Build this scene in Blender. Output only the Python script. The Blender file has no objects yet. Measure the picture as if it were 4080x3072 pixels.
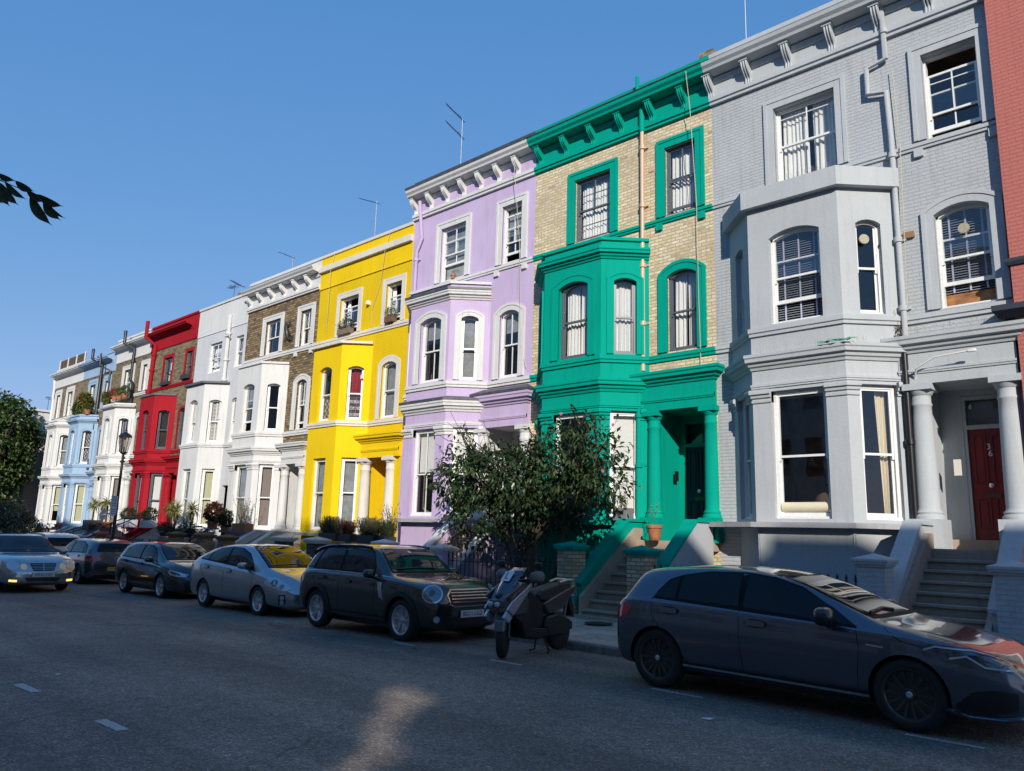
SKYS=0.15; SUNS=2.75; EXPO=0.82; OPPH=1.0
import bpy, bmesh, math, random
from mathutils import Vector, Matrix
from mathutils.bvhtree import BVHTree
random.seed(7)
S = bpy.context.scene
COL = S.collection
R = math.radians

# ------------------------------------------------------------------ materials
MATS = {}
def srgb(r, g, b):
    f = lambda c: (c/255/12.92) if c/255 <= 0.04045 else ((c/255+0.055)/1.055)**2.4
    return (f(r), f(g), f(b))
def newmat(name):
    m = bpy.data.materials.new(name); m.use_nodes = True
    nt = m.node_tree; b = nt.nodes['Principled BSDF']
    return m, nt, b
def ramp(nt, fac, stops):
    r = nt.nodes.new('ShaderNodeValToRGB')
    while len(r.color_ramp.elements) < len(stops): r.color_ramp.elements.new(0.5)
    for e, (p, c) in zip(r.color_ramp.elements, stops):
        e.position = p; e.color = (*c, 1) if len(c) == 3 else c
    nt.links.new(fac, r.inputs[0]); return r.outputs[0]
def noise(nt, scale, detail=4, vec=None, rough=0.55):
    n = nt.nodes.new('ShaderNodeTexNoise'); n.inputs['Scale'].default_value = scale
    n.inputs['Detail'].default_value = detail; n.inputs['Roughness'].default_value = rough
    if vec is not None: nt.links.new(vec, n.inputs['Vector'])
    return n.outputs['Fac']
def mixc(nt, fac, a, b, mode='MIX'):
    m = nt.nodes.new('ShaderNodeMix'); m.data_type = 'RGBA'; m.blend_type = mode
    for sock, v in ((m.inputs[0], fac), (m.inputs[6], a), (m.inputs[7], b)):
        if hasattr(v, 'is_linked') or isinstance(v, bpy.types.NodeSocket): nt.links.new(v, sock)
        elif isinstance(v, (int, float)): sock.default_value = v
        else: sock.default_value = (*v, 1)
    return m.outputs[2]
def objco(nt, sx=1, sy=1, sz=1):
    t = nt.nodes.new('ShaderNodeNewGeometry')
    mp = nt.nodes.new('ShaderNodeMapping'); mp.inputs['Scale'].default_value = (sx, sy, sz)
    nt.links.new(t.outputs['Position'], mp.inputs[0]); return mp.outputs[0]
def bump(nt, b, h, strength=0.3, dist=0.01, prev=None):
    n = nt.nodes.new('ShaderNodeBump'); n.inputs['Strength'].default_value = strength
    n.inputs['Distance'].default_value = dist
    nt.links.new(h, n.inputs['Height'])
    if prev is not None: nt.links.new(prev, n.inputs['Normal'])
    nt.links.new(n.outputs[0], b.inputs['Normal']); return n.outputs[0]
def dark(c, k): return tuple(x*k for x in c)

def stucco(name, col, rough=0.55, wear=0.25, grime=0.5, brick=0):
    """painted render (or painted brickwork): slight tone patches, rain streaks, small chips"""
    if name in MATS: return MATS[name]
    m, nt, b = newmat(name)
    n1 = noise(nt, 0.9, 5, objco(nt))
    n2 = noise(nt, 3.0, 6, objco(nt, 3.2, 3.2, 0.28))
    n3 = noise(nt, 40, 3, objco(nt))
    c = ramp(nt, n1, [(0.3, dark(col, 1-0.16*wear*2)), (0.62, col)])
    st = ramp(nt, n2, [(0.52, (1, 1, 1)), (0.78, tuple(1-0.42*grime*k for k in (0.8, 0.9, 1.05)))])
    c = mixc(nt, 1.0, c, st, 'MULTIPLY')
    fine = ramp(nt, n3, [(0.35, (0.94, 0.94, 0.94)), (0.65, (1, 1, 1))])
    c = mixc(nt, 1.0, c, fine, 'MULTIPLY')
    b.inputs['Roughness'].default_value = rough
    b.inputs['Specular IOR Level'].default_value = 0.08; b.inputs['Roughness'].default_value = 0.8
    p = bump(nt, b, noise(nt, 22, 5, objco(nt)), 0.35, 0.012)
    if brick:
        bt = brickfac(nt, 0.225, 0.075, 0.01)
        inv = nt.nodes.new('ShaderNodeMath'); inv.operation = 'SUBTRACT'; inv.inputs[0].default_value = 1
        nt.links.new(bt.outputs['Fac'], inv.inputs[1])
        bw = nt.nodes.new('ShaderNodeRGBToBW'); nt.links.new(bt.outputs['Color'], bw.inputs[0])
        ad = nt.nodes.new('ShaderNodeMath'); ad.operation = 'MULTIPLY_ADD'; ad.inputs[1].default_value = 0.7
        nt.links.new(bw.outputs[0], ad.inputs[0]); nt.links.new(inv.outputs[0], ad.inputs[2])
        bump(nt, b, ad.outputs[0], min(1, brick), 0.022*brick, p)
    nt.links.new(c, b.inputs['Base Color'])
    MATS[name] = m; return m
def brickfac(nt, w, h, mortar):
    g = nt.nodes.new('ShaderNodeNewGeometry'); sp = nt.nodes.new('ShaderNodeSeparateXYZ')
    nt.links.new(g.outputs['Position'], sp.inputs[0])
    a = nt.nodes.new('ShaderNodeMath'); a.operation = 'ADD'
    nt.links.new(sp.outputs[0], a.inputs[0]); nt.links.new(sp.outputs[1], a.inputs[1])
    # wobble the courses a little
    cb = nt.nodes.new('ShaderNodeCombineXYZ')
    nt.links.new(a.outputs[0], cb.inputs[0]); nt.links.new(sp.outputs[2], cb.inputs[1])
    nz = nt.nodes.new('ShaderNodeTexNoise'); nz.inputs['Scale'].default_value = 6
    nt.links.new(cb.outputs[0], nz.inputs['Vector'])
    vm = nt.nodes.new('ShaderNodeVectorMath'); vm.operation = 'MULTIPLY_ADD'
    vm.inputs[1].default_value = (0.02, 0.012, 0); nt.links.new(nz.outputs['Color'], vm.inputs[0])
    nt.links.new(cb.outputs[0], vm.inputs[2])
    bt = nt.nodes.new('ShaderNodeTexBrick'); nt.links.new(vm.outputs[0], bt.inputs['Vector'])
    bt.inputs['Scale'].default_value = 1; bt.inputs['Brick Width'].default_value = w
    bt.inputs['Row Height'].default_value = h; bt.inputs['Mortar Size'].default_value = mortar
    bt.inputs['Mortar Smooth'].default_value = 0.3; bt.inputs['Bias'].default_value = 0
    bt.offset = 0.5
    bt.inputs['Color1'].default_value = (0, 0, 0, 1); bt.inputs['Color2'].default_value = (1, 1, 1, 1)
    bt.inputs['Mortar'].default_value = (0.5, 0.5, 0.5, 1)
    return bt
def brick(name, stops, mortar, w=0.225, h=0.075, ms=0.011):
    if name in MATS: return MATS[name]
    m, nt, b = newmat(name)
    bt = brickfac(nt, w, h, ms)
    c = ramp(nt, bt.outputs['Color'], stops)
    n = noise(nt, 14, 5, objco(nt)); v = ramp(nt, n, [(0.3, (0.72, 0.72, 0.72)), (0.7, (1.12, 1.12, 1.12))])
    c = mixc(nt, 1.0, c, v, 'MULTIPLY')
    n2 = noise(nt, 0.8, 4, objco(nt)); v2 = ramp(nt, n2, [(0.35, (0.82, 0.81, 0.8)), (0.6, (1, 1, 1))])
    c = mixc(nt, 1.0, c, v2, 'MULTIPLY')
    c = mixc(nt, bt.outputs['Fac'], c, mortar)
    nt.links.new(c, b.inputs['Base Color']); b.inputs['Roughness'].default_value = 0.85
    inv = nt.nodes.new('ShaderNodeMath'); inv.operation = 'SUBTRACT'; inv.inputs[0].default_value = 1
    nt.links.new(bt.outputs['Fac'], inv.inputs[1])
    p = bump(nt, b, inv.outputs[0], 0.7, 0.01)
    bump(nt, b, n, 0.4, 0.01, p)
    MATS[name] = m; return m
def plain(name, col, rough=0.5, metal=0, spec=0.5, coat=0, nz=0.0, nscale=20, bmp=0):
    if name in MATS: return MATS[name]
    m, nt, b = newmat(name)
    b.inputs['Base Color'].default_value = (*col, 1)
    b.inputs['Roughness'].default_value = rough; b.inputs['Metallic'].default_value = metal
    b.inputs['Specular IOR Level'].default_value = spec
    b.inputs['Coat Weight'].default_value = coat; b.inputs['Coat Roughness'].default_value = 0.03
    f = noise(nt, nscale, 4, objco(nt))
    k = max(nz, 0.06)
    c = ramp(nt, f, [(0.3, dark(col, 1-k)), (0.7, dark(col, 1+k*0.4))]); nt.links.new(c, b.inputs['Base Color'])
    if bmp: bump(nt, b, f, bmp, 0.01)
    MATS[name] = m; return m
def carpaint(name, col, metal=0.6, rough=0.32):
    if name in MATS: return MATS[name]
    m, nt, b = newmat(name)
    f = noise(nt, 900, 2, objco(nt)); c = ramp(nt, f, [(0.3, dark(col, 0.8)), (0.7, dark(col, 1.2))])
    d = noise(nt, 5, 6, objco(nt)); c = mixc(nt, ramp(nt, d, [(0.5, (0, 0, 0)), (0.95, (0.2, 0.2, 0.2))]), c, (0.12, 0.11, 0.1))
    nt.links.new(c, b.inputs['Base Color'])
    b.inputs['Metallic'].default_value = metal; b.inputs['Roughness'].default_value = rough
    b.inputs['Coat Weight'].default_value = 1; b.inputs['Coat Roughness'].default_value = 0.01; b.inputs['Coat IOR'].default_value = 1.5
    MATS[name] = m; return m
def glassmat(name, tint=(1, 1, 1), trans=0.9, dirt=0.04):
    """thin window pane: see-through, with a mirror reflection that grows at grazing angles"""
    if name in MATS: return MATS[name]
    m, nt, b = newmat(name); nt.nodes.remove(b)
    out = nt.nodes['Material Output']
    tr = nt.nodes.new('ShaderNodeBsdfTransparent'); tr.inputs[0].default_value = (*[trans*t for t in tint], 1)
    gl = nt.nodes.new('ShaderNodeBsdfGlossy'); gl.inputs['Roughness'].default_value = 0.015
    gl.inputs[0].default_value = (0.95, 0.97, 1, 1)
    wv = nt.nodes.new('ShaderNodeBump'); wv.inputs['Strength'].default_value = 0.12; wv.inputs['Distance'].default_value = 0.02
    nt.links.new(noise(nt, 1.6, 1, objco(nt)), wv.inputs['Height']); nt.links.new(wv.outputs[0], gl.inputs['Normal'])
    lw = nt.nodes.new('ShaderNodeLayerWeight'); lw.inputs['Blend'].default_value = 0.5
    pw = nt.nodes.new('ShaderNodeMath'); pw.operation = 'POWER'; pw.inputs[1].default_value = 4.0; nt.links.new(lw.outputs['Facing'], pw.inputs[0])
    fr = nt.nodes.new('ShaderNodeMath'); fr.operation = 'MULTIPLY_ADD'; fr.inputs[1].default_value = 0.88; fr.inputs[2].default_value = 0.09; nt.links.new(pw.outputs[0], fr.inputs[0])
    mx = nt.nodes.new('ShaderNodeMixShader')
    nt.links.new(fr.outputs[0], mx.inputs[0]); nt.links.new(tr.outputs[0], mx.inputs[1]); nt.links.new(gl.outputs[0], mx.inputs[2])
    nt.links.new(mx.outputs[0], out.inputs[0])
    MATS[name] = m; return m
def leafmat(name, stops, trans=0.25, rough=0.45):
    if name in MATS: return MATS[name]
    m, nt, b = newmat(name)
    g = nt.nodes.new('ShaderNodeNewGeometry')
    c = ramp(nt, g.outputs['Random Per Island'], stops)
    nt.links.new(c, b.inputs['Base Color']); b.inputs['Roughness'].default_value = rough
    b.inputs['Specular IOR Level'].default_value = 0.4
    tl = nt.nodes.new('ShaderNodeBsdfTranslucent'); nt.links.new(c, tl.inputs[0])
    mx = nt.nodes.new('ShaderNodeMixShader'); mx.inputs[0].default_value = trans
    nt.links.new(b.outputs[0], mx.inputs[1]); nt.links.new(tl.outputs[0], mx.inputs[2])
    nt.links.new(mx.outputs[0], nt.nodes['Material Output'].inputs[0])
    MATS[name] = m; return m

# ------------------------------------------------------------------ mesh collector
class MB:
    def __init__(s): s.v = []; s.f = []
    def add(s, vs, fs):
        o = len(s.v); s.v += [tuple(p) for p in vs]; s.f += [tuple(i+o for i in f) for f in fs]; return s
    def quad(s, a, b, c, d): return s.add([a, b, c, d], [(0, 1, 2, 3)])
    def box(s, x0, x1, y0, y1, z0, z1, M=None):
        vs = [Vector((x, y, z)) for z in (z0, z1) for y in (y0, y1) for x in (x0, x1)]
        if M is not None: vs = [M @ p for p in vs]
        return s.add(vs, [(0, 2, 3, 1), (4, 5, 7, 6), (0, 1, 5, 4), (2, 6, 7, 3), (0, 4, 6, 2), (1, 3, 7, 5)])
    def tube(s, pts, r, n=8, cap=True):
        pts = [Vector(p) for p in pts]; rs = r if isinstance(r, (list, tuple)) else [r]*len(pts)
        o = len(s.v); up = Vector((0, 0, 1))
        prev = None
        for i, p in enumerate(pts):
            d = (pts[min(i+1, len(pts)-1)]-pts[max(i-1, 0)])
            if d.length < 1e-9: d = Vector((0, 0, 1))
            d.normalize()
            if prev is None:
                a = d.orthogonal().normalized()
            else:
                a = prev-d*prev.dot(d)
                a = a.normalized() if a.length > 1e-6 else d.orthogonal().normalized()
            prev = a; b = d.cross(a)
            for k in range(n):
                t = 2*math.pi*k/n; s.v.append(tuple(p+(a*math.cos(t)+b*math.sin(t))*rs[i]))
        for i in range(len(pts)-1):
            for k in range(n):
                a0 = o+i*n+k; a1 = o+i*n+(k+1) % n; s.f.append((a0, a1, a1+n, a0+n))
        if cap:
            s.f.append(tuple(o+k for k in range(n-1, -1, -1))); e = o+(len(pts)-1)*n
            s.f.append(tuple(e+k for k in range(n)))
        return s
    def lathe(s, prof, c, n=20, axis='z', M=None):
        """prof: (radius, height) list"""
        o = len(s.v)
        for r, h in prof:
            for k in range(n):
                t = 2*math.pi*k/n; x, y = r*math.cos(t), r*math.sin(t)
                p = Vector((x, y, h)) if axis == 'z' else (Vector((x, h, y)) if axis == 'y' else Vector((h, x, y)))
                if M is not None: p = M @ p
                s.v.append(tuple(p+Vector(c)))
        for i in range(len(prof)-1):
            for k in range(n):
                a0 = o+i*n+k; a1 = o+i*n+(k+1) % n; s.f.append((a0, a1, a1+n, a0+n))
        s.f.append(tuple(o+k for k in range(n-1, -1, -1))); e = o+(len(prof)-1)*n; s.f.append(tuple(e+k for k in range(n)))
        return s
    def prism(s, poly, h0, h1, fn):
        """extrude 2d poly between h0,h1 through fn(u,v,h)->point"""
        n = len(poly); vs = [fn(u, v, h0) for u, v in poly]+[fn(u, v, h1) for u, v in poly]
        fs = [tuple(range(n-1, -1, -1)), tuple(range(n, 2*n))]+[(i, (i+1) % n, n+(i+1) % n, n+i) for i in range(n)]
        return s.add(vs, fs)
    def build(s, name, mat, parent=None, smooth=False, bevel=0, angle=35):
        me = bpy.data.meshes.new(name); me.from_pydata(s.v, [], s.f); me.materials.append(mat)
        bm = bmesh.new(); bm.from_mesh(me); bmesh.ops.recalc_face_normals(bm, faces=bm.faces); bm.to_mesh(me); bm.free()
        if smooth:
            for p in me.polygons: p.use_smooth = True
            me.set_sharp_from_angle(angle=R(angle))
        o = bpy.data.objects.new(name, me); COL.objects.link(o)
        if bevel:
            b = o.modifiers.new('bev', 'BEVEL'); b.width = bevel; b.segments = 2; b.limit_method = 'ANGLE'
        if parent is not None:
            o.parent = parent; o.matrix_parent_inverse = PINV(parent)
        return o
def PINV(p): return world_of(p).inverted()
def world_of(o):
    loc = Matrix.LocRotScale(o.location, o.rotation_euler, o.scale)
    if o.parent is None: return loc
    return world_of(o.parent) @ o.matrix_parent_inverse @ loc
def tag(o, label=None, cat=None, group=None, kind=None):
    if label: o['label'] = label
    if cat: o['category'] = cat
    if group: o['group'] = group
    if kind: o['kind'] = kind
    return o
def thing(name, loc, label, cat, group=None, rz=0):
    o = bpy.data.objects.new(name, None); COL.objects.link(o); o.location = loc; o.rotation_euler = (0, 0, rz)
    o.empty_display_size = 0.2
    return tag(o, label, cat, group)
def kids(o, _c={}):
    return [c for c in bpy.data.objects if c.parent == o]
def copy_tree(o, parent=None, depth=0):
    c = o.copy(); COL.objects.link(c)
    if parent is not None: c.parent = parent; c.matrix_parent_inverse = o.matrix_parent_inverse.copy()
    for ch in kids(o): copy_tree(ch, c, depth+1)
    return c
def text_mesh(txt, size, name, mat, M, parent=None, extrude=0.002, spacing=1.0, align='CENTER'):
    cu = bpy.data.curves.new('t', 'FONT'); cu.body = txt; cu.size = size; cu.extrude = extrude
    cu.align_x = align; cu.align_y = 'CENTER'; cu.space_character = spacing; cu.resolution_u = 4
    ob = bpy.data.objects.new('t', cu); COL.objects.link(ob)
    dg = bpy.context.evaluated_depsgraph_get(); me = bpy.data.meshes.new_from_object(ob.evaluated_get(dg))
    bpy.data.objects.remove(ob)
    me.transform(M); me.materials.clear(); me.materials.append(mat)
    o = bpy.data.objects.new(name, me); COL.objects.link(o)
    if parent is not None: o.parent = parent; o.matrix_parent_inverse = world_of(parent).inverted()
    return o
def smooth_interp(tab, x):
    """Catmull-Rom style interpolation through (x,y) table, monotone-limited"""
    n = len(tab)
    if x <= tab[0][0]: return tab[0][1]
    if x >= tab[-1][0]: return tab[-1][1]
    for i in range(n-1):
        if tab[i][0] <= x <= tab[i+1][0]: break
    x0, y0 = tab[i]; x1, y1 = tab[i+1]; h = x1-x0; d = (y1-y0)/h
    def slope(j):
        if j <= 0 or j >= n-1: return d if (j == 0 and i == 0) or (j == n-1) else 0
        a = (tab[j][1]-tab[j-1][1])/(tab[j][0]-tab[j-1][0]); b = (tab[j+1][1]-tab[j][1])/(tab[j+1][0]-tab[j][0])
        if a*b <= 0: return 0
        return 2*a*b/(a+b)
    m0, m1 = slope(i), slope(i+1); t = (x-x0)/h
    return (2*t**3-3*t*t+1)*y0+(t**3-2*t*t+t)*h*m0+(-2*t**3+3*t*t)*y1+(t**3-t*t)*h*m1
def lin(tab, x):
    if x <= tab[0][0]: return tab[0][1]
    for (a, b), (c, d) in zip(tab, tab[1:]):
        if x <= c: return b+(d-b)*(x-a)/(c-a)
    return tab[-1][1]
# the street falls gently towards the far end
def KF(x): return lin([(-24.6, 1.15), (-7, 1.0)], x)
def roadz(x): return 1.65*(1-KF(x))
def kerby(x): return 9.62*KF(x)
PVH = 0.12
# ------------------------------------------------------------------ house building
YF = 15.7
class Seg:
    """a vertical wall face from P0 to P1 (plan); u along it, w into the house, v = height"""
    def __init__(s, P0, P1):
        s.p = Vector((*P0, 0)); d = Vector((*P1, 0))-s.p; s.L = d.length; s.d = d.normalized()
        s.n = Vector((-s.d.y, s.d.x, 0))
    def at(s, u, v, w=0): return s.p+s.d*u+s.n*w+Vector((0, 0, v))
def arc_pts(u0, u1, vs, rise, n=10):
    """points of the arch from left spring to right spring"""
    if rise <= 0: return [(u0, vs), (u1, vs)]
    c = (u1-u0)/2; r = (c*c+rise*rise)/(2*rise); cx = (u0+u1)/2; cy = vs+rise-r
    a = math.asin(min(1, c/r))
    return [(cx+r*math.sin(-a+2*a*i/n), cy+r*math.cos(-a+2*a*i/n)) for i in range(n+1)]
def wall(mb, sg, v0, v1, ops, reveal=0.14, u0=0, u1=None):
    """wall face with openings [(u0,u1,vb,vs,rise)] and their reveals"""
    u1 = sg.L if u1 is None else u1
    us = sorted({u0, u1, *[o[0] for o in ops], *[o[1] for o in ops]})
    vs = sorted({v0, v1, *[o[2] for o in ops], *[o[3]+o[4] for o in ops]})
    for a, b in zip(us, us[1:]):
        for c, d in zip(vs, vs[1:]):
            if any(o[0]-1e-6 <= a and b <= o[1]+1e-6 and o[2]-1e-6 <= c and d <= o[3]+o[4]+1e-6 for o in ops): continue
            mb.quad(sg.at(a, c), sg.at(b, c), sg.at(b, d), sg.at(a, d))
    for (a, b, vb, vsp, rise) in ops:
        top = arc_pts(a, b, vsp, rise)
        if rise > 0:
            t = vsp+rise
            for (p, q) in zip(top, top[1:]):
                if p[0] < q[0]: mb.quad(sg.at(p[0], p[1]), sg.at(q[0], q[1]), sg.at(q[0], t), sg.at(p[0], t))
        loop = [(a, vb)]+top+[(b, vb)]
        for p, q in zip(loop, loop[1:]+loop[:1]):
            mb.quad(sg.at(*p), sg.at(*q), sg.at(q[0], q[1], reveal), sg.at(p[0], p[1], reveal))
def sweep(mb, path, prof, closed_ends=True):
    """sweep profile [(out,z)] along plan polyline; outward is to the right of travel (-n)"""
    pts = [Vector((*p, 0)) for p in path]; n = len(pts); offs = []
    for i in range(n):
        d0 = (pts[i]-pts[i-1]).normalized() if i > 0 else None
        d1 = (pts[i+1]-pts[i]).normalized() if i < n-1 else None
        if d0 is None: d0 = d1
        if d1 is None: d1 = d0
        o0 = Vector((d0.y, -d0.x, 0)); o1 = Vector((d1.y, -d1.x, 0)); m = (o0+o1)
        m = m/max(m.length, 1e-6); m = m/max(m.dot(o0), 0.3); offs.append(m)
    k = len(prof); base = len(mb.v)
    for p, o in zip(pts, offs):
        for out, z in prof: mb.v.append(tuple(p+o*out+Vector((0, 0, z))))
    for i in range(n-1):
        for j in range(k):
            a = base+i*k+j; b = base+i*k+(j+1) % k; mb.f.append((a, b, b+k, a+k))
    if closed_ends:
        mb.f.append(tuple(base+j for j in range(k))); mb.f.append(tuple(base+(n-1)*k+j for j in range(k-1, -1, -1)))
def cornice_prof(zb, zt, out, back=-0.05):
    h = zt-zb
    return [(back, zb), (0.03, zb), (0.05, zb+h*0.18), (out*0.45, zb+h*0.24), (out*0.55, zb+h*0.45), (out*0.85, zb+h*0.5),
            (out*0.88, zb+h*0.72), (out, zb+h*0.8), (out, zb+h), (back, zb+h+0.03)]
def band_prof(zb, zt, out, back=-0.04):
    return [(back, zb), (out*0.6, zb), (out*0.6, zb+(zt-zb)*0.35), (out, zb+(zt-zb)*0.45), (out, zt), (back, zt+0.02)]
def architrave(mb, sg, a, b, vb, vs, rise, w, proud=0.05, base=0.0):
    """flat band with a raised outer fillet round an opening"""
    for (w0, w1, pr) in ((0.0, w, proud*0.7), (w*0.72, w+0.02, proud)):
        def ring(wd):      # arch concentric with the opening
            if rise <= 0: return []
            c = (b-a)/2; r = (c*c+rise*rise)/(2*rise); cy = vs+rise-r; sy = cy+math.sqrt((r+wd)**2-(c+wd)**2)
            return arc_pts(a-wd, b+wd, sy, cy+r+wd-sy, 12)
        inn = [(a-w0, vb-base)]+ring(w0)
        if rise <= 0: inn = [(a-w0, vb-base), (a-w0, vs+w0), (b+w0, vs+w0)]
        inn.append((b+w0, vb-base))
        if rise > 0: out = [(a-w1, vb-base)]+ring(w1)+[(b+w1, vb-base)]
        else: out = [(a-w1, vb-base), (a-w1, vs+w1), (b+w1, vs+w1), (b+w1, vb-base)]
        for i in range(len(inn)-1):
            p, q, r, t = inn[i], inn[i+1], out[i+1], out[i]
            F = lambda c, w_: sg.at(c[0], c[1], w_)
            mb.quad(F(p, -pr), F(q, -pr), F(r, -pr), F(t, -pr))
            mb.quad(F(t, -pr), F(r, -pr), F(r, 0.01), F(t, 0.01))
            mb.quad(F(q, -pr), F(p, -pr), F(p, 0.02), F(q, 0.02))
def sash(sg, a, b, vb, vs, rise, parent, fm, gm, rec=0.10, bars='', opened=0.0, topdrop=0.0, inside=None, meet=0.5, name='window', label=None, fw=0.055):
    """sliding sash window: frame (part) with its panes and what hangs behind them"""
    F = MB(); H = vs-vb; lg = vb+H*meet+rise*0.4
    def bar(u0, u1, z0, z1, w0, w1): F.prism([(u0, z0), (u1, z0), (u1, z1), (u0, z1)], w0, w1, lambda u, v, h: sg.at(u, v, h))
    r0, r1 = rec, rec+0.08
    # box frame
    bar(a, a+fw*0.8, vb, vs+rise*0.25, r0-0.02, r1+0.03); bar(b-fw*0.8, b, vb, vs+rise*0.25, r0-0.02, r1+0.03)
    bar(a, b, vb-0.005, vb+0.05, r0-0.05, r1+0.03)
    arc = arc_pts(a, b, vs, rise, 10)
    if rise > 0:
        for p, q in zip(arc, arc[1:]):
            F.prism([(p[0], p[1]-fw), (q[0], q[1]-fw), q, p], r0-0.02, r1+0.03, lambda u, v, h: sg.at(u, v, h))
    else: bar(a+fw*0.8, b-fw*0.8, vs-fw*0.9, vs, r0-0.02, r1+0.03)
    ai, bi = a+fw*0.8, b-fw*0.8; sw = 0.042
    lo0 = vb+0.05+opened; lo1 = lg+opened*0.0+0.02
    if opened > 0: lo1 = min(lg+opened, vs-0.1)
    up1 = vs+rise-fw*0.8-topdrop; up0 = lg-topdrop
    # lower sash (inner), upper sash (outer)
    bar(ai, bi, lo0, lo0+0.075, r0+0.045, r1); bar(ai, bi, lo1-0.035, lo1, r0+0.045, r1)
    bar(ai, ai+sw, lo0+0.075, lo1-0.035, r0+0.045, r1); bar(bi-sw, bi, lo0+0.075, lo1-0.035, r0+0.045, r1)
    upf = up1-(rise if rise > 0 else 0)
    bar(ai, bi, up0-0.02, up0+0.025, r0, r0+0.04)
    bar(ai, ai+sw, up0+0.025, upf, r0, r0+0.04); bar(bi-sw, bi, up0+0.025, upf, r0, r0+0.04)
    if topdrop > 0 or rise == 0: bar(ai+sw, bi-sw, up1-0.045, up1, r0, r0+0.04)
    gw = 0.018; mid = (ai+bi)/2
    if 'c' in bars:
        bar(mid-gw/2-0.003, mid+gw/2+0.003, up0+0.025, up1, r0+0.004, r0+0.034)
        if 'C' not in bars: bar(mid-gw/2-0.003, mid+gw/2+0.003, lo0+0.075, lo1-0.035, r0+0.05, r1-0.004)
    if 'h' in bars:
        z = up0+(upf-up0)*0.5
        if 't' in bars: z = up0+(upf-up0)*0.78
        bar(ai+sw, bi-sw, z-gw/2, z+gw/2, r0+0.007, r0+0.031)
        if 'H' in bars:
            z = lo0+(lo1-lo0)*0.5; bar(ai+sw, bi-sw, z-gw/2, z+gw/2, r0+0.05, r1-0.004)
    # sash horns
    for u in (ai, bi-0.04): F.prism([(u, up0-0.09), (u+0.04, up0-0.09), (u+0.04, up0-0.02), (u, up0-0.02)], r0+0.004, r0+0.036, lambda u_, v, h: sg.at(u_, v, h))
    fo = F.build(name, fm, parent)
    if label: fo['label'] = label
    G = MB()
    def pane(z0, z1, w):
        G.quad(sg.at(ai+sw*0.6, z0, w), sg.at(bi-sw*0.6, z0, w), sg.at(bi-sw*0.6, z1, w), sg.at(ai+sw*0.6, z1, w))
    pane(lo0+0.06, lo1-0.02, r0+0.062)
    if rise > 0 and topdrop == 0:
        top = arc_pts(ai, bi, vs-fw*0.8, rise, 10); n = len(G.v)
        pts = [(ai+0.01, up0), (bi-0.01, up0)]+top[::-1]
        G.add([sg.at(u, v, r0+0.02) for u, v in pts], [tuple(range(len(pts)))])
    else: pane(up0, up1-0.02, r0+0.02)
    G.build('pane', gm, fo)
    if inside: furnish(inside, sg, ai, bi, vb+0.05, vs+rise*0.8, r1+0.05, fo)
    return fo
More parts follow.
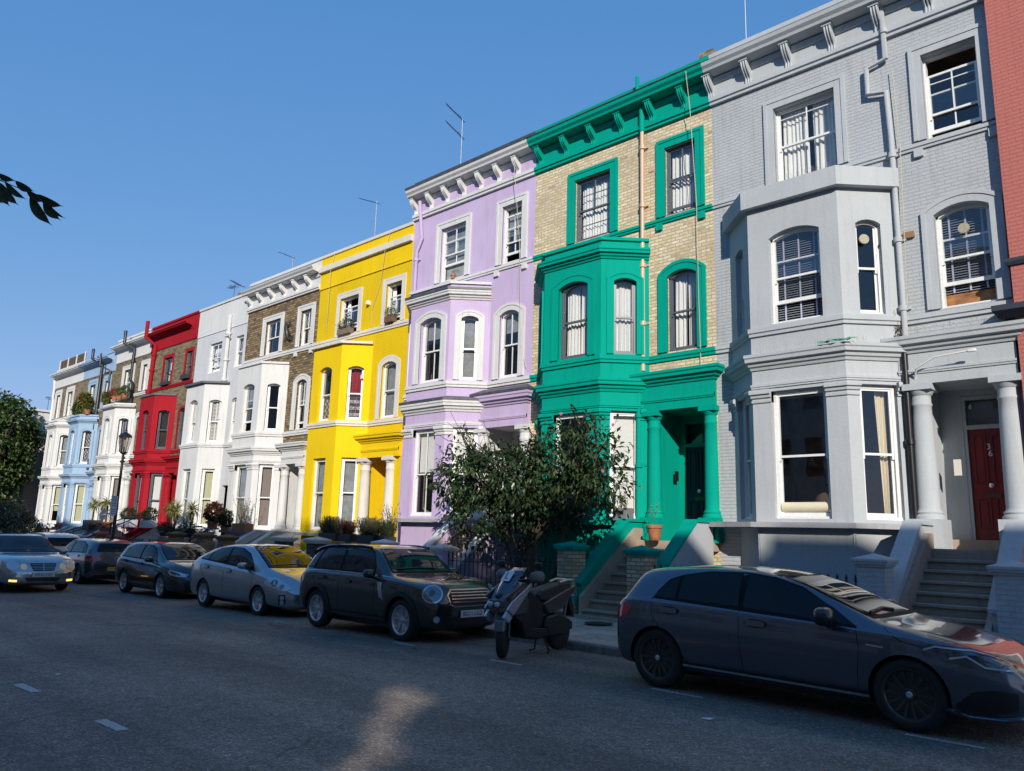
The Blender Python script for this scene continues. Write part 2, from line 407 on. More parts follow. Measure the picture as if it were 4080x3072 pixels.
def furnish(kind, sg, a, b, z0, z1, w, parent):
    M = MB(); k = kind.split(':'); t = k[0]; frac = float(k[1]) if len(k) > 1 else 1.0
    if t in ('drape', 'drapes', 'cream', 'red'):
        spans = [(a, b)] if t in ('drape', 'red') else [(a, a+(b-a)*0.44*frac), (b-(b-a)*0.44*frac, b)]
        if t == 'cream': spans = [(b-(b-a)*0.4, b)]
        for s0, s1 in spans:
            n = max(8, int((s1-s0)/0.016)); ph = random.uniform(0, 6)
            nz = 12
            for i in range(n):
                for j in range(nz):
                    def P(ii, jj):
                        u = s0+(s1-s0)*ii/n; tt = jj/nz
                        if t == 'cream': u = s0+(u-s0)*(0.55+0.45*tt)+(s1-s0)*(0.28*(1-tt))
                        wv = 0.028*math.sin(ii*1.05+ph+0.5*math.sin(tt*3+ii*0.2))*(0.5+0.6*(1-tt))+0.015*math.sin(ii*0.37+ph)
                        return sg.at(min(max(u, a), b), z0+(z1-z0)*tt, w+0.05+wv)
                    M.quad(P(i, j), P(i+1, j), P(i+1, j+1), P(i, j+1))
        if t == 'red':
            M.build('curtain', plain('redcloth', (0.35, 0.03, 0.05), 0.8), parent, True); return
        M.build('curtain', cloth_cream if t == 'cream' else cloth_white, parent, True)
    elif t in ('blind', 'darkblind', 'shutter'):
        z = z0+(z1-z0)*(1-frac); st = 0.05 if t != 'shutter' else 0.06; zz = z
        while zz < z1-0.01:
            M.prism([(a, 0), (b, 0), (b, 1), (a, 1)], 0, 1, lambda u, v, h: sg.at(u, zz+v*(0.008 if t != 'shutter' else 0.012)+(h*0.022 if t != 'shutter' else h*0.03), w+h*0.045))
            zz += st
        if t == 'shutter':
            for u in (a, (a+b)/2-0.03, b-0.04): M.prism([(u, z), (u+0.05, z), (u+0.05, z1), (u, z1)], w-0.01, w+0.05, lambda u_, v, h: sg.at(u_, v, h))
        o = M.build('blind' if t != 'shutter' else 'shutter', cloth_white if t == 'shutter' else (blind_dark if t == 'darkblind' else blind_mat), parent)
        if t == 'blind':
            T = MB()
            for q in (0.17, 0.5, 0.83):
                u = a+(b-a)*q; T.prism([(u-0.016, z), (u+0.016, z), (u+0.016, z1), (u-0.016, z1)], w-0.012, w-0.006, lambda u_, v, h: sg.at(u_, v, h))
            T.build('blind_tape', tape_mat, parent)
    elif t == 'redlace': furnish('lace:0.5', sg, a, b, z0, z1, w, parent); furnish('red', sg, a, b, z0+(z1-z0)*.5, z1, w+.01, parent)
    elif t in ('roller', 'net', 'lace', 'greyroller', 'tan', 'yellow'):
        z = z1-(z1-z0)*frac if t != 'lace' else z0
        zt = z1 if t != 'lace' else z0+(z1-z0)*frac
        M.prism([(a, z), (b, z), (b, zt), (a, zt)], w+0.02, w+0.025, lambda u, v, h: sg.at(u, v, h))
        mt = {'roller': cloth_white, 'net': net_mat, 'lace': lace_mat, 'greyroller': net_mat, 'tan': tan_mat, 'yellow': yel_mat}[t]
        M.build('blind' if t in ('roller', 'greyroller', 'tan', 'yellow') else 'curtain', mt, parent)
cloth_white = stucco('cloth_white', (0.84, 0.84, 0.81), 0.9, 0.2, 0.1)
cloth_cream = plain('cloth_cream', (0.72, 0.64, 0.46), 0.9)
blind_mat = plain('blind_slats', (0.30, 0.33, 0.38), 0.5)
blind_dark = plain('blind_dark', (0.10, 0.07, 0.045), 0.6)
tape_mat = plain('blind_tapes', (0.45, 0.46, 0.60), 0.8)
net_mat = plain('net_cloth', (0.30, 0.32, 0.33), 0.9, nz=0.3, nscale=6)
tan_mat = plain('tan_cloth', (0.27, 0.22, 0.19), 0.9)
yel_mat = plain('yellow_blind', (0.55, 0.55, 0.35), 0.9)
lace_mat = None
def _lace():
    m, nt, b = newmat('lace'); v = nt.nodes.new('ShaderNodeTexChecker'); v.inputs['Scale'].default_value = 9
    nt.links.new(objco(nt), v.inputs['Vector']); v.inputs['Color1'].default_value = (0.6, 0.58, 0.58, 1); v.inputs['Color2'].default_value = (0.12, 0.10, 0.12, 1)
    n = ramp(nt, noise(nt, 30, 4, objco(nt)), [(0.45, (0.25, 0.23, 0.25)), (0.55, (1, 1, 1))])
    nt.links.new(mixc(nt, 1, v.outputs[0], n, 'MULTIPLY'), b.inputs['Base Color']); b.inputs['Roughness'].default_value = 0.9
    return m
lace_mat = _lace()
GLASS = glassmat('window_glass')
white_gloss = plain('white_gloss', (0.78, 0.78, 0.76), 0.3, nz=0.1)
grey_gloss = plain('grey_gloss', (0.10, 0.115, 0.14), 0.3)
room_mat = plain('room', (0.36, 0.285, 0.215), 0.9, nz=0.4, nscale=1.5)
roof_lead = plain('lead', (0.085, 0.09, 0.105), 0.45, nz=0.5, nscale=5, bmp=0.3)
stone = stucco('stone_steps', (0.42, 0.34, 0.275), 0.8, 0.5, 0.7)
black_iron = plain('black_iron', (0.012, 0.012, 0.014), 0.35)

def bracket(M, x, y, zt, h, w, dep):
    """scrolled console: S-shaped side profile, fluted front, cap block"""
    prof = []
    n = 14
    for i in range(n+1):
        t = i/n; z = zt-0.06-h*t
        out = dep*(0.95*(1-t)**1.3+0.10)+0.05*math.sin(t*math.pi*2.0)*(1 if t < 0.5 else 1.3)*dep/0.28
        prof.append((max(out, 0.03), z))
    k = 3; fw = w/k
    for j in range(k):
        xa = x-w/2+j*fw+0.006; xb = xa+fw-0.012
        vs = []; fs = []
        for (o, z) in prof: vs += [(xa, y, z), (xa, y-o, z), ((xa+xb)/2, y-o-0.018, z), (xb, y-o, z), (xb, y, z)]
        for i in range(n):
            for q in range(4): a = i*5+q; fs.append((a, a+1, a+6, a+5))
        fs.append((4, 3, 2, 1, 0)); fs.append(tuple(n*5+q for q in range(5)))
        M.add(vs, fs)
    M.box(x-w/2+0.004, x+w/2-0.004, y-0.03, y+0.01, zt-h, zt-0.06)
    M.box(x-w/2-0.02, x+w/2+0.02, y-dep-0.04, y+0.01, zt-0.06, zt)
def column(M, x, y, z0, z1, r, plinth_h=0.0, pz=None):
    h = z1-z0; prof = [(r*1.32, 0), (r*1.32, 0.05), (r*1.15, 0.09), (r*1.22, 0.12), (r*1.05, 0.16), (r*1.0, 0.2)]
    for i in range(1, 9):
        t = i/8; prof.append((r*(1.0-0.14*t**1.6), 0.2+(h-0.62)*t))
    zt = h-0.42
    prof += [(r*0.93, zt+0.02), (r*0.93, zt+0.05), (r*0.86, zt+0.07), (r*0.86, zt+0.2), (r*0.98, zt+0.22), (r*1.16, zt+0.3)]
    M.lathe([(a, z0+b) for a, b in prof], (x, y, 0), 28)
    M.box(x-r*1.25, x+r*1.25, y-r*1.25, y+r*1.25, z0+zt+0.3, z1)
    if pz is not None: M.box(x-r*1.42, x+r*1.42, y-r*1.42, y+r*1.42, pz, z0)
LA = dict(porch=1.66, ledge=2.08, g0=2.15, gtop=4.70, cap0=4.48, cap1=4.74, ent=4.86, c1b=5.16, c1t=5.47, s2b=5.88, s2t=6.05, w20=6.10, w2s=7.96, w2r=0.14,
          bcb=8.54, bct=8.80, broof=9.08, s3b=9.40, s3t=9.53, w30=9.58, w31=11.40, frb=12.06, frt=12.24, brt=12.80, cob=12.76, cot=13.0, par=13.45, dep=0.85)
LB = dict(porch=1.2, ledge=1.58, g0=1.66, gtop=4.10, cap0=3.88, cap1=4.12, ent=4.26, c1b=4.45, c1t=4.74, s2b=5.17, s2t=5.34, w20=5.38, w2s=7.18, w2r=0.13,
          bcb=7.70, bct=7.72, broof=8.10, s3b=8.45, s3t=8.62, w30=8.66, w31=10.09, frb=10.76, frt=10.92, brt=11.44, cob=11.42, cot=11.62, par=12.08, dep=0.75)
LC = dict(LB, w20=5.22, w2s=7.0, s2b=5.02, s2t=5.18, broof=7.85, bcb=7.6, bct=7.72, s3b=8.27, s3t=8.42, w30=8.5, w31=9.88, frb=10.41, frt=10.5, cob=11.0, cot=11.3, par=11.77)
LD = dict(LB, ledge=1.45, gtop=3.85, cap0=3.63, cap1=3.82, ent=3.94, c1b=4.12, c1t=4.36, s2b=4.74, s2t=4.9, w20=4.94, w2s=6.72, bcb=7.22, bct=7.45, broof=7.68, s3b=7.9, s3t=8.04, w30=8.1, w31=9.6, frb=10.06, frt=10.14, cob=10.62, cot=10.93, par=11.3)

def house(name, label, x0, x1, L, wallm, trimm, o):
    """terraced house: o = options (windows, bay, porch and so on)"""
    H = thing(name, ((x0+x1)/2, YF, PVH), label, 'house', 'terraced houses along the far side of the street')
    D = L['dep']; frame = o.get('frame', white_gloss); baym = o.get('baym', trimm); bandm = o.get('bandm', trimm)
    mir = o.get('mirror', False)
    main = Seg((x0, YF), (x1, YF)); U = lambda x: x-x0
    bx0, bx1 = o['bay']                                # bay front corners
    yb = YF-D
    plan = [(bx0-D, YF), (bx0, yb), (bx1, yb), (bx1+D, YF)]
    px0, px1 = o.get('porch', (None, None))
    # ---- main wall
    ops = []; wins = []
    for key, lv in (('w3a', 3), ('w3b', 3), ('w2b', 2)):
        if key not in o: continue
        a, b = o[key][:2]; kw = o[key][2] if len(o[key]) > 2 else {}
        if lv == 3: vb, vs, rise = kw.get('z', (L['w30'], L['w31']))+(kw.get('rise', 0),)
        else: vb, vs, rise = L['w20'], L['w2s'], L['w2r']
        ops.append((U(a), U(b), vb, vs, rise)); wins.append((main, U(a), U(b), vb, vs, rise, kw, key))
    if px0 is not None: ops.append((U(px0), U(px1), L['porch'], L['gtop']+0.02, 0))
    if 'door_recess' in o: a, b, zt = o['door_recess']; ops.append((U(a), U(b), L['porch'], zt, 0))
    for (za, zb_) in ((L['ledge']+0.05, L['gtop']), (L['s2t']+0.05, L['bcb']-0.1)): ops.append((U(bx0-D+0.22), U(bx1+D-0.22), za, zb_, 0))
    W = MB(); wz = o.get('walltop', L['frb'])
    rv = 0.16
    wall(W, main, -0.9, wz, ops, rv)
    W.box(x0, x1, YF+0.35, YF+0.36, -0.9, -0.5)
    wo = W.build('wall', wallm, H)
    # upper rendered part and parapet
    P = MB(); P.box(x0+0.001, x1-0.001, YF-0.02, YF+0.3, wz+0.002, L['par']-0.12)
    P.build('parapet', o.get('parm', trimm), H)
    C = MB(); sweep(C, [(x0, YF-0.02), (x1, YF-0.02)], [(-0.33, L['par']-0.118), (0.05, L['par']-0.118), (0.06, L['par']-0.02), (0.0, L['par']), (-0.33, L['par'])]); C.build('coping', o.get('copm', trimm), H)
    Rf = MB(); Rf.box(x0+0.004, x1-0.004, YF+0.3, YF+8, L['par']-0.9, L['par']-0.6)
    Rf.box(x0+0.003, x0+0.02, YF+0.31, YF+8, -0.9, L['par']-0.9); Rf.box(x1-0.02, x1-0.003, YF+0.31, YF+8, -0.9, L['par']-0.9)
    Rf.box(x0+0.02, x1-0.02, YF+7.9, YF+8, -0.9, L['par']-0.9)
    Rf.build('roof', roof_lead, H)
    # rooms behind the windows
    Rm = MB(); e = 0.05
    for z0, z1 in ((L['s3b']-0.1, wz), (L['s2b']-0.1, L['s3b']-0.3), (L['porch']-0.1, L['s2b']-0.3)):
        a, b = x0+e, x1-e
        if z0 < L['s2b']-0.5 and px0 is not None: (a, b) = (x0+e, px0-0.1) if not mir else (px1+0.1, x1-e)
        vs = [(a, YF+0.3, z0), (b, YF+0.3, z0), (b, YF+4, z0), (a, YF+4, z0), (a, YF+0.3, z1), (b, YF+0.3, z1), (b, YF+4, z1), (a, YF+4, z1)]
        Rm.add(vs, [(0, 1, 2, 3), (4, 5, 6, 7), (1, 2, 6, 5), (0, 3, 7, 4), (2, 3, 7, 6)])
    for z in (L['c1b']-0.1, L['s2b']-0.12): Rm.add([Vector((p[0]*0.97+(bx0+bx1)/2*0.03, p[1]+0.1, z)) for p in plan]+[Vector((bx1+D-0.2, YF+0.4, z)), Vector((bx0-D+0.2, YF+0.4, z))], [(0, 1, 2, 3, 4, 5)])
    Rm.build('room', room_mat, H)
    # ---- bay
    B = MB(); segs = [Seg(plan[i], plan[i+1]) for i in range(3)]
    fr_u = o.get('bayw', (0.26, 0.30)); cw = o.get('cantw', 0.54)
    fL = segs[1].L; cL = segs[0].L
    bz = L['broof']
    bwins = []
    for i, sg in enumerate(segs):
        if i == 1: a, b = fr_u[0]*fL, fL-fr_u[1]*fL+0.0
        else:
            a = (cL-cw)/2; b = a+cw
            if o.get('cantshift'): a += o['cantshift']*(1 if i == 2 else -1); b += o['cantshift']*(1 if i == 2 else -1)
        ga, gb = (a-0.01, b+0.01) if not o.get('pil') else ((0.22, fL-0.22) if i == 1 else (0.24, cL-0.24))
        if o.get('pil') and i == 1: ga, gb = o.get('gfront', (0.40, fL-0.40))
        gtop = L['gtop']; gr = 0.0
        if o.get('gw_shift'): gtop += 0
        g0 = o.get('g0', L['g0'])
        rr = L['w2r'] if i == 1 else L['w2r']*.6
        wall(B, sg, L['ledge'], bz, [(ga, gb, g0, gtop, gr), (a, b, L['w20'], L['w2s'], rr)], 0.21)
        bwins.append((sg, a, b, ga, gb, gtop, g0))
    B.build('bay_wall', baym, H)
    T = MB(); T.add([Vector((*p, bz+0.002)) for p in plan], [(0, 1, 2, 3)]); T.add([Vector((*p, bz-0.08)) for p in plan], [(0, 1, 2, 3)])
    sweep(T, plan, [(-0.3, bz-o.get('capdrop', 0.06)), (o.get('capout', 0.06), bz-o.get('capdrop', 0.06)), (o.get('capout', 0.06), bz+0.02), (-0.3, bz+0.03)]); T.build('bay_roof', o.get('baycap', trimm), H)
    # cornices, strings and bands
    for ok, pr in ((o.get('baycorn', True), cornice_prof(L['bcb'], L['bct'], 0.20)), (o.get('c1', True), cornice_prof(L['c1b'], L['c1t'], 0.20)), (o.get('entline', True), band_prof(L['ent']-0.09, L['ent'], 0.045))):
        if ok: C = MB(); sweep(C, plan, pr); C.build('cornice', o.get('cornm', trimm), H)
    if o.get('lead'):
        for z in (L['bct'], L['c1t']): T = MB(); sweep(T, plan, [(-0.05, z+0.002), (0.22, z+0.002), (0.225, z+0.07), (-0.05, z+0.16)]); T.build('lead_flashing', roof_lead, H)
    S_ = MB()
    path = [(x0, YF)]+plan+[(x1, YF)]
    sweep(S_, path, band_prof(L['s2b'], L['s2t'], 0.075))
    S_.build('sill_band', bandm, H)
    if o.get('s3band', True):
        S_ = MB()
        if L['s3t'] > bz+0.05 or True:
            sweep(S_, [(x0, YF), (x1, YF)], band_prof(L['s3b'], L['s3t'], 0.07))
        for key in ('w3b',):
            if key in o and o.get('lugs', True):
                for u in (o[key][0]-0.16, o[key][1]+0.16):
                    S_.box(u-0.08, u+0.08, YF-0.075, YF, L['s3b']-0.16, L['s3b']-0.002)
        S_.build('string_course', bandm, H)
    # house cornice
    kind = o.get('top', 'brackets')
    if kind == 'brackets':
        F = MB(); sweep(F, [(x0, YF-0.02), (x1, YF-0.02)], band_prof(L['frb'], L['frt'], 0.10)); F.build('frieze_band', o.get('cornm', trimm), H)
        nb = o.get('nbr', 6)
        for i in range(nb):
            M = MB(); xx = x0+(x1-x0)*((i+0.0)/nb)+o.get('broff', 0.25)
            bracket(M, xx, YF-0.02, L['brt'], L['brt']-L['frt']-0.05, 0.17, 0.26)
            M.build('bracket', o.get('cornm', trimm), H)
        F = MB(); sweep(F, [(x0+0.002, YF-0.02), (x1-0.002, YF-0.02)], [(-0.02, L['cob']-0.01), (0.36, L['cob']+0.04), (0.38, L['cob']+0.1), (0.44, L['cob']+0.16), (0.46, L['cot']), (-0.02, L['cot']+0.10)])
        sweep(F, [(x0, YF-0.02), (x1, YF-0.02)], [(-0.02, L['cob']-0.14), (0.05, L['cob']-0.14), (0.09, L['cob']-0.03), (-0.02, L['cob']-0.03)])
        F.build('cornice', o.get('cornm', trimm), H)
        if o.get('lead') or o.get('gutter'):
            T = MB(); sweep(T, [(x0+0.002, YF-0.02), (x1-0.002, YF-0.02)], [(-0.01, L['cot']+0.104), (0.47, L['cot']+0.003), (0.49, L['cot']+0.08 if o.get('lead') else L['cot']+0.03), (-0.01, L['cot']+0.17)]); T.build('lead_flashing', roof_lead, H)
    elif kind == 'cove':
        F = MB(); h = L['cot']-L['cob']; pr = [(-0.02, L['cob']-0.05)]
        a0, a1 = o.get('corx', (x0, x1))
        for i in range(7): t = i/6; pr.append((0.03+0.30*(1-math.cos(t*math.pi/2)), L['cob']+h*0.55*math.sin(t*math.pi/2)))
        pr += [(0.37, L['cob']+h*0.6), (0.37, L['cob']+h*0.75), (0.42, L['cob']+h*0.8), (0.42, L['cot']), (-0.02, L['cot']+0.06)]
        sweep(F, [(a0, YF-0.02), (a1, YF-0.02)], pr); F.build('cornice', o.get('cornm', trimm), H)
        F = MB(); sweep(F, [(x0, YF-0.02), (x1, YF-0.02)], band_prof(L['frb'], L['frb']+0.06, 0.03)); F.build('frieze_band', o.get('parm', trimm), H)
    elif kind == 'plain':
        F = MB()
        for (zb, zt, out) in o['bands']: F = MB(); sweep(F, [(x0, YF-0.02), (x1, YF-0.02)], [(-0.01, zb), (out, zb), (out, zt), (-0.01, zt+0.03)]); F.build('cornice' if zt-zb > .1 else 'render_edge', o.get('cornm', trimm) if zt-zb > .1 else o.get('parm', trimm), H)
    # ledge and basement
    G = MB(); lp = [(x0+0.15 if not mir else bx0-D-0.3, YF-0.02)]
    ld = 0.16
    led = [(bx0-D-0.05, YF), (bx0-0.02, yb), (bx1+0.02, yb), (bx1+D+0.05, YF)]
    if o.get('ledgex'): led = [(x0+0.05, YF-0.35)]+led[1:3]+[(bx1+D-0.05, YF-0.1)]
    sweep(G, led, [(-0.5, L['ledge']-0.10), (ld, L['ledge']-0.10), (ld, L['ledge']), (-0.5, L['ledge'])])
    G.add([Vector((*p, L['ledge']-0.001)) for p in led], [(0, 1, 2, 3)])
    G.build('ledge', o.get('ledgem', stone_ledge), H)
    Bm = MB()
    for i, sg in enumerate(segs):
        ops2 = [(fL*0.22, fL*0.78, -0.3, 0.98, 0)] if i == 1 else []
        sg2 = Seg((sg.p+sg.n*0.06)[:2], (sg.p+sg.n*0.06+sg.d*sg.L)[:2])
        wall(Bm, sg2, -0.9, L['ledge']-0.101, ops2, 0.12)
    Bm.build('basement_wall', o.get('basem', baym), H)
    sgb = Seg((segs[1].p+segs[1].n*0.06)[:2], (segs[1].p+segs[1].n*0.06+segs[1].d*segs[1].L)[:2])
    sash(sgb, fL*0.22, fL*0.78, -0.3, 0.98, 0, H, frame, GLASS, inside='net:1.0')
    # ---- windows
    for (sg, a, b, vb, vs, rise, kw, key) in wins:
        wsty = kw.get('frame', frame)
        wo2 = sash(sg, a, b, vb, vs, rise, H, wsty, GLASS, rec=kw.get('rec', 0.10), bars=kw.get('bars', ''), opened=kw.get('open', 0), topdrop=kw.get('drop', 0), inside=kw.get('in'), label=kw.get('label'))
        aw = o.get('arch', 0.2)
        if key == 'w2b': aw = o.get('arch2', aw)
        if aw:
            A = MB(); up = kw.get('up', 0)
            architrave(A, sg, a, b, vb, vs, rise, aw, o.get('proud', 0.06)); A.build('window_surround', o.get('archm', trimm), H)
            if up: U2 = MB(); U2.box(x0+a-aw, x0+b+aw, YF-0.04, YF, vs+aw+0.021, vs+aw+up); U2.build('window_surround', o.get('archm', trimm), H)
    for i, (sg, a, b, ga, gb, gtop, g0) in enumerate(bwins):
        ins = o.get('bay_in', ('net', 'net', 'net'))[i]; gin = o.get('g_in', ('greyroller:1', 'greyroller:1', 'greyroller:1'))[i]
        bb = o.get('bbars', ('', '', ''))[i]
        rr = L['w2r'] if i == 1 else L['w2r']*.6
        sash(sg, a, b, L['w20'], L['w2s'], rr, H, frame, GLASS, bars=bb, opened=o.get('bay_open', (0, 0, 0))[i], inside=ins, rec=0.14)
        sash(sg, ga+0.0, gb-0.0, g0, gtop, 0, H, o.get('gframe', frame), GLASS, bars=o.get('gbars', ''), inside=gin, rec=0.13, meet=o.get('gmeet', 0.48), fw=0.075)
        if o.get('arch_bay'):
            A = MB(); architrave(A, sg, a, b, L['w20'], L['w2s'], rr, o['arch_bay'] if i == 1 else o['arch_bay']*0.8, 0.05); A.build('window_surround', o.get('archm', trimm), H)
    if o.get('pil'):
        C = MB(); y_ = 0.02
        def capat(sg, u0, u1):
            for (z0, z1, out) in ((L['cap0']-0.02, L['cap0']+0.03, 0.035), (L['cap0']+0.06, L['cap0']+0.12, 0.05), (L['cap0']+0.12, L['cap0']+0.19, 0.085), (L['cap0']+0.19, L['cap1'], 0.12)):
                e_ = out*0.6
                C.prism([(u0-e_*0.0, 0), (u1+e_*0.0, 0), (u1, 1), (u0, 1)], 0, 1, lambda u, v, h: sg.at(u, z0+(z1-z0)*v, -out*h))
        for i, (sg, a, b, ga, gb, gtop, g0) in enumerate(bwins): pass
        # capitals wrap each corner pier
        s0, s1, s2 = segs; g1a, g1b = bwins[1][3:5]; g0b = bwins[0][4]; g2a = bwins[2][3]; g0a = bwins[0][3]; g2b = bwins[2][4]
        piers = [[s0.at(g0b, 0)[:2], plan[1], s1.at(g1a, 0)[:2]], [s1.at(g1b, 0)[:2], plan[2], s2.at(g2a, 0)[:2]], [s2.at(g2b, 0)[:2], plan[3]], [plan[0], s0.at(g0a, 0)[:2]]]
        for pth in piers:
            C = MB(); z = L['cap0']; zt = L['cap1']
            sweep(C, pth, [(-0.13, z), (0.03, z), (0.035, z+0.045), (0.012, z+0.05), (0.012, z+0.085), (0.05, z+0.1), (0.06, z+0.16), (0.10, z+0.17), (0.10, zt-0.03), (0.09, zt), (-0.13, zt)])
            C.build('pilaster_capital', o.get('capm', trimm), H)
    # ---- porch
    if px0 is not None:
        porch(H, L, o, px0, px1, x0, x1, trimm)
    return H
def porch(H, L, o, px0, px1, x0, x1, trimm):
    pm = o.get('porchm', trimm); cm = o.get('colm', trimm); zf = L['porch']; zt = L['gtop']+0.02; dY = 1.15
    E = MB()    # lintel / entablature, slightly proud of the wall, with its cornice
    ex0, ex1 = o.get('entx', (px0-0.12, x1-0.03))
    E.box(ex0, ex1, YF-0.14, YF+0.001, zt-0.04, L['c1b']+0.12)
    sweep(E, [(ex0, YF-0.14), (ex1, YF-0.14)], band_prof(L['ent']+0.02, L['ent']+0.10, 0.04))
    sweep(E, [(ex0-0.0, YF), (ex0-0.0, YF-0.14), (ex1, YF-0.14), (ex1, YF)], cornice_prof(L['c1b']+0.12, L['c1t']+0.12, 0.22))
    E.build('porch_lintel', o.get('entm', pm), H)
    if o.get('lead'):
        T = MB(); z = L['c1t']+0.13; sweep(T, [(ex0, YF), (ex0, YF-0.14), (ex1, YF-0.14), (ex1, YF)], [(-0.05, z), (0.235, z), (0.24, z+0.07), (-0.05, z+0.22)]); T.build('lead_flashing', roof_lead, H)
    for cx in (px0-0.02, px1+0.0) if not o.get('onecol') else (px0-0.02,):
        M = MB(); column(M, cx, YF-0.02+0.03, L['ledge']+0.10, zt-0.04, o.get('colr', 0.17), pz=zf-0.02)
        M.build('column', cm, H, True, angle=40)
    I = MB(); a, b = px0+0.0, px1-0.0; y0, y1 = YF+0.02, YF+dY
    I.quad((a, y0, zf), (a, y1, zf), (a, y1, zt), (a, y0, zt)); I.quad((b, y1, zf), (b, y0, zf), (b, y0, zt), (b, y1, zt))
    I.quad((a, y0, zt-0.001), (b, y0, zt-0.001), (b, y1, zt-0.001), (a, y1, zt-0.001))
    dx0, dx1 = o.get('door', (a+0.22, b-0.2)); dz = zf+0.18
    sb = Seg((a, y1), (b, y1))
    wall(I, sb, zf, zt, [(dx0-a, dx1-a, dz, zt-0.12, 0)], 0.1)
    I.build('porch_wall', o.get('porchin', pm), H)
    Fl = MB(); Fl.box(a-0.25, min(b+0.2, x1-0.03), YF-0.75, y1+0.1, zf-0.2, zf); Fl.box(a+0.001, b-0.001, y1-0.25, y1+0.1, zf+0.001, dz); Fl.build('porch_floor', stone, H)
    # door
    dm = o.get('doorm', black_iron); F = MB(); yd = y1+0.09; dt = dz+2.1
    F.box(dx0, dx0+0.06, yd-0.08, yd+0.02, dz, zt-0.13); F.box(dx1-0.06, dx1, yd-0.08, yd+0.02, dz, zt-0.13); F.box(dx0+0.06, dx1-0.06, yd-0.08, yd+0.02, dt, dt+0.08)
    F.box(dx0+0.06, dx1-0.06, yd-0.08, yd+0.02, zt-0.2, zt-0.13)
    F.build('door_frame', o.get('dframe', pm), H)
    Gl = MB(); Gl.quad((dx0+0.06, yd, dt+0.08), (dx1-0.06, yd, dt+0.08), (dx1-0.06, yd, zt-0.2), (dx0+0.06, yd, zt-0.2)); Gl.build('fanlight', GLASS, H)
    Bk = MB(); Bk.box(dx0, dx1, yd+0.3, yd+0.32, dz, zt); Bk.build('hallway', room_mat, H)
    Dm = MB(); a, b = dx0+0.06, dx1-0.06; w = b-a; Dm.box(a, b, yd-0.03, yd+0.02, dz+0.005, dt-0.002)
    for (u0, u1, v0, v1) in ((0.1, 0.44, 0.1, 0.38), (0.56, 0.9, 0.1, 0.38), (0.1, 0.44, 0.5, 0.95), (0.56, 0.9, 0.5, 0.95)):
        q0, q1, r0, r1 = a+w*u0, a+w*u1, dz+2.1*v0, dz+2.1*v1
        for (c0, c1, e0, e1) in ((q0, q1, r0, r0+0.03), (q0, q1, r1-0.03, r1), (q0, q0+0.03, r0+0.03, r1-0.03), (q1-0.03, q1, r0+0.03, r1-0.03)): Dm.box(c0, c1, yd-0.05, yd-0.029, e0, e1)
        Dm.box(q0+0.06, q1-0.06, yd-0.042, yd-0.029, r0+0.06, r1-0.06)
    do = Dm.build('door', dm, H)
    K = MB(); K.lathe([(0.015, 0), (0.02, -0.02), (0.04, -0.04), (0.045, -0.06), (0.02, -0.075), (0.0, -0.077)], ((a+b)/2, yd-0.03, dz+1.02), 14, 'y'); K.build('door_knob', plain('chrome', (0.6, 0.6, 0.6), 0.2, 1), do, True)
    K = MB(); K.box((a+b)/2-0.13, (a+b)/2+0.13, yd-0.045, yd-0.031, dz+0.80, dz+0.88); K.box((a+b)/2-0.10, (a+b)/2+0.10, yd-0.052, yd-0.046, dz+0.82, dz+0.86); K.build('letterbox', plain('old_brass', (0.12, 0.10, 0.07), 0.35, 0.8), do)
    if o.get('number'):
        for k, ch in enumerate(o['number']):
            text_mesh(ch, 0.16, 'door_number', white_gloss, Matrix.Translation(((a+b)/2+0.02*k, yd-0.06, dz+1.75-0.13*k)) @ Matrix.Rotation(R(90), 4, 'X'), do, 0.004)
def steps(H, L, xa, xb, wallL, wallR, stepm, capmL, capmR, y0=12.95, n=9, sidem=None, basem=None):
    """flight from the pavement to the porch, with sloping side walls"""
    zp = PVH+roadz(xa); zt = L['porch']; r = (zt-zp)/n; y1 = YF-0.75; run = (y1-y0)/(n-1)
    M = MB()
    for i in range(n-1):
        z = zp+r*(i+1); y = y0+run*i
        M.box(xa, xb, y+0.012, y1+0.3, z-r, z-0.05); M.box(xa, xb, y-0.03, y1+0.3, z-0.049, z)
    M.box(xa-0.1, xb+0.1, y0-0.12, y0+0.05, zp-0.05, zp+0.06)
    M.build('steps', stepm, H, bevel=0.008)
    for q in (-1, 1):
        xs_ = (xa-0.055, xa+0.03) if q < 0 else (xb-0.03, xb+0.055); T = MB(); T.prism([(y0-0.02, zp), (y0-0.02, zp+0.42), (y1-0.05, zt+0.26), (y1+0.2, zt+0.26), (y1+0.2, zp)], xs_[0], xs_[1], lambda u, v, h: (h, u, v)); T.build('stair_stringer', stone, H)
    for side, m, cm in (('L', wallL, capmL), ('R', wallR, capmR)):
        if m is None: continue
        x = xa-0.17 if side == 'L' else xb+0.17; T = MB()
        zb0 = zp+0.66; zb1 = L['ledge']-0.02; yy = [y0+0.1, YF-1.05, YF-0.35]
        pr = [(y0+0.1, zp-0.6), (y0+0.1, zb0), (YF-1.0, zb1), (YF-0.3, zb1), (YF-0.3, zp-0.6)]
        T.prism(pr, x-0.11, x+0.11, lambda u, v, h: (h, u, v)); T.build('stair_wall', m, H)
        C = MB(); c = 0.06
        pr = [(y0+0.04, zb0+0.002), (y0+0.04, zb0+c), (YF-1.02, zb1+c), (YF-0.28, zb1+c), (YF-0.28, zb1+0.002), (YF-1.0, zb1+0.002)]
        C.prism(pr, x-0.15, x+0.15, lambda u, v, h: (h, u, v)); C.build('stair_coping', cm, H)
stone_ledge = stucco('stone_ledge', (0.42, 0.42, 0.44), 0.8, 0.5, 0.9)
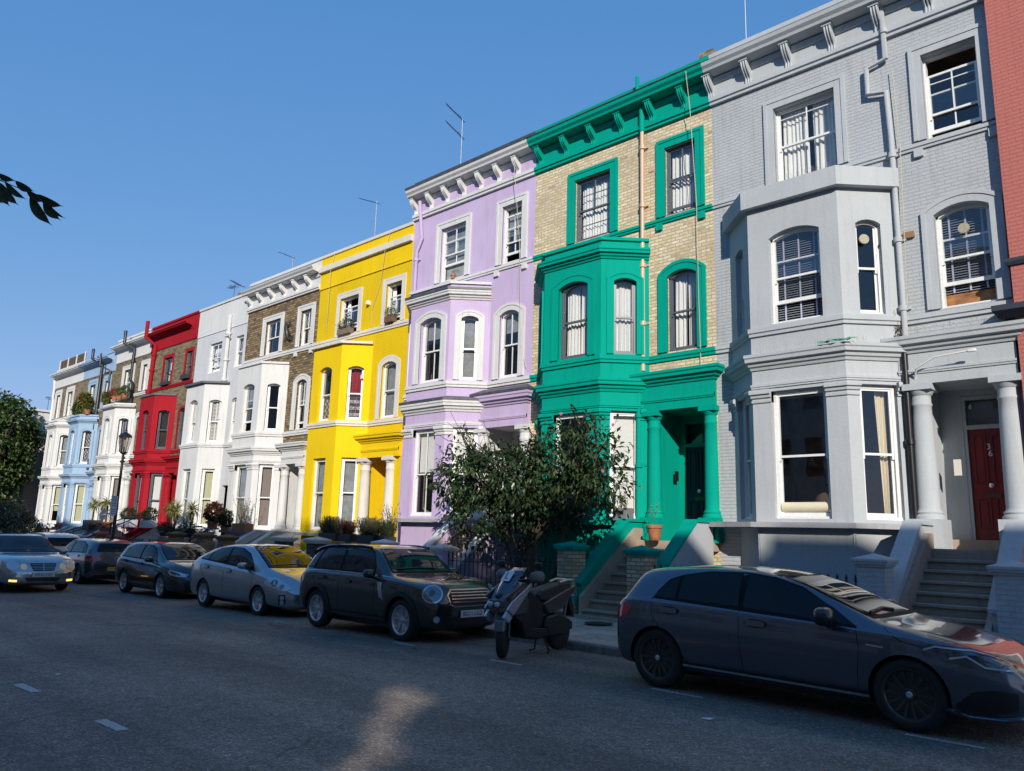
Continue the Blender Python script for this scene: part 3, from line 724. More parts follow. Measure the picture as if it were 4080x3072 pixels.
# ------------------------------------------------------------------ the terrace
c_grey = (0.475, 0.50, 0.52); c_green = (0.0, 0.33, 0.245); c_lilac = (0.56, 0.445, 0.65); c_yel = (0.84, 0.575, 0.012)
c_red = (0.36, 0.016, 0.026); c_blue = (0.33, 0.46, 0.62); c_white = (0.67, 0.67, 0.66); c_salm = (0.50, 0.17, 0.145)
grey_p = stucco('grey_render', c_grey, 0.5, 0.3, 0.30); grey_b = stucco('grey_painted_brick', c_grey, 0.5, 0.3, 0.50, brick=1)
green_p = stucco('green_paint', c_green, 0.38, 0.2, 0.45)
lilac_p = stucco('lilac_render', c_lilac, 0.6, 0.3, 0.35)
yel_p = stucco('yellow_render', c_yel, 0.5, 0.25, 0.25); yel_b = stucco('yellow_painted_brick', dark(c_yel, 0.93), 0.5, 0.3, 0.30, brick=.45)
red_p = stucco('red_render', c_red, 0.45, 0.3, 0.55); blue_p = stucco('blue_render', c_blue, 0.5, 0.3, 0.60)
white_p = stucco('white_render', c_white, 0.5, 0.2, 0.55); white_b = stucco('white_painted_brick', (0.62, 0.63, 0.65), 0.6, 0.3, 0.4, brick=.45)
cream_t = stucco('cream_trim', (0.70, 0.66, 0.60), 0.55, 0.25, 0.4)
salm_b = stucco('salmon_painted_brick', c_salm, 0.6, 0.25, 0.2, brick=1)
navy_p = stucco('navy_paint', (0.05, 0.06, 0.08), 0.45, 0.2, 0.2)
brick_y = brick('yellow_stock_brick', [(0.0, (0.66, 0.52, 0.28)), (0.45, (0.76, 0.63, 0.38)), (0.75, (0.82, 0.71, 0.49)), (0.95, (0.76, 0.58, 0.38)), (1, (0.50, 0.38, 0.21))], (0.42, 0.37, 0.29), 0.235, 0.083, 0.013)
brick_b = brick('brown_stock_brick', [(0, (0.10, 0.07, 0.035)), (0.35, (0.28, 0.19, 0.085)), (0.7, (0.42, 0.30, 0.15)), (1, (0.15, 0.10, 0.05))], (0.10, 0.075, 0.05), 0.25, 0.095, 0.018)
brick_o = brick('old_brown_brick', [(0, (0.12, 0.085, 0.045)), (0.4, (0.26, 0.19, 0.10)), (0.75, (0.34, 0.26, 0.14)), (1, (0.16, 0.12, 0.07))], (0.14, 0.115, 0.085), 0.25, 0.09, 0.016)
brick_p = brick('pier_brick', [(0, (0.16, 0.11, 0.06)), (0.5, (0.26, 0.20, 0.11)), (1, (0.34, 0.27, 0.17))], (0.17, 0.14, 0.10))
brick_d = brick('dark_brick', [(0, (0.04, 0.03, 0.03)), (0.5, (0.09, 0.07, 0.065)), (1, (0.13, 0.10, 0.09))], (0.12, 0.11, 0.10))
door_red = plain('door_red', (0.22, 0.012, 0.01), 0.35, nz=0.25, nscale=3)
yellow_door = plain('door_yellow', (0.72, 0.40, 0.01), 0.4)
dgrey_cap = plain('dark_grey_cap', (0.09, 0.10, 0.12), 0.5, nz=0.2)

A1 = 'terraced_house'
grey = house(A1, 'pale grey house of painted brick with red front door numbered 36', -8.32, -2.5, LA, grey_b, grey_p, dict(
    bay=(-7.08, -5.18), porch=(-4.12, -2.72), w3a=(-6.77, -5.40, {'bars': 'cht', 'in': 'drapes:1.02', 'rec': .16}), w3b=(-3.68, -2.71, {'bars': 'cht', 'drop': 0.36, 'open': 0.12, 'rec': .16}),
    w2b=(-3.67, -2.74, {'in': 'blind:0.85', 'open': 0.42, 'rec': .14}), baym=grey_p, parm=grey_p, pil=True, bay_in=('net', 'blind', 'roller:0'), g_in=('room:0', None, 'cream'),
    bay_open=(0, 0.40, 0), baycorn=False, capout=0.16, capdrop=0.38, arch=0.2, number='36', doorm=door_red, door=(-3.73, -2.93), basem=grey_p, entx=(-4.45, -2.52), colr=0.2, bayw=(0.24, 0.20), cantw=0.5, broff=0.02, nbr=6, ledgex=True))
green = house(A1, 'yellow brick house with bright teal green bay, cornice and porch', -13.97, -8.32, LA, brick_y, green_p, dict(
    bay=(-12.82, -10.97), porch=(-9.98, -8.50), w3a=(-12.50, -11.30, {'bars': 'cChH', 'in': 'drape'}), w3b=(-9.63, -8.77, {'bars': 'cC', 'open': 0.10, 'in': 'drape'}),
    w2b=(-9.60, -8.79, {'in': 'drapes:1.1'}), frame=grey_gloss, pil=True, arch_bay=0.2, arch=0.22, bay_in=('drape', 'drapes:1.1', 'drape'), g_in=('net', 'lace:0.4', 'roller:1'), gframe=white_gloss,
    doorm=navy_p, dframe=green_p, bayw=(0.27, 0.21), cantw=0.56, broff=0.22, nbr=6, gutter=True, ledgem=green_p, door=(-9.90, -9.05), entx=(-10.25, -8.34)))
lilac = house(A1, 'lilac rendered house with white window surrounds and dark lead ledges', -19.45, -13.97, LA, lilac_p, white_p, dict(
    bay=(-18.30, -16.50), porch=(-15.75, -14.15), w3a=(-18.02, -16.85, {'bars': 'ch', 'open': 0.5, 'in': 'net'}), w3b=(-15.27, -14.47, {'bars': 'ch', 'drop': 0.25, 'open': 0.25, 'in': 'net:0.5'}),
    w2b=(-15.25, -14.47, {'bars': 'c', 'in': 'net:0.3'}), baym=lilac_p, parm=lilac_p, lead=True, pil=True, arch=0.2, arch_bay=0.2, bay_in=('net:0.3', 'net:0.3', 'net'), bbars=('c', 'c', ''), gbars='c',
    g_in=('roller:0.5', 'roller:0.5', 'roller:0.5'), entm=lilac_p, porchm=lilac_p, colm=white_p, porchin=white_p, basem=lilac_p, bayw=(0.27, 0.19), cantw=0.5, broff=0.1, nbr=7, copm=roof_lead, entx=(-16.05, -14.0)))
yellow = house(A1, 'bright yellow house with cream window surrounds and cream porch columns', -24.92, -19.45, LB, yel_b, cream_t, dict(
    bay=(-23.80, -22.08), porch=(-21.3, -19.95), w3a=(-23.50, -22.37, {'bars': 'cC', 'drop': 0.32, 'open': 0.2, 'in': 'drapes:0.5'}), w3b=(-20.76, -19.93, {'bars': 'c', 'drop': 0.4, 'open': 0.15, 'in': 'drapes:0.4'}),
    w2b=(-20.75, -19.98, {'in': 'net'}), baym=yel_p, parm=yel_p, top='plain', walltop=10.72, bands=[(11.37, 11.58, 0.12), (10.70, 10.74, 0.02)], baycorn=False, c1=False, entline=False, capout=0.12, baycap=cream_t,
    arch=0.2, bay_in=('net', 'lace:0.5', 'redlace'), g_in=('net', 'net', 'net'), porchm=yel_p, porchin=yel_p, colm=cream_t, doorm=yellow_door, dframe=yel_p, basem=yel_p, copm=cream_t, bandm=cream_t, lugs=False,
    cornm=cream_t, entm=yel_p, colr=0.19, gmeet=0.52, proud=0.02, gfront=(0.5, 1.35)))
brown = house(A1, 'brown brick house with white cornice and a black lizard ornament between its top windows', -30.38, -24.92, LB, brick_b, white_p, dict(
    bay=(-29.25, -27.45), porch=(-26.35, -25.15), w3a=(-28.78, -27.60, {'bars': 'cC', 'in': None}), w3b=(-26.12, -25.36, {'bars': 'c', 'in': 'net:0.4'}), w2b=(-26.0, -25.30, {'bars': 'cC', 'open': 0.2}),
    parm=white_p, pil=True, arch=0.2, bay_in=('net', 'net:0.4', None), bay_open=(0, 0.35, 0), baycorn=False, g_in=('net', 'net', 'tan:1'), colm=white_p, bayw=(0.26, 0.24), cantw=0.5, nbr=6, broff=0.2, door=(-26.1, -25.4)))
white = house(A1, 'plain white painted house with two shuttered bay windows and a dark grey bay roof', -35.05, -30.38, LC, white_b, white_p, dict(
    bay=(-33.90, -32.20), door_recess=(-31.25, -30.55, 3.41), w3a=(-33.70, -32.55, {'bars': 'c', 'in': 'drape', 'open': .25}), w3b=(-31.30, -30.60, {'in': 'net'}), w2b=(-31.15, -30.55, {'in': 'net'}),
    baym=white_p, parm=white_p, top='plain', walltop=10.40, bands=[(10.36, 10.39, 0.01)], s3band=False, baycorn=False, c1=False, entline=False, broofz=7.4, baycap=dgrey_cap, capout=0.14, arch=0,
    bay_in=('shutter', 'shutter', 'shutter'), g_in=('net', 'net', 'yellow:1'), bbars=('', '', ''), cantw=0.52))
red = house(A1, 'brown brick house with deep red parapet, bay and porch', -40.30, -35.05, LC, brick_o, red_p, dict(
    bay=(-38.95, -37.35), porch=(-36.5, -35.35), w3a=(-38.5, -37.58, {'in': 'drapes', 'bars': 'c'}), w3b=(-36.05, -35.42, {'in': 'net', 'bars': 'c'}), w2b=(-36.15, -35.47, {'in': 'tan:1'}), frame=grey_gloss,
    top='cove', parm=red_p, pil=True, arch=0.14, arch2=0.1, proud=0.02, baycorn=False, baycap=dgrey_cap, bay_in=('tan:1', 'tan:0.6', 'darkblind'), g_in=('net', 'roller:1', 'roller:1'), cantw=0.52, corx=(-40.3, -35.6), basem=white_p, lugs=False, ledgem=red_p))
white2 = house(A1, 'brown brick house with white parapet and flower pots on its white bay roof', -44.90, -40.30, LC, brick_o, white_p, dict(
    bay=(-43.75, -42.15), porch=(-41.35, -40.5), w3a=(-43.5, -42.4, {'bars': 'cChH', 'in': 'net'}), w3b=(-41.05, -40.50, {'bars': 'cChH'}), w2b=(-41.1, -40.5, {}), top='cove', pil=True, arch=0.22,
    arch_bay=0.16, bay_in=('net', 'net', 'blind'), g_in=('tan:1', 'tan:1', 'tan:1'), cantw=0.5, lugs=False))
blue = house(A1, 'brown brick house with pale blue bay and pale blue parapet', -49.85, -44.90, LD, brick_o, blue_p, dict(
    bay=(-48.75, -47.25), porch=(-46.1, -45.1), w3a=(-48.5, -47.6, {'in': 'net', 'up': 0.12, 'rise': 0.0}), w3b=(-46.2, -45.55, {'in': 'net', 'up': 0.12}), w2b=(-46.1, -45.5, {}), top='cove', pil=True, arch=0.2,
    arch_bay=0.16, bay_in=('net', 'net', 'lace:1'), g_in=('yellow:1', 'yellow:1', 'yellow:1'), cantw=0.5, corx=(-49.85, -45.25), s3band=True, lugs=False))
white3 = house(A1, 'end house of brown brick with white bay and a wicker screen on its roof', -54.80, -49.85, LD, brick_o, white_p, dict(
    bay=(-52.45, -50.95), w3a=(-54.3, -53.6, {'in': 'roller:1', 'up': 0.12}), w3b=(-52.25, -51.35, {'in': 'net', 'up': 0.12}), top='cove', pil=True, arch=0.2, arch_bay=0.16, bay_in=('net', 'net', 'net'),
    g_in=('yellow:1', 'yellow:1', 'yellow:0.7'), cantw=0.5, lugs=False))
# salmon house at the right edge of the picture: a plain painted brick wall with a navy string course and sill
H = thing(A1, (-0.7, YF, PVH), 'salmon pink painted brick house at the right edge', 'house', 'terraced houses along the far side of the street')
M = MB(); sg = Seg((-2.47, YF-0.22), (1.0, YF-0.22))
sops = [(0.9, 2.1, 9.6, 11.4, 0), (0.9, 2.2, 6.1, 7.96, 0.14), (0.8, 2.4, 2.2, 4.6, 0)]
wall(M, sg, -0.9, 13.4, sops, 0.14); M.quad((-2.47, YF-0.22, -0.9), (-2.47, YF+0.3, -0.9), (-2.47, YF+0.3, 13.4), (-2.47, YF-0.22, 13.4))
M.build('wall', salm_b, H)
for (a, b, c, d, e) in sops: sash(sg, a, b, c, d, e, H, white_gloss, GLASS, inside='net')
M = MB(); M.box(-2.46, 1.0, YF+0.6, YF+8, -0.9, 13.3); M.build('room', room_mat, H)
M = MB()
for (zb, zt, out) in ((5.66, 5.86, 0.3), (6.62, 6.74, 0.08)): sweep(M, [(-2.47, YF), (-2.47, YF-0.22), (1.0, YF-0.22)], [(-0.01, zb), (out*0.5, zb), (out, zb+(zt-zb)*0.5), (out, zt), (-0.01, zt+0.02)])
M.build('string_course', navy_p, H)
M = MB(); sweep(M, [(-2.47, YF), (-2.47, YF-0.22), (1.0, YF-0.22)], cornice_prof(12.7, 13.3, 0.4)); M.build('cornice', salm_b, H)

H = thing(A1, (4, YF, PVH), 'cream rendered house added beyond the salmon one, just outside the view', 'house', 'terraced houses along the far side of the street')  # unseen; its cream wall replaces red in the near bonnet's reflection
M = MB(); sg = Seg((1.01, YF), (7.0, YF)); sops = [(u, u+w_, z, z+h_, 0) for z, h_ in ((2.2, 2.4), (6.1, 1.9), (9.6, 1.8)) for u, w_ in ((0.9, 1.2), (3.9, .95))]
wall(M, sg, -0.9, 13.0, sops, 0.14); M.build('wall', cream_t, H)
for (a, b, c, d, e) in sops: sash(sg, a, b, c, d, e, H, white_gloss, GLASS, inside='net')
M = MB(); M.box(1.02, 7.0, YF+0.6, YF+8, -0.9, 12.9); M.build('room', room_mat, H)

M = MB(); M.box(-31.4, -30.4, YF+.42, YF+.46, 1.2, 3.45); M.build('porch_wall', white_p, white)
M = MB(); M.box(-3.66, -2.76, YF+.30, YF+.33, 6.12, 6.42); M.build('plywood_board', plain('plywood', (.38, .17, .06), .6, nz=.6, nscale=5), grey)
for sg_, u, z in ((Seg((-8.32, YF), (-2.5, YF)), 5.12, 7.62), (Seg((-5.18, 14.85), (-4.33, 15.70)), .55, 7.66)):
    M = MB(); c_ = sg_.at(u, z, .085); M.prism([(u+.10*math.cos(k*math.pi/8), z+.10*math.sin(k*math.pi/8)) for k in range(16)], .07, .10, lambda a, v, h: sg_.at(a, v, h)); M.build('window_fan', plain('fan_cream', (.42, .38, .26), .6, nz=.4, nscale=60), grey)

# stairs
steps(grey, LA, -3.98, -2.78, grey_p, grey_p, stone, grey_p, grey_p)
steps(green, LA, -10.0, -8.62, green_p, grey_p, stone, green_p, green_p)
steps(lilac, LA, -15.6, -14.3, lilac_p, lilac_p, stone, white_p, white_p)
steps(yellow, LB, -21.1, -20.05, yel_p, yel_p, stone, cream_t, cream_t, n=8)
steps(brown, LB, -26.25, -25.25, white_p, white_p, stone, white_p, white_p, n=8)
steps(red, LC, -36.35, -35.45, red_p, white_p, stone, red_p, red_p, n=8)
steps(white, LC, -31.3, -30.5, None, None, stone, white_p, white_p, n=8)
steps(white2, LC, -41.3, -40.5, white_p, white_p, stone, white_p, white_p, n=8)
steps(blue, LD, -46.0, -45.2, white_p, white_p, stone, white_p, white_p, n=8)
# ------------------------------------------------------------------ vehicles
rubber = plain('rubber', (0.018, 0.018, 0.018), 0.75, nz=0.2)
blk = plain('black_plastic', (0.014, 0.014, 0.015), 0.4); trim_b = plain('black_trim', (0.01, 0.01, 0.011), 0.25, coat=0.5)
alloy = plain('alloy', (0.60, 0.60, 0.62), 0.28, 0.8); alloy_b = plain('black_alloy', (0.075, 0.068, 0.066), 0.3, 0.6)
chrome = plain('chrome_trim', (0.55, 0.55, 0.56), 0.2, 1); lensg = plain('lamp_glass_grey', (0.16, 0.18, 0.21), 0.1, 0.4, coat=1); lens = plain('lamp_lens', (0.50, 0.53, 0.57), 0.12, 0.35, coat=1)
lensd = plain('dark_lens', (0.035, 0.04, 0.05), 0.06, 0, coat=1); redlens = plain('red_lens', (0.55, 0.015, 0.02), 0.12, 0, coat=1)
plate_w = plain('plate_white', (0.68, 0.68, 0.68), 0.4); plate_y = plain('plate_yellow', (0.72, 0.50, 0.06), 0.4); ink = plain('plate_ink', (0.01, 0.01, 0.012), 0.5)
def carglass(name, col):
    m, nt, b = newmat(name); b.inputs['Base Color'].default_value = (*col, 1); b.inputs['Roughness'].default_value = 0.02
    b.inputs['IOR'].default_value = 1.36; b.inputs['Coat Weight'].default_value = 0.0; b.inputs['Coat Roughness'].default_value = 0.0
    f = noise(nt, 2.5, 3, objco(nt)); nt.links.new(ramp(nt, f, [(0.35, dark(col, 0.4)), (0.7, col)]), b.inputs['Base Color']); MATS[name] = m; return m
wtrim = plain('window_trim', (0.008, 0.008, 0.009), 0.6, spec=0.15); cglass = carglass('car_glass', (0.006, 0.008, 0.011)); cglass_l = carglass('car_glass_lighter', (0.03, 0.034, 0.038))
def emis(name, col, s):
    m, nt, b = newmat(name); b.inputs['Base Color'].default_value = (*col, 1); b.inputs['Emission Color'].default_value = (*col, 1); b.inputs['Emission Strength'].default_value = s; return m

def car_body(T, paint, name='body'):
    """lofted shell; T holds tables zt, belt, w, wr, zb along x"""
    x0, x1 = T['zt'][0][0], T['zt'][-1][0]
    n = T.get('n', 40); xs = []
    for i in range(n+1):
        t = i/n; t = t-0.045*math.sin(2*math.pi*t)*1.0; xs.append(x0+(x1-x0)*t)
    f = smooth_interp; vs = []; K = 13
    for x in xs:
        zt, be, w, wr, zb = f(T['zt'], x), f(T['belt'], x), f(T['w'], x), f(T['wr'], x), f(T['zb'], x)
        be = min(be, zt-0.012); wb = w*T.get('shoulder', 0.94); wr = min(wr, wb-0.01); h = zt-be; cm = T.get('crease', 0.012)
        zm = zb+(be-zb)*0.45
        row = [(0, zb), (w*0.6, zb), (w*0.88, zb+0.01), (w*0.965, zb+0.07), (w*0.985, zb+(be-zb)*0.28), (w, zm+0.02), (w*1.0-0.004, zb+(be-zb)*0.72), (w*0.985, be-0.07-cm),
               (w*0.968, be-0.022), (wb+0.004, be-0.004), (wb-0.012, be+0.006), (wb+(wr-wb)*0.5+0.012*min(1, h*3), be+h*0.52), (wr, zt-0.085*h-0.008), (wr*0.86, zt-0.03*h-0.004), (0, zt)]
        vs.append([(x, -y, z) for y, z in row]+[(x, y, z) for y, z in row[1:-1]][::-1])
    m = len(vs[0]); V = [p for r in vs for p in r]; F = []
    for i in range(len(xs)-1):
        for j in range(m): a = i*m+j; b = i*m+(j+1) % m; F.append((a, b, b+m, a+m))
    for base, rev in ((0, True), ((len(xs)-1)*m, False)):
        # cap by joining left and right points
        half = (m+2)//2
        L = [base+i for i in range(half)]; Rr = [base]+[base+m-i for i in range(1, half-1)]+[base+half-1]
        for i in range(half-1):
            q = [L[i], L[i+1], Rr[i+1], Rr[i]]; q = list(dict.fromkeys(q))
            if len(q) > 2: F.append(tuple(q if rev else q[::-1]))
    me = bpy.data.meshes.new(name); me.from_pydata(V, [], F); me.materials.append(paint); me.materials.append(blk)
    bm = bmesh.new(); bm.from_mesh(me); bmesh.ops.recalc_face_normals(bm, faces=bm.faces); bm.to_mesh(me); bm.free()
    ob = bpy.data.objects.new(name, me); COL.objects.link(ob)
    s = ob.modifiers.new('s', 'SUBSURF'); s.levels = 2; s.render_levels = 2
    dg = bpy.context.evaluated_depsgraph_get(); sm = bpy.data.meshes.new_from_object(ob.evaluated_get(dg))
    ob.modifiers.clear(); ob.data = sm
    bv = BVHTree.FromPolygons([v.co.copy() for v in sm.vertices], [tuple(p.vertices) for p in sm.polygons])
    # wheel arches
    for ax in T['axles']:
        for sy in (-1, 1):
            C = MB(); r = T['arch']; pr = []
            yo = sy*(T['wmax']+0.15); yi = sy*(T['wmax']-0.30)
            C.lathe([(r, 0), (r, 0.45)], (0, 0, 0), 36)
            Mx = Matrix.Translation((ax, yi if sy > 0 else yo, T['zc'])) @ Matrix.Rotation(R(-90), 4, 'X')
            C.v = [tuple(Mx @ Vector(p)) for p in C.v]
            cu = C.build('cut', blk); cu.data.materials.clear(); cu.data.materials.append(paint); cu.data.materials.append(blk)
            for p in cu.data.polygons: p.material_index = 1
            b = ob.modifiers.new('b', 'BOOLEAN'); b.operation = 'DIFFERENCE'; b.object = cu; b.solver = 'EXACT'; b.material_mode = 'INDEX'
            dg = bpy.context.evaluated_depsgraph_get(); dg.update()
            nm = bpy.data.meshes.new_from_object(ob.evaluated_get(dg)); ob.modifiers.clear(); ob.data = nm
            bpy.data.objects.remove(cu)
    for p in ob.data.polygons: p.use_smooth = True
    ob.data.set_sharp_from_angle(angle=R(42)); ob.data.name = name
    return ob, bv
def ushift(pts, vw):
    # corner views (yaw +-50) are drawn with u measured past the centre of the nose
    if abs(vw[0]) == 50: return [(p[0]-math.copysign(USH[0], p[0]), p[1]) for p in pts]
    return pts
USH = [0.45]
def view(yaw=0, pitch=0):
    """projection seen from outside: yaw 0 = from the front (+x), -90 = near side (-y), 90 = far side, 180 = rear"""
    a = R(yaw); p = R(pitch)
    out = Vector((math.cos(a)*math.cos(p), math.sin(a)*math.cos(p), math.sin(p)))
    U = Vector((0, 0, 1)).cross(out).normalized() if abs(out.z) < 0.99 else Vector((1, 0, 0))
    V = out.cross(U)
    if abs(out.z) >= 0.99: U, V = Vector((1, 0, 0)), Vector((0, 1, 0))
    return out, U, V
def decal(bv, pts, vw, mat, name, parent, off=0.006, cell=0.06, inset=0.004, smooth=True, flip=False):
    out, U, V = view(*vw); bm = bmesh.new(); pts = ushift(pts, vw)
    if flip: pts = [(-a, b) for a, b in pts][::-1]
    f = bm.faces.new([bm.verts.new((a, b, 0)) for a, b in pts])
    us = [p[0] for p in pts]; vs_ = [p[1] for p in pts]
    for ax, lo, hi in ((0, min(us), max(us)), (1, min(vs_), max(vs_))):
        n = max(1, int((hi-lo)/cell))
        for i in range(1, n):
            c = lo+(hi-lo)*i/n; co_ = Vector((c, 0, 0)) if ax == 0 else Vector((0, c, 0)); no = Vector((1, 0, 0)) if ax == 0 else Vector((0, 1, 0))
            bmesh.ops.bisect_plane(bm, geom=bm.verts[:]+bm.edges[:]+bm.faces[:], plane_co=co_, plane_no=no)
    bmesh.ops.triangulate(bm, faces=[q for q in bm.faces if len(q.verts) > 4])
    for v in bm.verts:
        o = U*v.co.x+V*v.co.y+out*6; h, nn, _, _ = bv.ray_cast(o, -out)
        if h is None:
            h, nn, _, _ = bv.find_nearest(U*v.co.x+V*v.co.y+out*T_REACH[0])
        if nn.dot(out) < 0: nn = -nn
        v.co = h+nn*off; v.normal = nn
    bm.normal_update()
    be = [e for e in bm.edges if e.is_boundary]
    r = bmesh.ops.extrude_edge_only(bm, edges=be)
    for v in [g for g in r['geom'] if isinstance(g, bmesh.types.BMVert)]:
        h, nn, _, _ = bv.find_nearest(v.co); v.co = h-(v.co-h).normalized()*inset if (v.co-h).length > 1e-6 else h
    bmesh.ops.recalc_face_normals(bm, faces=bm.faces)
    me = bpy.data.meshes.new(name); bm.to_mesh(me); bm.free(); me.materials.append(mat)
    if smooth:
        for p in me.polygons: p.use_smooth = True
        me.set_sharp_from_angle(angle=R(30))
    o = bpy.data.objects.new(name, me); COL.objects.link(o); o.parent = parent; return o
T_REACH = [1.0]
def strip(bv, line, vw, w, mat, name, parent, off=0.003, flip=False, seg=0.05):
    out, U, V = view(*vw); pts = []; line = ushift(line, vw)
    if flip: line = [(-a, b) for a, b in line]
    for (a, b), (c, d) in zip(line, line[1:]):
        n = max(1, int(math.hypot(c-a, d-b)/seg)); pts += [(a+(c-a)*i/n, b+(d-b)*i/n) for i in range(n)]
    pts.append(line[-1]); P = []
    for a, b in pts:
        h, nn, _, _ = bv.ray_cast(U*a+V*b+out*6, -out)
        if h is None: continue
        P.append((h, nn if nn.dot(out) > 0 else -nn))
    M = MB()
    if len(P) < 2: return None
    for i, (h, nn) in enumerate(P):
        d = (P[min(i+1, len(P)-1)][0]-P[max(i-1, 0)][0]).normalized(); s = d.cross(nn).normalized()
        M.v += [tuple(h+s*w/2-nn*0.002), tuple(h+s*w/2+nn*off), tuple(h-s*w/2+nn*off), tuple(h-s*w/2-nn*0.002)]
    for i in range(len(P)-1):
        for k in range(3): a = i*4+k; M.f.append((a, a+1, a+5, a+4))
    M.f += [(0, 1, 2, 3), tuple(len(P)*4-4+k for k in (3, 2, 1, 0))]
    o = M.build(name, mat); o.parent = parent; return o
def wheel_mesh(r, rim_r, style, wdt=0.2):
    """wheel lying with its axle along y, outside towards -y"""
    t = MB(); h = wdt/2
    t.lathe([(rim_r*0.98, -h*0.6), (rim_r, -h*0.96), (rim_r+0.012, -h), (r-0.05, -h*1.02), (r-0.015, -h*0.9), (r-0.002, -h*0.6), (r, -h*0.5), (r, h*0.5), (r-0.015, h*0.9), (r-0.05, h), (rim_r, h)], (0, 0, 0), 40, 'y')
    m = MB(); m.lathe([(rim_r*0.99, -h*0.92), (rim_r*0.90, -h*0.88), (rim_r*0.88, -h*0.4), (rim_r*0.5, h*0.1), (0.02, h*0.12)][::-1] if False else [(0.0, h*0.12), (rim_r*0.87, h*0.1), (rim_r*0.88, -h*0.8), (rim_r*0.93, -h*0.94), (rim_r*1.0, -h*0.97), (rim_r*1.0, -h*0.6)], (0, 0, 0), 40, 'y')
    def spoke(a, w0, w1, r0, r1, da=0.0, dep=0.03):
        c, s = math.cos(a), math.sin(a); c2, s2 = math.cos(a+da), math.sin(a+da)
        vs = []
        for (rr, w, cc, ss, y) in ((r0, w0, c, s, -h*0.62), (r1, w1, c2, s2, -h*0.86)):
            for q in (-1, 1): vs += [(cc*rr-ss*w*q, y, ss*rr+cc*w*q), (cc*rr-ss*w*q*0.8, y+dep, ss*rr+cc*w*q*0.8)]
        m.add(vs, [(0, 2, 6, 4), (0, 4, 5, 1), (2, 3, 7, 6), (1, 5, 7, 3), (0, 1, 3, 2), (4, 6, 7, 5)])
    R1 = rim_r*0.94
    if style == 'multi':
        for i in range(14): spoke(2*math.pi*i/14, 0.011, 0.013, 0.06, R1)
    elif style == 'double':
        for i in range(5):
            a = 2*math.pi*i/5+0.3; spoke(a-0.10, 0.014, 0.017, 0.05, R1, -0.10); spoke(a+0.10, 0.014, 0.017, 0.05, R1, 0.10)
    elif style == 'five':
        for i in range(5): spoke(2*math.pi*i/5+0.2, 0.028, 0.04, 0.05, R1)
    elif style == 'turbine':
        for i in range(5): spoke(2*math.pi*i/5, 0.02, 0.055, 0.05, R1, 0.45)
    elif style == 'hub':
        for i in range(6): spoke(2*math.pi*i/6, 0.03, 0.05, 0.05, R1)
    m.lathe([(0.0, -h*0.76), (0.02, -h*0.76), (0.055, -h*0.72), (0.065, -h*0.5), (0.065, h*0.1)], (0, 0, 0), 18, 'y')
    return t, m
def wheels(Hc, T, r, rim_r, style, rim_m):
    t, m = wheel_mesh(r, rim_r, style)
    tm = None
    for ax in T['axles']:
        for sy in (-1, 1):
            y = sy*(T['wmax']-0.125)
            if tm is None:
                to = t.build('wheel', rubber, None, True, angle=50); mo = m.build('rim', rim_m, None, True, angle=30); tm, mm = to.data, mo.data
                cap = MB(); cap.lathe([(0.0, -0.083), (0.024, -0.083), (0.03, -0.078), (0.03, -0.05)], (0, 0, 0), 16, 'y'); ca = cap.build('centre_cap', alloy, None, True)
            else: to = bpy.data.objects.new('wheel', tm); mo = bpy.data.objects.new('rim', mm); ca = bpy.data.objects.new('centre_cap', ca.data); COL.objects.link(to); COL.objects.link(mo); COL.objects.link(ca)
            to.location = (ax, y, r); to.rotation_euler = (0, 0, math.pi if sy > 0 else 0); to.parent = Hc; mo.parent = to; ca.parent = mo
def superell(M, c, r, e=0.6, nu=16, nv=10, Mx=None):
    def pw(v, e): return math.copysign(abs(v)**e, v)
    o = len(M.v)
    for i in range(nv+1):
        ph = -math.pi/2+math.pi*i/nv
        for k in range(nu):
            th = 2*math.pi*k/nu
            p = Vector((r[0]*pw(math.cos(ph), e)*pw(math.cos(th), e), r[1]*pw(math.cos(ph), e)*pw(math.sin(th), e), r[2]*pw(math.sin(ph), e)))
            if Mx is not None: p = Mx @ p
            M.v.append(tuple(p+Vector(c)))
    for i in range(nv):
        for k in range(nu): a = o+i*nu+k; b = o+i*nu+(k+1) % nu; M.f.append((a, b, b+nu, a+nu))
def mirrors(Hc, x, y, z, mat, s=1.0):
    for sy in (-1, 1):
        M = MB(); superell(M, (x, sy*(y+0.10*s), z), (0.075*s, 0.115*s, 0.072*s), 0.7, Mx=Matrix.Rotation(R(-12*sy), 3, 'Z'))
        o = M.build('wing_mirror', mat, Hc, True); o.matrix_parent_inverse = Matrix()
        M = MB(); M.tube([(x+0.02, sy*(y-0.04), z-0.075), (x+0.01, sy*(y+0.06), z-0.05)], 0.022*s); o2 = M.build('mirror_arm', blk, o); o2.matrix_parent_inverse = Matrix()
def handles(bv, Hc, pts, mat, vwn=-90):
    for (x, z) in pts:
        for side in (-1, 1):
            decal(bv, ell(x, z, .135, .045, 20), (90*side, 0), blk, 'handle_shade', Hc, 0.003, flip=(side > 0), cell=0.05)  # flat black ellipse stands in for the shade behind the handle
            decal(bv, [(x-0.10, z-0.026), (x+0.10, z-0.03), (x+0.115, z+0.003), (x+0.09, z+0.028), (x-0.09, z+0.03), (x-0.115, z+0.003)], (90*side, 0), mat, 'door_handle', Hc, 0.028, flip=(side > 0), cell=0.04)
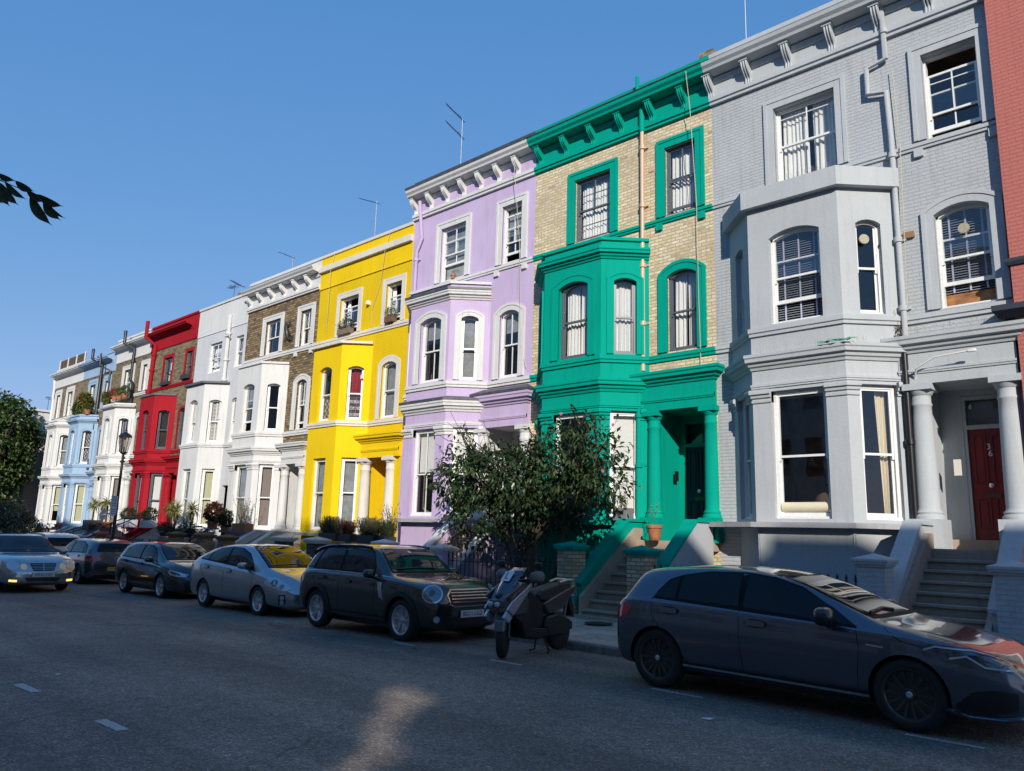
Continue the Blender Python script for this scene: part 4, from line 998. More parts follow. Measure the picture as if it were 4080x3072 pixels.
def plate(Hc, x, z, txt, mat, rear=False, y=0, w=0.52, tilt=0):
    M = MB(); s = -1 if rear else 1
    M.box(-0.006, 0.006, -w/2, w/2, -0.055, 0.055); o = M.build('number_plate', mat, None, bevel=0.003)
    Mx = Matrix.Translation((x, y, z)) @ Matrix.Rotation(math.pi if rear else 0, 4, 'Z') @ Matrix.Rotation(R(tilt), 4, 'Y')
    o.data.transform(Mx); o.parent = Hc
    t = text_mesh(txt, 0.098, 'plate_lettering', ink, Mx @ Matrix.Translation((0.008, 0, 0)) @ Matrix.Rotation(R(90), 4, 'Z') @ Matrix.Rotation(R(90), 4, 'X'), None, 0.001, 1.0); t.parent = o
    # widen a little to plate proportions
    return o
def hull(polys, g=0.022):
    P = sorted({(round(a, 4), round(b, 4)) for q in polys for a, b in q}); cr = lambda o, a, b: (a[0]-o[0])*(b[1]-o[1])-(a[1]-o[1])*(b[0]-o[0]); up = []; lo = []
    for p in P:
        while len(lo) > 1 and cr(lo[-2], lo[-1], p) <= 0: lo.pop()
        lo.append(p)
    for p in P[::-1]:
        while len(up) > 1 and cr(up[-2], up[-1], p) <= 0: up.pop()
        up.append(p)
    H_ = lo[:-1]+up[:-1]; cx = sum(p[0] for p in H_)/len(H_); cz = sum(p[1] for p in H_)/len(H_)
    return [(p[0]+math.copysign(g, p[0]-cx), p[1]+math.copysign(g*.8, p[1]-cz)) for p in H_]
def make_car(name, label, cat, loc, T, paint, glass, rz=0, style='five', rim_m=None, wr=0.31, rimr=0.215, side_win=None, sc=1.0, seams=None, hand=None, mirr=None, wind=None, rearw=None, trimw=True, mir_m=None, belt_strip=None, arches=None, sill=None):
    Hc = thing(name, (0, 0, 0), label, cat, 'cars in the street')
    T_REACH[0] = T['wmax']
    ob, bv = car_body(T, paint); ob.parent = Hc
    for side in (-1, 1):
        vw = (90*side, 0); fl = side > 0
        if side_win: decal(bv, hull(side_win), vw, wtrim, 'window_frame', Hc, 0.003, flip=fl)
        for poly in side_win or []:
            cx = sum(p[0] for p in poly)/len(poly); cz = sum(p[1] for p in poly)/len(poly)
            if False:
                big = [(cx+(p[0]-cx)*1.0+(0.016 if p[0] > cx else -0.016), cz+(p[1]-cz)+(0.016 if p[1] > cz else -0.016)) for p in poly]
                decal(bv, big, vw, trim_b, 'window_seal', Hc, 0.003, flip=fl)
            decal(bv, poly, vw, glass, 'side_window', Hc, 0.007, flip=fl)
        for sm in seams or []: strip(bv, sm, vw, 0.010, ink, 'panel_gap', Hc, 0.0012, flip=fl)
        if belt_strip: strip(bv, belt_strip, vw, 0.014, chrome, 'chrome_strip', Hc, 0.006, flip=fl)
        if sill: decal(bv, sill, vw, blk, 'sill', Hc, 0.012, flip=fl)
        for (ax, r0, r1) in arches or []:
            pl = [(ax+r1*math.cos(R(a)), T['zc']+r1*math.sin(R(a))) for a in range(-22, 203, 12)]+[(ax+r0*math.cos(R(a)), T['zc']+r0*math.sin(R(a))) for a in range(202, -23, -12)]
            decal(bv, pl, vw, blk, 'wheel_arch_trim', Hc, 0.02, flip=fl, cell=0.08)
    if wind: decal(bv, [(p[0]*1.03, p[1]+(0.015 if p[1] > 1.1 else -0.02)) for p in wind], (0, 0), wtrim, 'windscreen_seal', Hc, 0.003); decal(bv, wind, (0, 0), T.get('wglass', glass), 'windscreen', Hc, 0.008)
    if rearw: decal(bv, rearw, (180, 0), glass, 'rear_window', Hc, 0.008)
    if hand: handles(bv, Hc, hand, T.get('hmat', paint))
    if mirr: mirrors(Hc, mirr[0], mirr[1], mirr[2], mir_m or paint, mirr[3])
    wheels(Hc, T, wr, rimr, style, rim_m or alloy)
    U = MB(); U.box(T['axles'][0]-0.2, T['axles'][1]+0.2, -T['wmax']+0.3, T['wmax']-0.3, 0.15, 0.32); U.build('underbody', blk, Hc).matrix_parent_inverse = Matrix()
    Hc.scale = (sc, sc, sc) if not isinstance(sc, tuple) else sc
    Hc.location = loc; Hc.rotation_euler = (0, 0, rz)
    return Hc, bv
def ell(cx, cz, rx, rz, n=24, a0=0, a1=360): return [(cx+rx*math.cos(R(a0+(a1-a0)*i/n)), cz+rz*math.sin(R(a0+(a1-a0)*i/n))) for i in range(n+(0 if a1-a0 == 360 else 1))]
def emblem_ring(bv, Hc, cy, z, r, vw, kind):
    out, U, V = view(*vw); h, nn, _, _ = bv.ray_cast(U*cy+V*z+out*6, -out); M = MB()
    nn = nn if nn.dot(out) > 0 else -nn; A = U-nn*U.dot(nn); A.normalize(); B = nn.cross(A); c = h+nn*0.012
    P = lambda a, b: c+A*a*r+B*b*r
    M.tube([P(math.cos(t*math.pi/12), math.sin(t*math.pi/12)) for t in range(25)], r*0.10, 6, False)
    if kind == 'vw':
        for ln in ([(-0.42, 0.86), (0, 0.08), (0.42, 0.86)], [(-0.86, 0.35), (-0.42, -0.82), (0, 0.02), (0.42, -0.82), (0.86, 0.35)]): M.tube([P(*q) for q in ln], r*0.09, 5)
    elif kind == 'star':
        for k in range(3): a = R(90+120*k); M.tube([P(0, 0), P(0.95*math.cos(a), 0.95*math.sin(a))], [r*0.13, r*0.03], 5)
    elif kind == 'disc': M.add([P(math.cos(t*math.pi/8)*0.9, math.sin(t*math.pi/8)*0.9) for t in range(16)], [tuple(range(16))])
    o = M.build('badge', chrome, None, True); o.parent = Hc

# --- dark grey-blue hatchback, nearest
TA = dict(zt=[(-2.02, .60), (-2.01, .88), (-1.94, .99), (-1.85, 1.12), (-1.77, 1.24), (-1.70, 1.305), (-1.5, 1.345), (-1.2, 1.37), (-0.7, 1.395), (-.2, 1.38), (.2, 1.31), (.6, 1.165), (.95, 1.01), (1.1, .955), (1.4, .915), (1.75, .85), (2.05, .75), (2.22, .64), (2.30, .50)],
          belt=[(-2.02, .55), (-1.93, .90), (-1.7, .985), (-1.0, .97), (0, .93), (.8, .89), (1.3, .865), (1.8, .79), (2.1, .68), (2.30, .46)],
          w=[(-2.02, .62), (-1.97, .77), (-1.85, .84), (-1.5, .87), (-.8, .86), (.8, .86), (1.4, .87), (1.75, .855), (2.0, .79), (2.18, .68), (2.27, .56), (2.30, .46)],
          wr=[(-2.02, .45), (-1.9, .50), (-1.7, .54), (-1, .57), (0, .59), (.5, .62), (.95, .68), (1.2, .70), (1.7, .64), (2.1, .5), (2.30, .30)],
          zb=[(-2.02, .36), (-1.95, .26), (-1.8, .20), (1.8, .18), (2.12, .17), (2.30, .25)], axles=(-1.35, 1.35), arch=.355, zc=.325, wmax=.865, crease=.03)
paintA = carpaint('dark_slate_paint', (0.10, 0.112, 0.14), 0.75, 0.2)
swA = [[(-1.39, 1.01), (-1.12, 1.0), (-1.12, 1.235), (-1.24, 1.19), (-1.34, 1.10)], [(-1.08, 1.0), (-.34, .975), (-.36, 1.315), (-.75, 1.305), (-1.08, 1.25)], [(-.28, .97), (.90, .89), (.66, 1.04), (.3, 1.20), (.0, 1.28), (-.28, 1.31)]]
smA = [[(-1.42, 1.0), (-1.40, .80), (-1.25, .62), (-1.02, .42), (-.95, .33)], [(-.32, .98), (-.31, .6), (-.27, .30)], [(.90, .90), (.93, .7), (.90, .32)], [(1.15, .90), (1.30, .80), (1.6, .74), (1.8, .70)], [(-1.83, .50), (-1.95, .66)]]
A_, bv = make_car('parked_car', 'dark slate blue hatchback with black multi-spoke wheels parked nearest the viewer', 'car', (-3.75, 8.86, 0.0), TA, paintA, cglass, style='multi', rim_m=alloy_b, wr=.325, rimr=.235,
    side_win=swA, seams=smA, hand=[(-1.17, .87), (-.12, .82)], mirr=(.66, .86, .97, 1.25), mir_m=trim_b, wind=[(-.64, .985), (.64, .985), (.60, 1.12), (.52, 1.31), (-.52, 1.31), (-.60, 1.12)],
    rearw=[(-.48, 1.0), (.48, 1.0), (.42, 1.2), (-.42, 1.2)], sill=[(-1.0, .27), (1.0, .25), (1.0, .31), (-1.0, .33)])
strip(bv, [(-1.0, .30), (0, .285), (1.0, .27)], (-90, 0), .02, alloy, 'sill_trim', A_, .02)
for s in (-1, 1):
    f = s > 0
    decal(bv, [(.66, .665), (.80, .735), (1.05, .80), (1.32, .815), (1.55, .77), (1.62, .70), (1.55, .60), (1.35, .60), (1.0, .63)] if False else [(1.02, .74), (1.10, .80), (1.40, .785), (1.66, .72), (1.78, .64), (1.72, .595), (1.45, .61), (1.22, .66)], (-50, 0), lensd, 'headlight', A_, .006, flip=False) if s < 0 else decal(bv, [(-1.78, .64), (-1.66, .72), (-1.40, .785), (-1.10, .80), (-1.02, .74), (-1.22, .66), (-1.45, .61), (-1.72, .595)], (50, 0), lensd, 'headlight', A_, .006)
    decal(bv, [(-2.0, .95), (-1.85, .955), (-1.68, .87), (-1.74, .78), (-2.0, .68)], (90*s, 0), redlens, 'tail_light', A_, .008, flip=f)
for pts in ([(1.06, .745), (1.14, .78), (1.40, .765), (1.58, .72)], [(1.22, .69), (1.34, .72), (1.46, .64), (1.68, .62)]): strip(bv, pts, (-50, 0), .016, lens, 'daylight_strip', A_, .012)
for sgn in (-1, 1):
    pl = [(1.24, .30), (1.36, .43), (1.52, .46), (1.70, .44), (1.70, .30), (1.5, .25), (1.3, .255)]
    decal(bv, pl if sgn < 0 else [(-a, b) for a, b in pl][::-1], (-50 if sgn < 0 else 50, 0), blk, 'air_intake', A_, .006)
decal(bv, [(-.42, .62), (.42, .62), (.36, .46), (-.36, .46)], (0, 0), blk, 'grille', A_, .008)
strip(bv, [(1.18, .265), (1.35, .225), (1.6, .22), (1.8, .24)], (-50, 0), .03, paintA, 'front_splitter', A_, .03)
strip(bv, [(1.0, .735), (1.16, .725)], (-90, 0), .016, chrome, 'badge', A_, .006)
for x0_, y0_, x1_, y1_ in ((.25, -.5, .15, .1), (.25, .1, .15, .6)): pass
strip(bv, [(-.55, 1.0), (-.1, 1.02), (.1, 1.0)], (0, 0), .025, blk, 'wiper', A_, .03)

# --- dark brown-grey compact car
TM = dict(zt=[(-2.03, .62), (-2.01, .96), (-1.95, 1.08), (-1.85, 1.22), (-1.73, 1.38), (-1.58, 1.455), (-1.0, 1.50), (-.3, 1.50), (.10, 1.475), (.33, 1.38), (.60, 1.19), (.74, 1.07), (.86, 1.03), (1.3, 1.00), (1.7, .965), (1.92, .90), (2.02, .80), (2.05, .66)],
          belt=[(-2.03, .58), (-1.9, .94), (-1.5, 1.0), (-.8, .99), (0, .985), (.8, .97), (1.3, .94), (1.75, .87), (2.05, .60)],
          w=[(-2.03, .66), (-1.97, .80), (-1.75, .865), (-1.2, .875), (1.3, .875), (1.7, .86), (1.90, .79), (2.0, .69), (2.05, .56)],
          wr=[(-2.03, .48), (-1.9, .55), (-1.6, .61), (-1, .665), (0, .68), (.35, .68), (.75, .73), (1.2, .68), (1.7, .60), (2.05, .34)],
          zb=[(-2.03, .40), (-1.9, .28), (-1.6, .24), (1.6, .24), (1.9, .22), (2.05, .30)], axles=(-1.26, 1.25), arch=.375, zc=.34, wmax=.875, crease=.02)
paintM = carpaint('dark_bronze_grey_paint', (0.05, 0.048, 0.048), 0.7, 0.22)
swM = [[(-1.72, 1.06), (-1.52, 1.055), (-1.38, 1.37), (-1.50, 1.34), (-1.62, 1.20)], [(-1.43, 1.05), (-.62, 1.05), (-.62, 1.41), (-1.24, 1.40), (-1.34, 1.30)], [(-.52, 1.05), (.42, 1.04), (.38, 1.18), (.18, 1.38), (-.52, 1.415)]]
Mn, bv = make_car('parked_car', 'dark brown-grey compact car with round headlights and white plate in front of lilac house', 'car', (-11.24, 9.12, roadz(-11.2)), TM, paintM, cglass_l, sc=(.955, 1, 1), style='double', wr=.34, rimr=.23,
    side_win=swM, seams=[[(-1.42, 1.02), (-1.40, .85), (-1.20, .70), (-.92, .58), (-.80, .36)], [(-.57, 1.02), (-.56, .36)], [(.52, 1.02), (.50, .70), (.50, .36)]], hand=[(-1.12, .90), (-.30, .86)], mirr=(.48, .86, 1.03, 1.0), mir_m=trim_b,
    wind=[(-.66, 1.065), (.66, 1.065), (.60, 1.25), (.54, 1.415), (-.54, 1.415), (-.60, 1.25)], rearw=[(-.55, 1.05), (.55, 1.05), (.5, 1.35), (-.5, 1.35)], belt_strip=[(-1.9, .985), (-1.0, 1.015), (0, 1.012), (.75, .995), (1.25, .955)],
    arches=[(-1.26, .375, .45), (1.25, .375, .45)], sill=[(-.85, .27), (.85, .27), (.85, .37), (-.85, .37)])
for s in (-1, 1):
    c = s*1.33*(-1); V_ = (s*40, 0); cc = (-.36 if s > 0 else .36)
    yy = 0
    cu = 0.66*(-1 if s > 0 else 1)
    decal(bv, ell(cu, .775, .165, .135), V_, chrome, 'headlight_ring', Mn, .012); decal(bv, ell(cu, .775, .142, .112), V_, lensg, 'headlight', Mn, .020)
    decal(bv, ell(cu+.01*s, .79, .05, .045, 16), V_, lensd, 'headlight_projector', Mn, .028)
    decal(bv, ell(cu*1.12, .40, .05, .05, 16), V_, lens, 'fog_light', Mn, .012)
decal(bv, [(-.50, .76), (-.42, .85), (.42, .85), (.50, .76), (.46, .61), (.38, .58), (-.38, .58), (-.46, .61)], (0, 0), chrome, 'grille_surround', Mn, .012)
decal(bv, [(-.475, .755), (-.40, .828), (.40, .828), (.475, .755), (.44, .625), (.37, .60), (-.37, .60), (-.44, .625)], (0, 0), ink, 'grille', Mn, .016)
for z in (.655, .70, .745, .79): strip(bv, [(-.43, z), (0, z), (.43, z)], (0, 0), .016, chrome, 'grille_bar', Mn, .03)
decal(bv, [(-.55, .44), (.55, .44), (.50, .30), (-.50, .30)], (0, 0), ink, 'air_intake', Mn, .008)
plate(Mn, 2.075, .47, 'BG11 LGZ', plate_w)
decal(bv, [(.58, .98), (.74, .96), (.72, .80), (.80, .62), (.68, .66), (.62, .82)], (-90, 0), chrome, 'side_scuttle', Mn, .012)
strip(bv, [(-.55, 1.10), (-.05, 1.115), (.3, 1.10)], (0, 0), .022, blk, 'wiper', Mn, .03)
emblem_ring(bv, Mn, 0, .94, .035, (0, 35), 'disc')
for s in (-1, 1): strip(bv, [(-1.75, s*.62), (-1.0, s*.64), (.1, s*.64)], (-90, 89.9), .03, trim_b, 'roof_rail', Mn, .04)
decal(bv, [(-2.02, .98), (-1.92, .98), (-1.90, .80), (-2.0, .76)], (-90, 0), redlens, 'tail_light', Mn, .01)
strip(bv, [(-.92, -.8), (1.02, -.64)] if False else [(.9, -.66), (1.3, -.60), (1.8, -.42)], (-90, 89.9), .01, ink, 'panel_gap', Mn, .002)

# --- silver liftback
TP = dict(zt=[(-2.2, .62), (-2.17, 1.0), (-2.05, 1.12), (-1.6, 1.26), (-1.1, 1.37), (-.5, 1.44), (0, 1.455), (.35, 1.41), (.75, 1.26), (1.15, 1.06), (1.3, .985), (1.55, .92), (1.85, .82), (2.1, .66), (2.2, .50)],
          belt=[(-2.2, .58), (-2.05, .96), (-1.5, 1.02), (-.8, .99), (0, .94), (.8, .89), (1.3, .84), (1.8, .70), (2.2, .46)],
          w=[(-2.2, .62), (-2.1, .76), (-1.8, .85), (-1.2, .865), (1.2, .865), (1.6, .845), (1.9, .76), (2.1, .60), (2.2, .42)],
          wr=[(-2.2, .5), (-1.9, .56), (-1.4, .60), (-.6, .62), (0, .62), (.5, .62), (1.1, .70), (1.4, .66), (1.8, .52), (2.2, .25)],
          zb=[(-2.2, .40), (-2.05, .28), (-1.8, .22), (1.8, .20), (2.05, .17), (2.2, .24)], axles=(-1.22, 1.22), arch=.335, zc=.31, wmax=.865, crease=.02)
paintP = carpaint('silver_paint', (0.38, 0.39, 0.42), 0.75, 0.24)
swP = [[(-1.62, 1.08), (-1.20, 1.06), (-1.16, 1.22), (-1.40, 1.17)], [(-1.15, 1.06), (-.36, 1.03), (-.36, 1.35), (-.9, 1.31), (-1.10, 1.24)], [(-.28, 1.02), (.92, .93), (.78, 1.07), (.45, 1.24), (.1, 1.34), (-.28, 1.355)]]
TP['wglass'] = cglass
Pr, bv = make_car('parked_car', 'silver liftback parked in front of the brown brick and yellow houses', 'car', (-16.42, 9.50, roadz(-16.4)), TP, paintP, cglass, style='double', wr=.31, rimr=.205,
    side_win=swP, seams=[[(-1.45, 1.05), (-1.42, .85), (-1.28, .70), (-.98, .55), (-.90, .32)], [(-.32, 1.02), (-.30, .32)], [(.95, .92), (.95, .65), (.86, .32)]], hand=[(-1.15, .90), (-.1, .86)], mirr=(.66, .84, 1.0, .95),
    wind=[(-.64, 1.0), (.64, 1.0), (.60, 1.15), (.50, 1.40), (-.50, 1.40), (-.60, 1.15)], rearw=[(-.5, 1.1), (.5, 1.1), (.45, 1.3), (-.45, 1.3)])
decal(bv, [(1.02, .68), (1.08, .80), (1.30, .80), (1.55, .68), (1.66, .58), (1.55, .55), (1.25, .60)], (-50, 0), lens, 'headlight', Pr, .010)
decal(bv, ell(1.28, .70, .07, .055, 16), (-50, 0), lensd, 'headlight_projector', Pr, .016); decal(bv, ell(1.46, .635, .05, .035, 14), (-50, 0), lensg, 'headlight_projector', Pr, .016)
decal(bv, [(-1.02, .68), (-1.08, .80), (-1.30, .80), (-1.55, .68), (-1.66, .58), (-1.55, .55), (-1.25, .60)][::-1], (50, 0), lens, 'headlight', Pr, .008)
decal(bv, [(1.42, .28), (1.42, .48), (1.56, .48), (1.58, .30)], (-50, 0), blk, 'lamp_recess', Pr, .008)
for z in (.42, .33): decal(bv, ell(1.50, z, .045, .045, 14), (-50, 0), lens, 'fog_light', Pr, .014)
decal(bv, [(-.42, .34), (.42, .34), (.36, .22), (-.36, .22)], (0, 0), ink, 'air_intake', Pr, .006); decal(bv, [(-.34, .60), (.34, .60), (.32, .545), (-.32, .545)], (0, 0), ink, 'grille', Pr, .006)
strip(bv, [(-.55, 1.02), (0, 1.04), (.3, 1.02)], (0, 0), .02, blk, 'wiper', Pr, .02)
decal(bv, [(-2.19, 1.0), (-2.05, 1.04), (-1.98, .92), (-2.1, .72), (-2.17, .72)], (-90, 0), redlens, 'tail_light', Pr, .01)

# --- dark hatchback, front towards the viewer
TG = dict(zt=[(-2.1, .62), (-2.06, .98), (-1.95, 1.18), (-1.78, 1.33), (-1.4, 1.40), (-.7, 1.435), (-.1, 1.43), (.25, 1.37), (.6, 1.22), (1.0, 1.02), (1.12, .97), (1.5, .92), (1.85, .82), (2.02, .70), (2.12, .54)],
          belt=[(-2.1, .56), (-2.0, .90), (-1.5, .97), (-.8, .95), (0, .925), (.8, .90), (1.3, .86), (1.8, .72), (2.12, .48)],
          w=[(-2.1, .62), (-2.03, .78), (-1.8, .855), (-1.2, .88), (1.2, .88), (1.6, .855), (1.9, .74), (2.05, .60), (2.12, .42)],
          wr=[(-2.1, .5), (-1.9, .58), (-1.4, .62), (-.6, .64), (0, .64), (.5, .64), (1.0, .70), (1.3, .66), (1.7, .58), (2.12, .25)],
          zb=[(-2.1, .38), (-2.0, .26), (-1.8, .2), (1.8, .18), (2.0, .18), (2.12, .26)], axles=(-1.2, 1.2), arch=.35, zc=.32, wmax=.88, crease=.03)
paintG = carpaint('black_grey_paint', (0.045, 0.05, 0.062), 0.7, 0.22)
swG = [[(-1.62, 1.01), (-1.42, 1.01), (-1.30, 1.24), (-1.48, 1.20)], [(-1.38, 1.01), (-.36, .99), (-.38, 1.33), (-1.05, 1.31), (-1.25, 1.26)], [(-.28, .99), (.74, .95), (.62, 1.07), (.32, 1.24), (.05, 1.32), (-.28, 1.335)]]
Go, bv = make_car('parked_car', 'dark grey hatchback with twisted-spoke wheels parked nose on behind the silver car', 'car', (-22.05, 9.90, roadz(-22)), TG, paintG, cglass, style='turbine', wr=.32, rimr=.225,
    side_win=swG, seams=[[(-1.45, 1.0), (-1.40, .8), (-1.2, .66), (-.95, .5), (-.9, .32)], [(-.32, 1.0), (-.3, .32)], [(.82, .93), (.85, .65), (.8, .32)]], hand=[(-1.15, .88), (-.1, .84)], mirr=(.60, .86, .98, 1.0),
    wind=[(-.64, 1.0), (.64, 1.0), (.60, 1.15), (.52, 1.37), (-.52, 1.37), (-.60, 1.15)], sill=[(-.85, .24), (.85, .24), (.85, .32), (-.85, .32)])
for s in (-1, 1):
    pl = [(1.12, .70), (1.18, .76), (1.45, .70), (1.68, .64), (1.66, .585), (1.4, .60), (1.22, .63)]
    decal(bv, pl if s < 0 else [(-a, b) for a, b in pl][::-1], (50*s, 0), lens, 'headlight', Go, .008)
    pl = [(1.18, .70), (1.24, .72), (1.42, .68), (1.5, .64), (1.3, .65)]
    decal(bv, pl if s < 0 else [(-a, b) for a, b in pl][::-1], (50*s, 0), lensd, 'headlight_projector', Go, .014)
decal(bv, [(-.62, .44), (.62, .44), (.55, .24), (-.55, .24)], (0, 0), ink, 'air_intake', Go, .008); strip(bv, [(-.55, .615), (0, .625), (.55, .615)], (0, 0), .03, ink, 'grille', Go, .01)
strip(bv, [(-.5, 1.03), (0, 1.05), (.3, 1.03)], (0, 0), .02, blk, 'wiper', Go, .02)

# --- dark hatchback seen from behind
TR = dict(TG); TR['axles'] = (-1.28, 1.28)
paintR = carpaint('graphite_paint', (0.09, 0.10, 0.12), 0.7, 0.24)
Gr, bv = make_car('parked_car', 'graphite hatchback seen from behind with a yellow rear plate', 'car', (-28.85, 10.13, roadz(-29)), TR, paintR, cglass, rz=math.pi, style='five', rim_m=alloy_b, wr=.32, rimr=.22,
    side_win=swG, seams=[[(-1.45, 1.0), (-1.40, .8), (-1.2, .66), (-.95, .5), (-.9, .32)], [(-.32, 1.0), (-.3, .32)], [(.82, .93), (.85, .65), (.8, .32)]], hand=[(-1.15, .88), (-.1, .84)], mirr=(.60, .86, .98, .95),
    rearw=[(-.60, 1.03), (.60, 1.03), (.56, 1.16), (.48, 1.29), (-.48, 1.29), (-.56, 1.16)])
for s in (-1, 1):
    pl = [(s*.48, .86), (s*.80, .90), (s*.80, .74), (s*.50, .76), (s*.36, .84)]
    decal(bv, pl if s > 0 else pl[::-1], (180, 0), redlens, 'tail_light', Gr, .01)
    decal(bv, [(-2.06, .90), (-1.80, .91), (-1.72, .84), (-1.86, .76), (-2.06, .75)], (90*s, 0), redlens, 'tail_light', Gr, .01, flip=s > 0)
strip(bv, [(-.78, .60), (-.5, .58), (.5, .58), (.78, .60)], (180, 0), .012, ink, 'panel_gap', Gr, .003)
strip(bv, [(-.74, .30), (-.6, .34), (.6, .34), (.74, .30)], (180, 0), .014, chrome, 'bumper_trim', Gr, .012)
decal(bv, [(-.66, .32), (.66, .32), (.60, .25), (-.60, .25)], (180, 0), blk, 'lower_valance', Gr, .006)
plate(Gr, -2.115, .50, 'LM18 DO  ', plate_y, True)
emblem_ring(bv, Gr, 0, .83, .065, (180, 0), 'vw'); strip(bv, [(-.4, 1.05), (0, 1.07)], (180, 0), .02, blk, 'wiper', Gr, .02)
M = MB(); superell(M, (-1.3, 0, 1.44), (.08, .02, .03), .8); o = M.build('roof_antenna', blk); o.parent = Gr

# --- white car further back
TW = dict(TG); TW['zt'] = [(a, b+0.10 if b > 1.0 else b) for a, b in TG['zt']]; TW['belt'] = TG['belt']
paintW = carpaint('white_car_paint', (0.55, 0.55, 0.54), 0.1, 0.35)
Wc, bv = make_car('parked_car', 'white car parked far back, only its roof and rear window showing', 'car', (-34.2, 10.25, roadz(-34)), TW, paintW, cglass, rz=math.pi, side_win=swG, style='five', sc=1.0,
    rearw=[(-.62, 1.06), (.62, 1.06), (.60, 1.2), (.52, 1.36), (-.52, 1.36), (-.60, 1.2)], mirr=(.60, .86, 1.0, .95))

# --- silver estate driving towards the viewer
TE = dict(zt=[(-2.45, .62), (-2.42, 1.05), (-2.25, 1.32), (-2.0, 1.44), (-1.2, 1.48), (-.2, 1.48), (.1, 1.43), (.45, 1.26), (.85, 1.04), (1.0, .99), (1.4, .96), (1.9, .90), (2.2, .80), (2.33, .68), (2.40, .52)],
          belt=[(-2.45, .56), (-2.3, .92), (-1.5, .96), (0, .95), (.9, .93), (1.5, .89), (2.0, .80), (2.40, .48)],
          w=[(-2.45, .66), (-2.3, .84), (-1.9, .885), (1.4, .90), (1.9, .885), (2.15, .83), (2.3, .74), (2.40, .60)],
          wr=[(-2.45, .55), (-2.2, .62), (-1.4, .64), (-.2, .64), (.3, .64), (.85, .74), (1.2, .70), (1.9, .60), (2.40, .36)],
          zb=[(-2.45, .38), (-2.3, .28), (-2.0, .22), (1.9, .22), (2.2, .20), (2.40, .28)], axles=(-1.45, 1.40), arch=.35, zc=.32, wmax=.90, crease=.02)
paintE = carpaint('pale_silver_paint', (0.42, 0.41, 0.40), 0.75, 0.24)
swE = [[(-2.0, 1.02), (-1.3, 1.01), (-1.3, 1.36), (-1.9, 1.34)], [(-1.2, 1.01), (-.4, 1.0), (-.4, 1.38), (-1.2, 1.37)], [(-.32, 1.0), (.66, .98), (.5, 1.12), (.2, 1.3), (-.05, 1.37), (-.32, 1.38)]]
Es, bv = make_car('estate_car', 'silver estate car driving towards the viewer with its fog lights on', 'car', (-26.75, 7.30, roadz(-25)), TE, paintE, cglass_l, style='five', wr=.32, rimr=.21, sc=1.05,
    side_win=swE, seams=[[(-.36, 1.0), (-.34, .32)], [(.80, .95), (.82, .65), (.8, .32)]], hand=[(-1.15, .88), (-.1, .86)], mirr=(.56, .88, 1.02, 1.0),
    wind=[(-.74, 1.02), (.74, 1.02), (.68, 1.2), (.60, 1.405), (-.60, 1.405), (-.68, 1.2)])
fogm = emis('fog_glow', (1.0, 0.60, 0.16), 0.9); sid = emis('side_glow', (0.6, 0.5, 0.38), 0.08)
for s in (-1, 1):
    decal(bv, ell(s*.68, .70, .125, .125, 24), (0, 0), chrome, 'headlight_ring', Es, .008); decal(bv, ell(s*.68, .70, .112, .112, 24), (0, 0), lens, 'headlight', Es, .016)
    decal(bv, ell(s*.455, .665, .082, .082, 20), (0, 0), chrome, 'headlight_ring', Es, .008); decal(bv, ell(s*.455, .665, .072, .072, 20), (0, 0), sid, 'inner_headlight', Es, .016)
    decal(bv, [(s*.58, .345), (s*.74, .355), (s*.74, .305), (s*.58, .295)] if s > 0 else [(s*.74, .355), (s*.58, .345), (s*.58, .295), (s*.74, .305)], (0, 0), fogm, 'fog_light', Es, .012)
decal(bv, [(-.34, .77), (.34, .77), (.28, .56), (.20, .545), (-.20, .545), (-.28, .56)], (0, 0), chrome, 'grille_surround', Es, .012)
decal(bv, [(-.315, .75), (.315, .75), (.26, .575), (.19, .56), (-.19, .56), (-.26, .575)], (0, 0), ink, 'grille', Es, .016)
for z in (.60, .637, .674, .711): strip(bv, [(-.27, z), (0, z), (.27, z)], (0, 0), .008, chrome, 'grille_bar', Es, .024)
strip(bv, [(0, .56), (0, .75)], (0, 0), .012, chrome, 'grille_bar', Es, .026)
decal(bv, [(-.42, .40), (.42, .40), (.36, .30), (-.36, .30)], (0, 0), ink, 'air_intake', Es, .008)
for s in (-1, 1): strip(bv, [(s*.30, .515), (s*.55, .515), (s*.78, .505)], (0, 0), .035, chrome, 'bumper_strip', Es, .014)
plate(Es, 2.425, .475, 'KR52 HZJ', plate_w)
emblem_ring(bv, Es, 0, .87, .035, (0, 10), 'star')
for s in (-1, 1): strip(bv, [(-2.0, s*.60), (-1.0, s*.62), (-.1, s*.62)], (-90, 89.9), .03, trim_b, 'roof_rail', Es, .05)
strip(bv, [(-.6, 1.04), (0, 1.06), (.5, 1.05)], (0, 0), .03, blk, 'wiper', Es, .02)
# ------------------------------------------------------------------ street furniture, gardens, plants
def pipe(H, pts, r, mat, name='downpipe', collars=(), y=None):
    M = MB(); M.tube(pts, r, 10)
    for c in collars: M.tube([(c[0], c[1], c[2]-0.05), (c[0], c[1], c[2]+0.05)], r*1.45, 10); M.box(c[0]-r*2.4, c[0]+r*2.4, c[1]+r*0.8, YF, c[2]-0.02, c[2]+0.02)
    return M.build(name, mat, H, True, angle=40)
salmon_pipe = plain('salmon_pipe', (0.60, 0.40, 0.28), 0.4)
yp = YF-0.10
pipe(grey, [(-4.34, YF-0.5, 13.3), (-4.33, yp, 12.9), (-4.31, yp, 11.57), (-4.69, yp, 11.50), (-4.70, yp, 10.90), (-4.34, yp, 10.82), (-4.31, yp, 9.8), (-4.30, yp, 5.6)], 0.055, grey_p, collars=[(-4.31, yp, z) for z in (12.2, 9.4, 7.6, 6.2)])
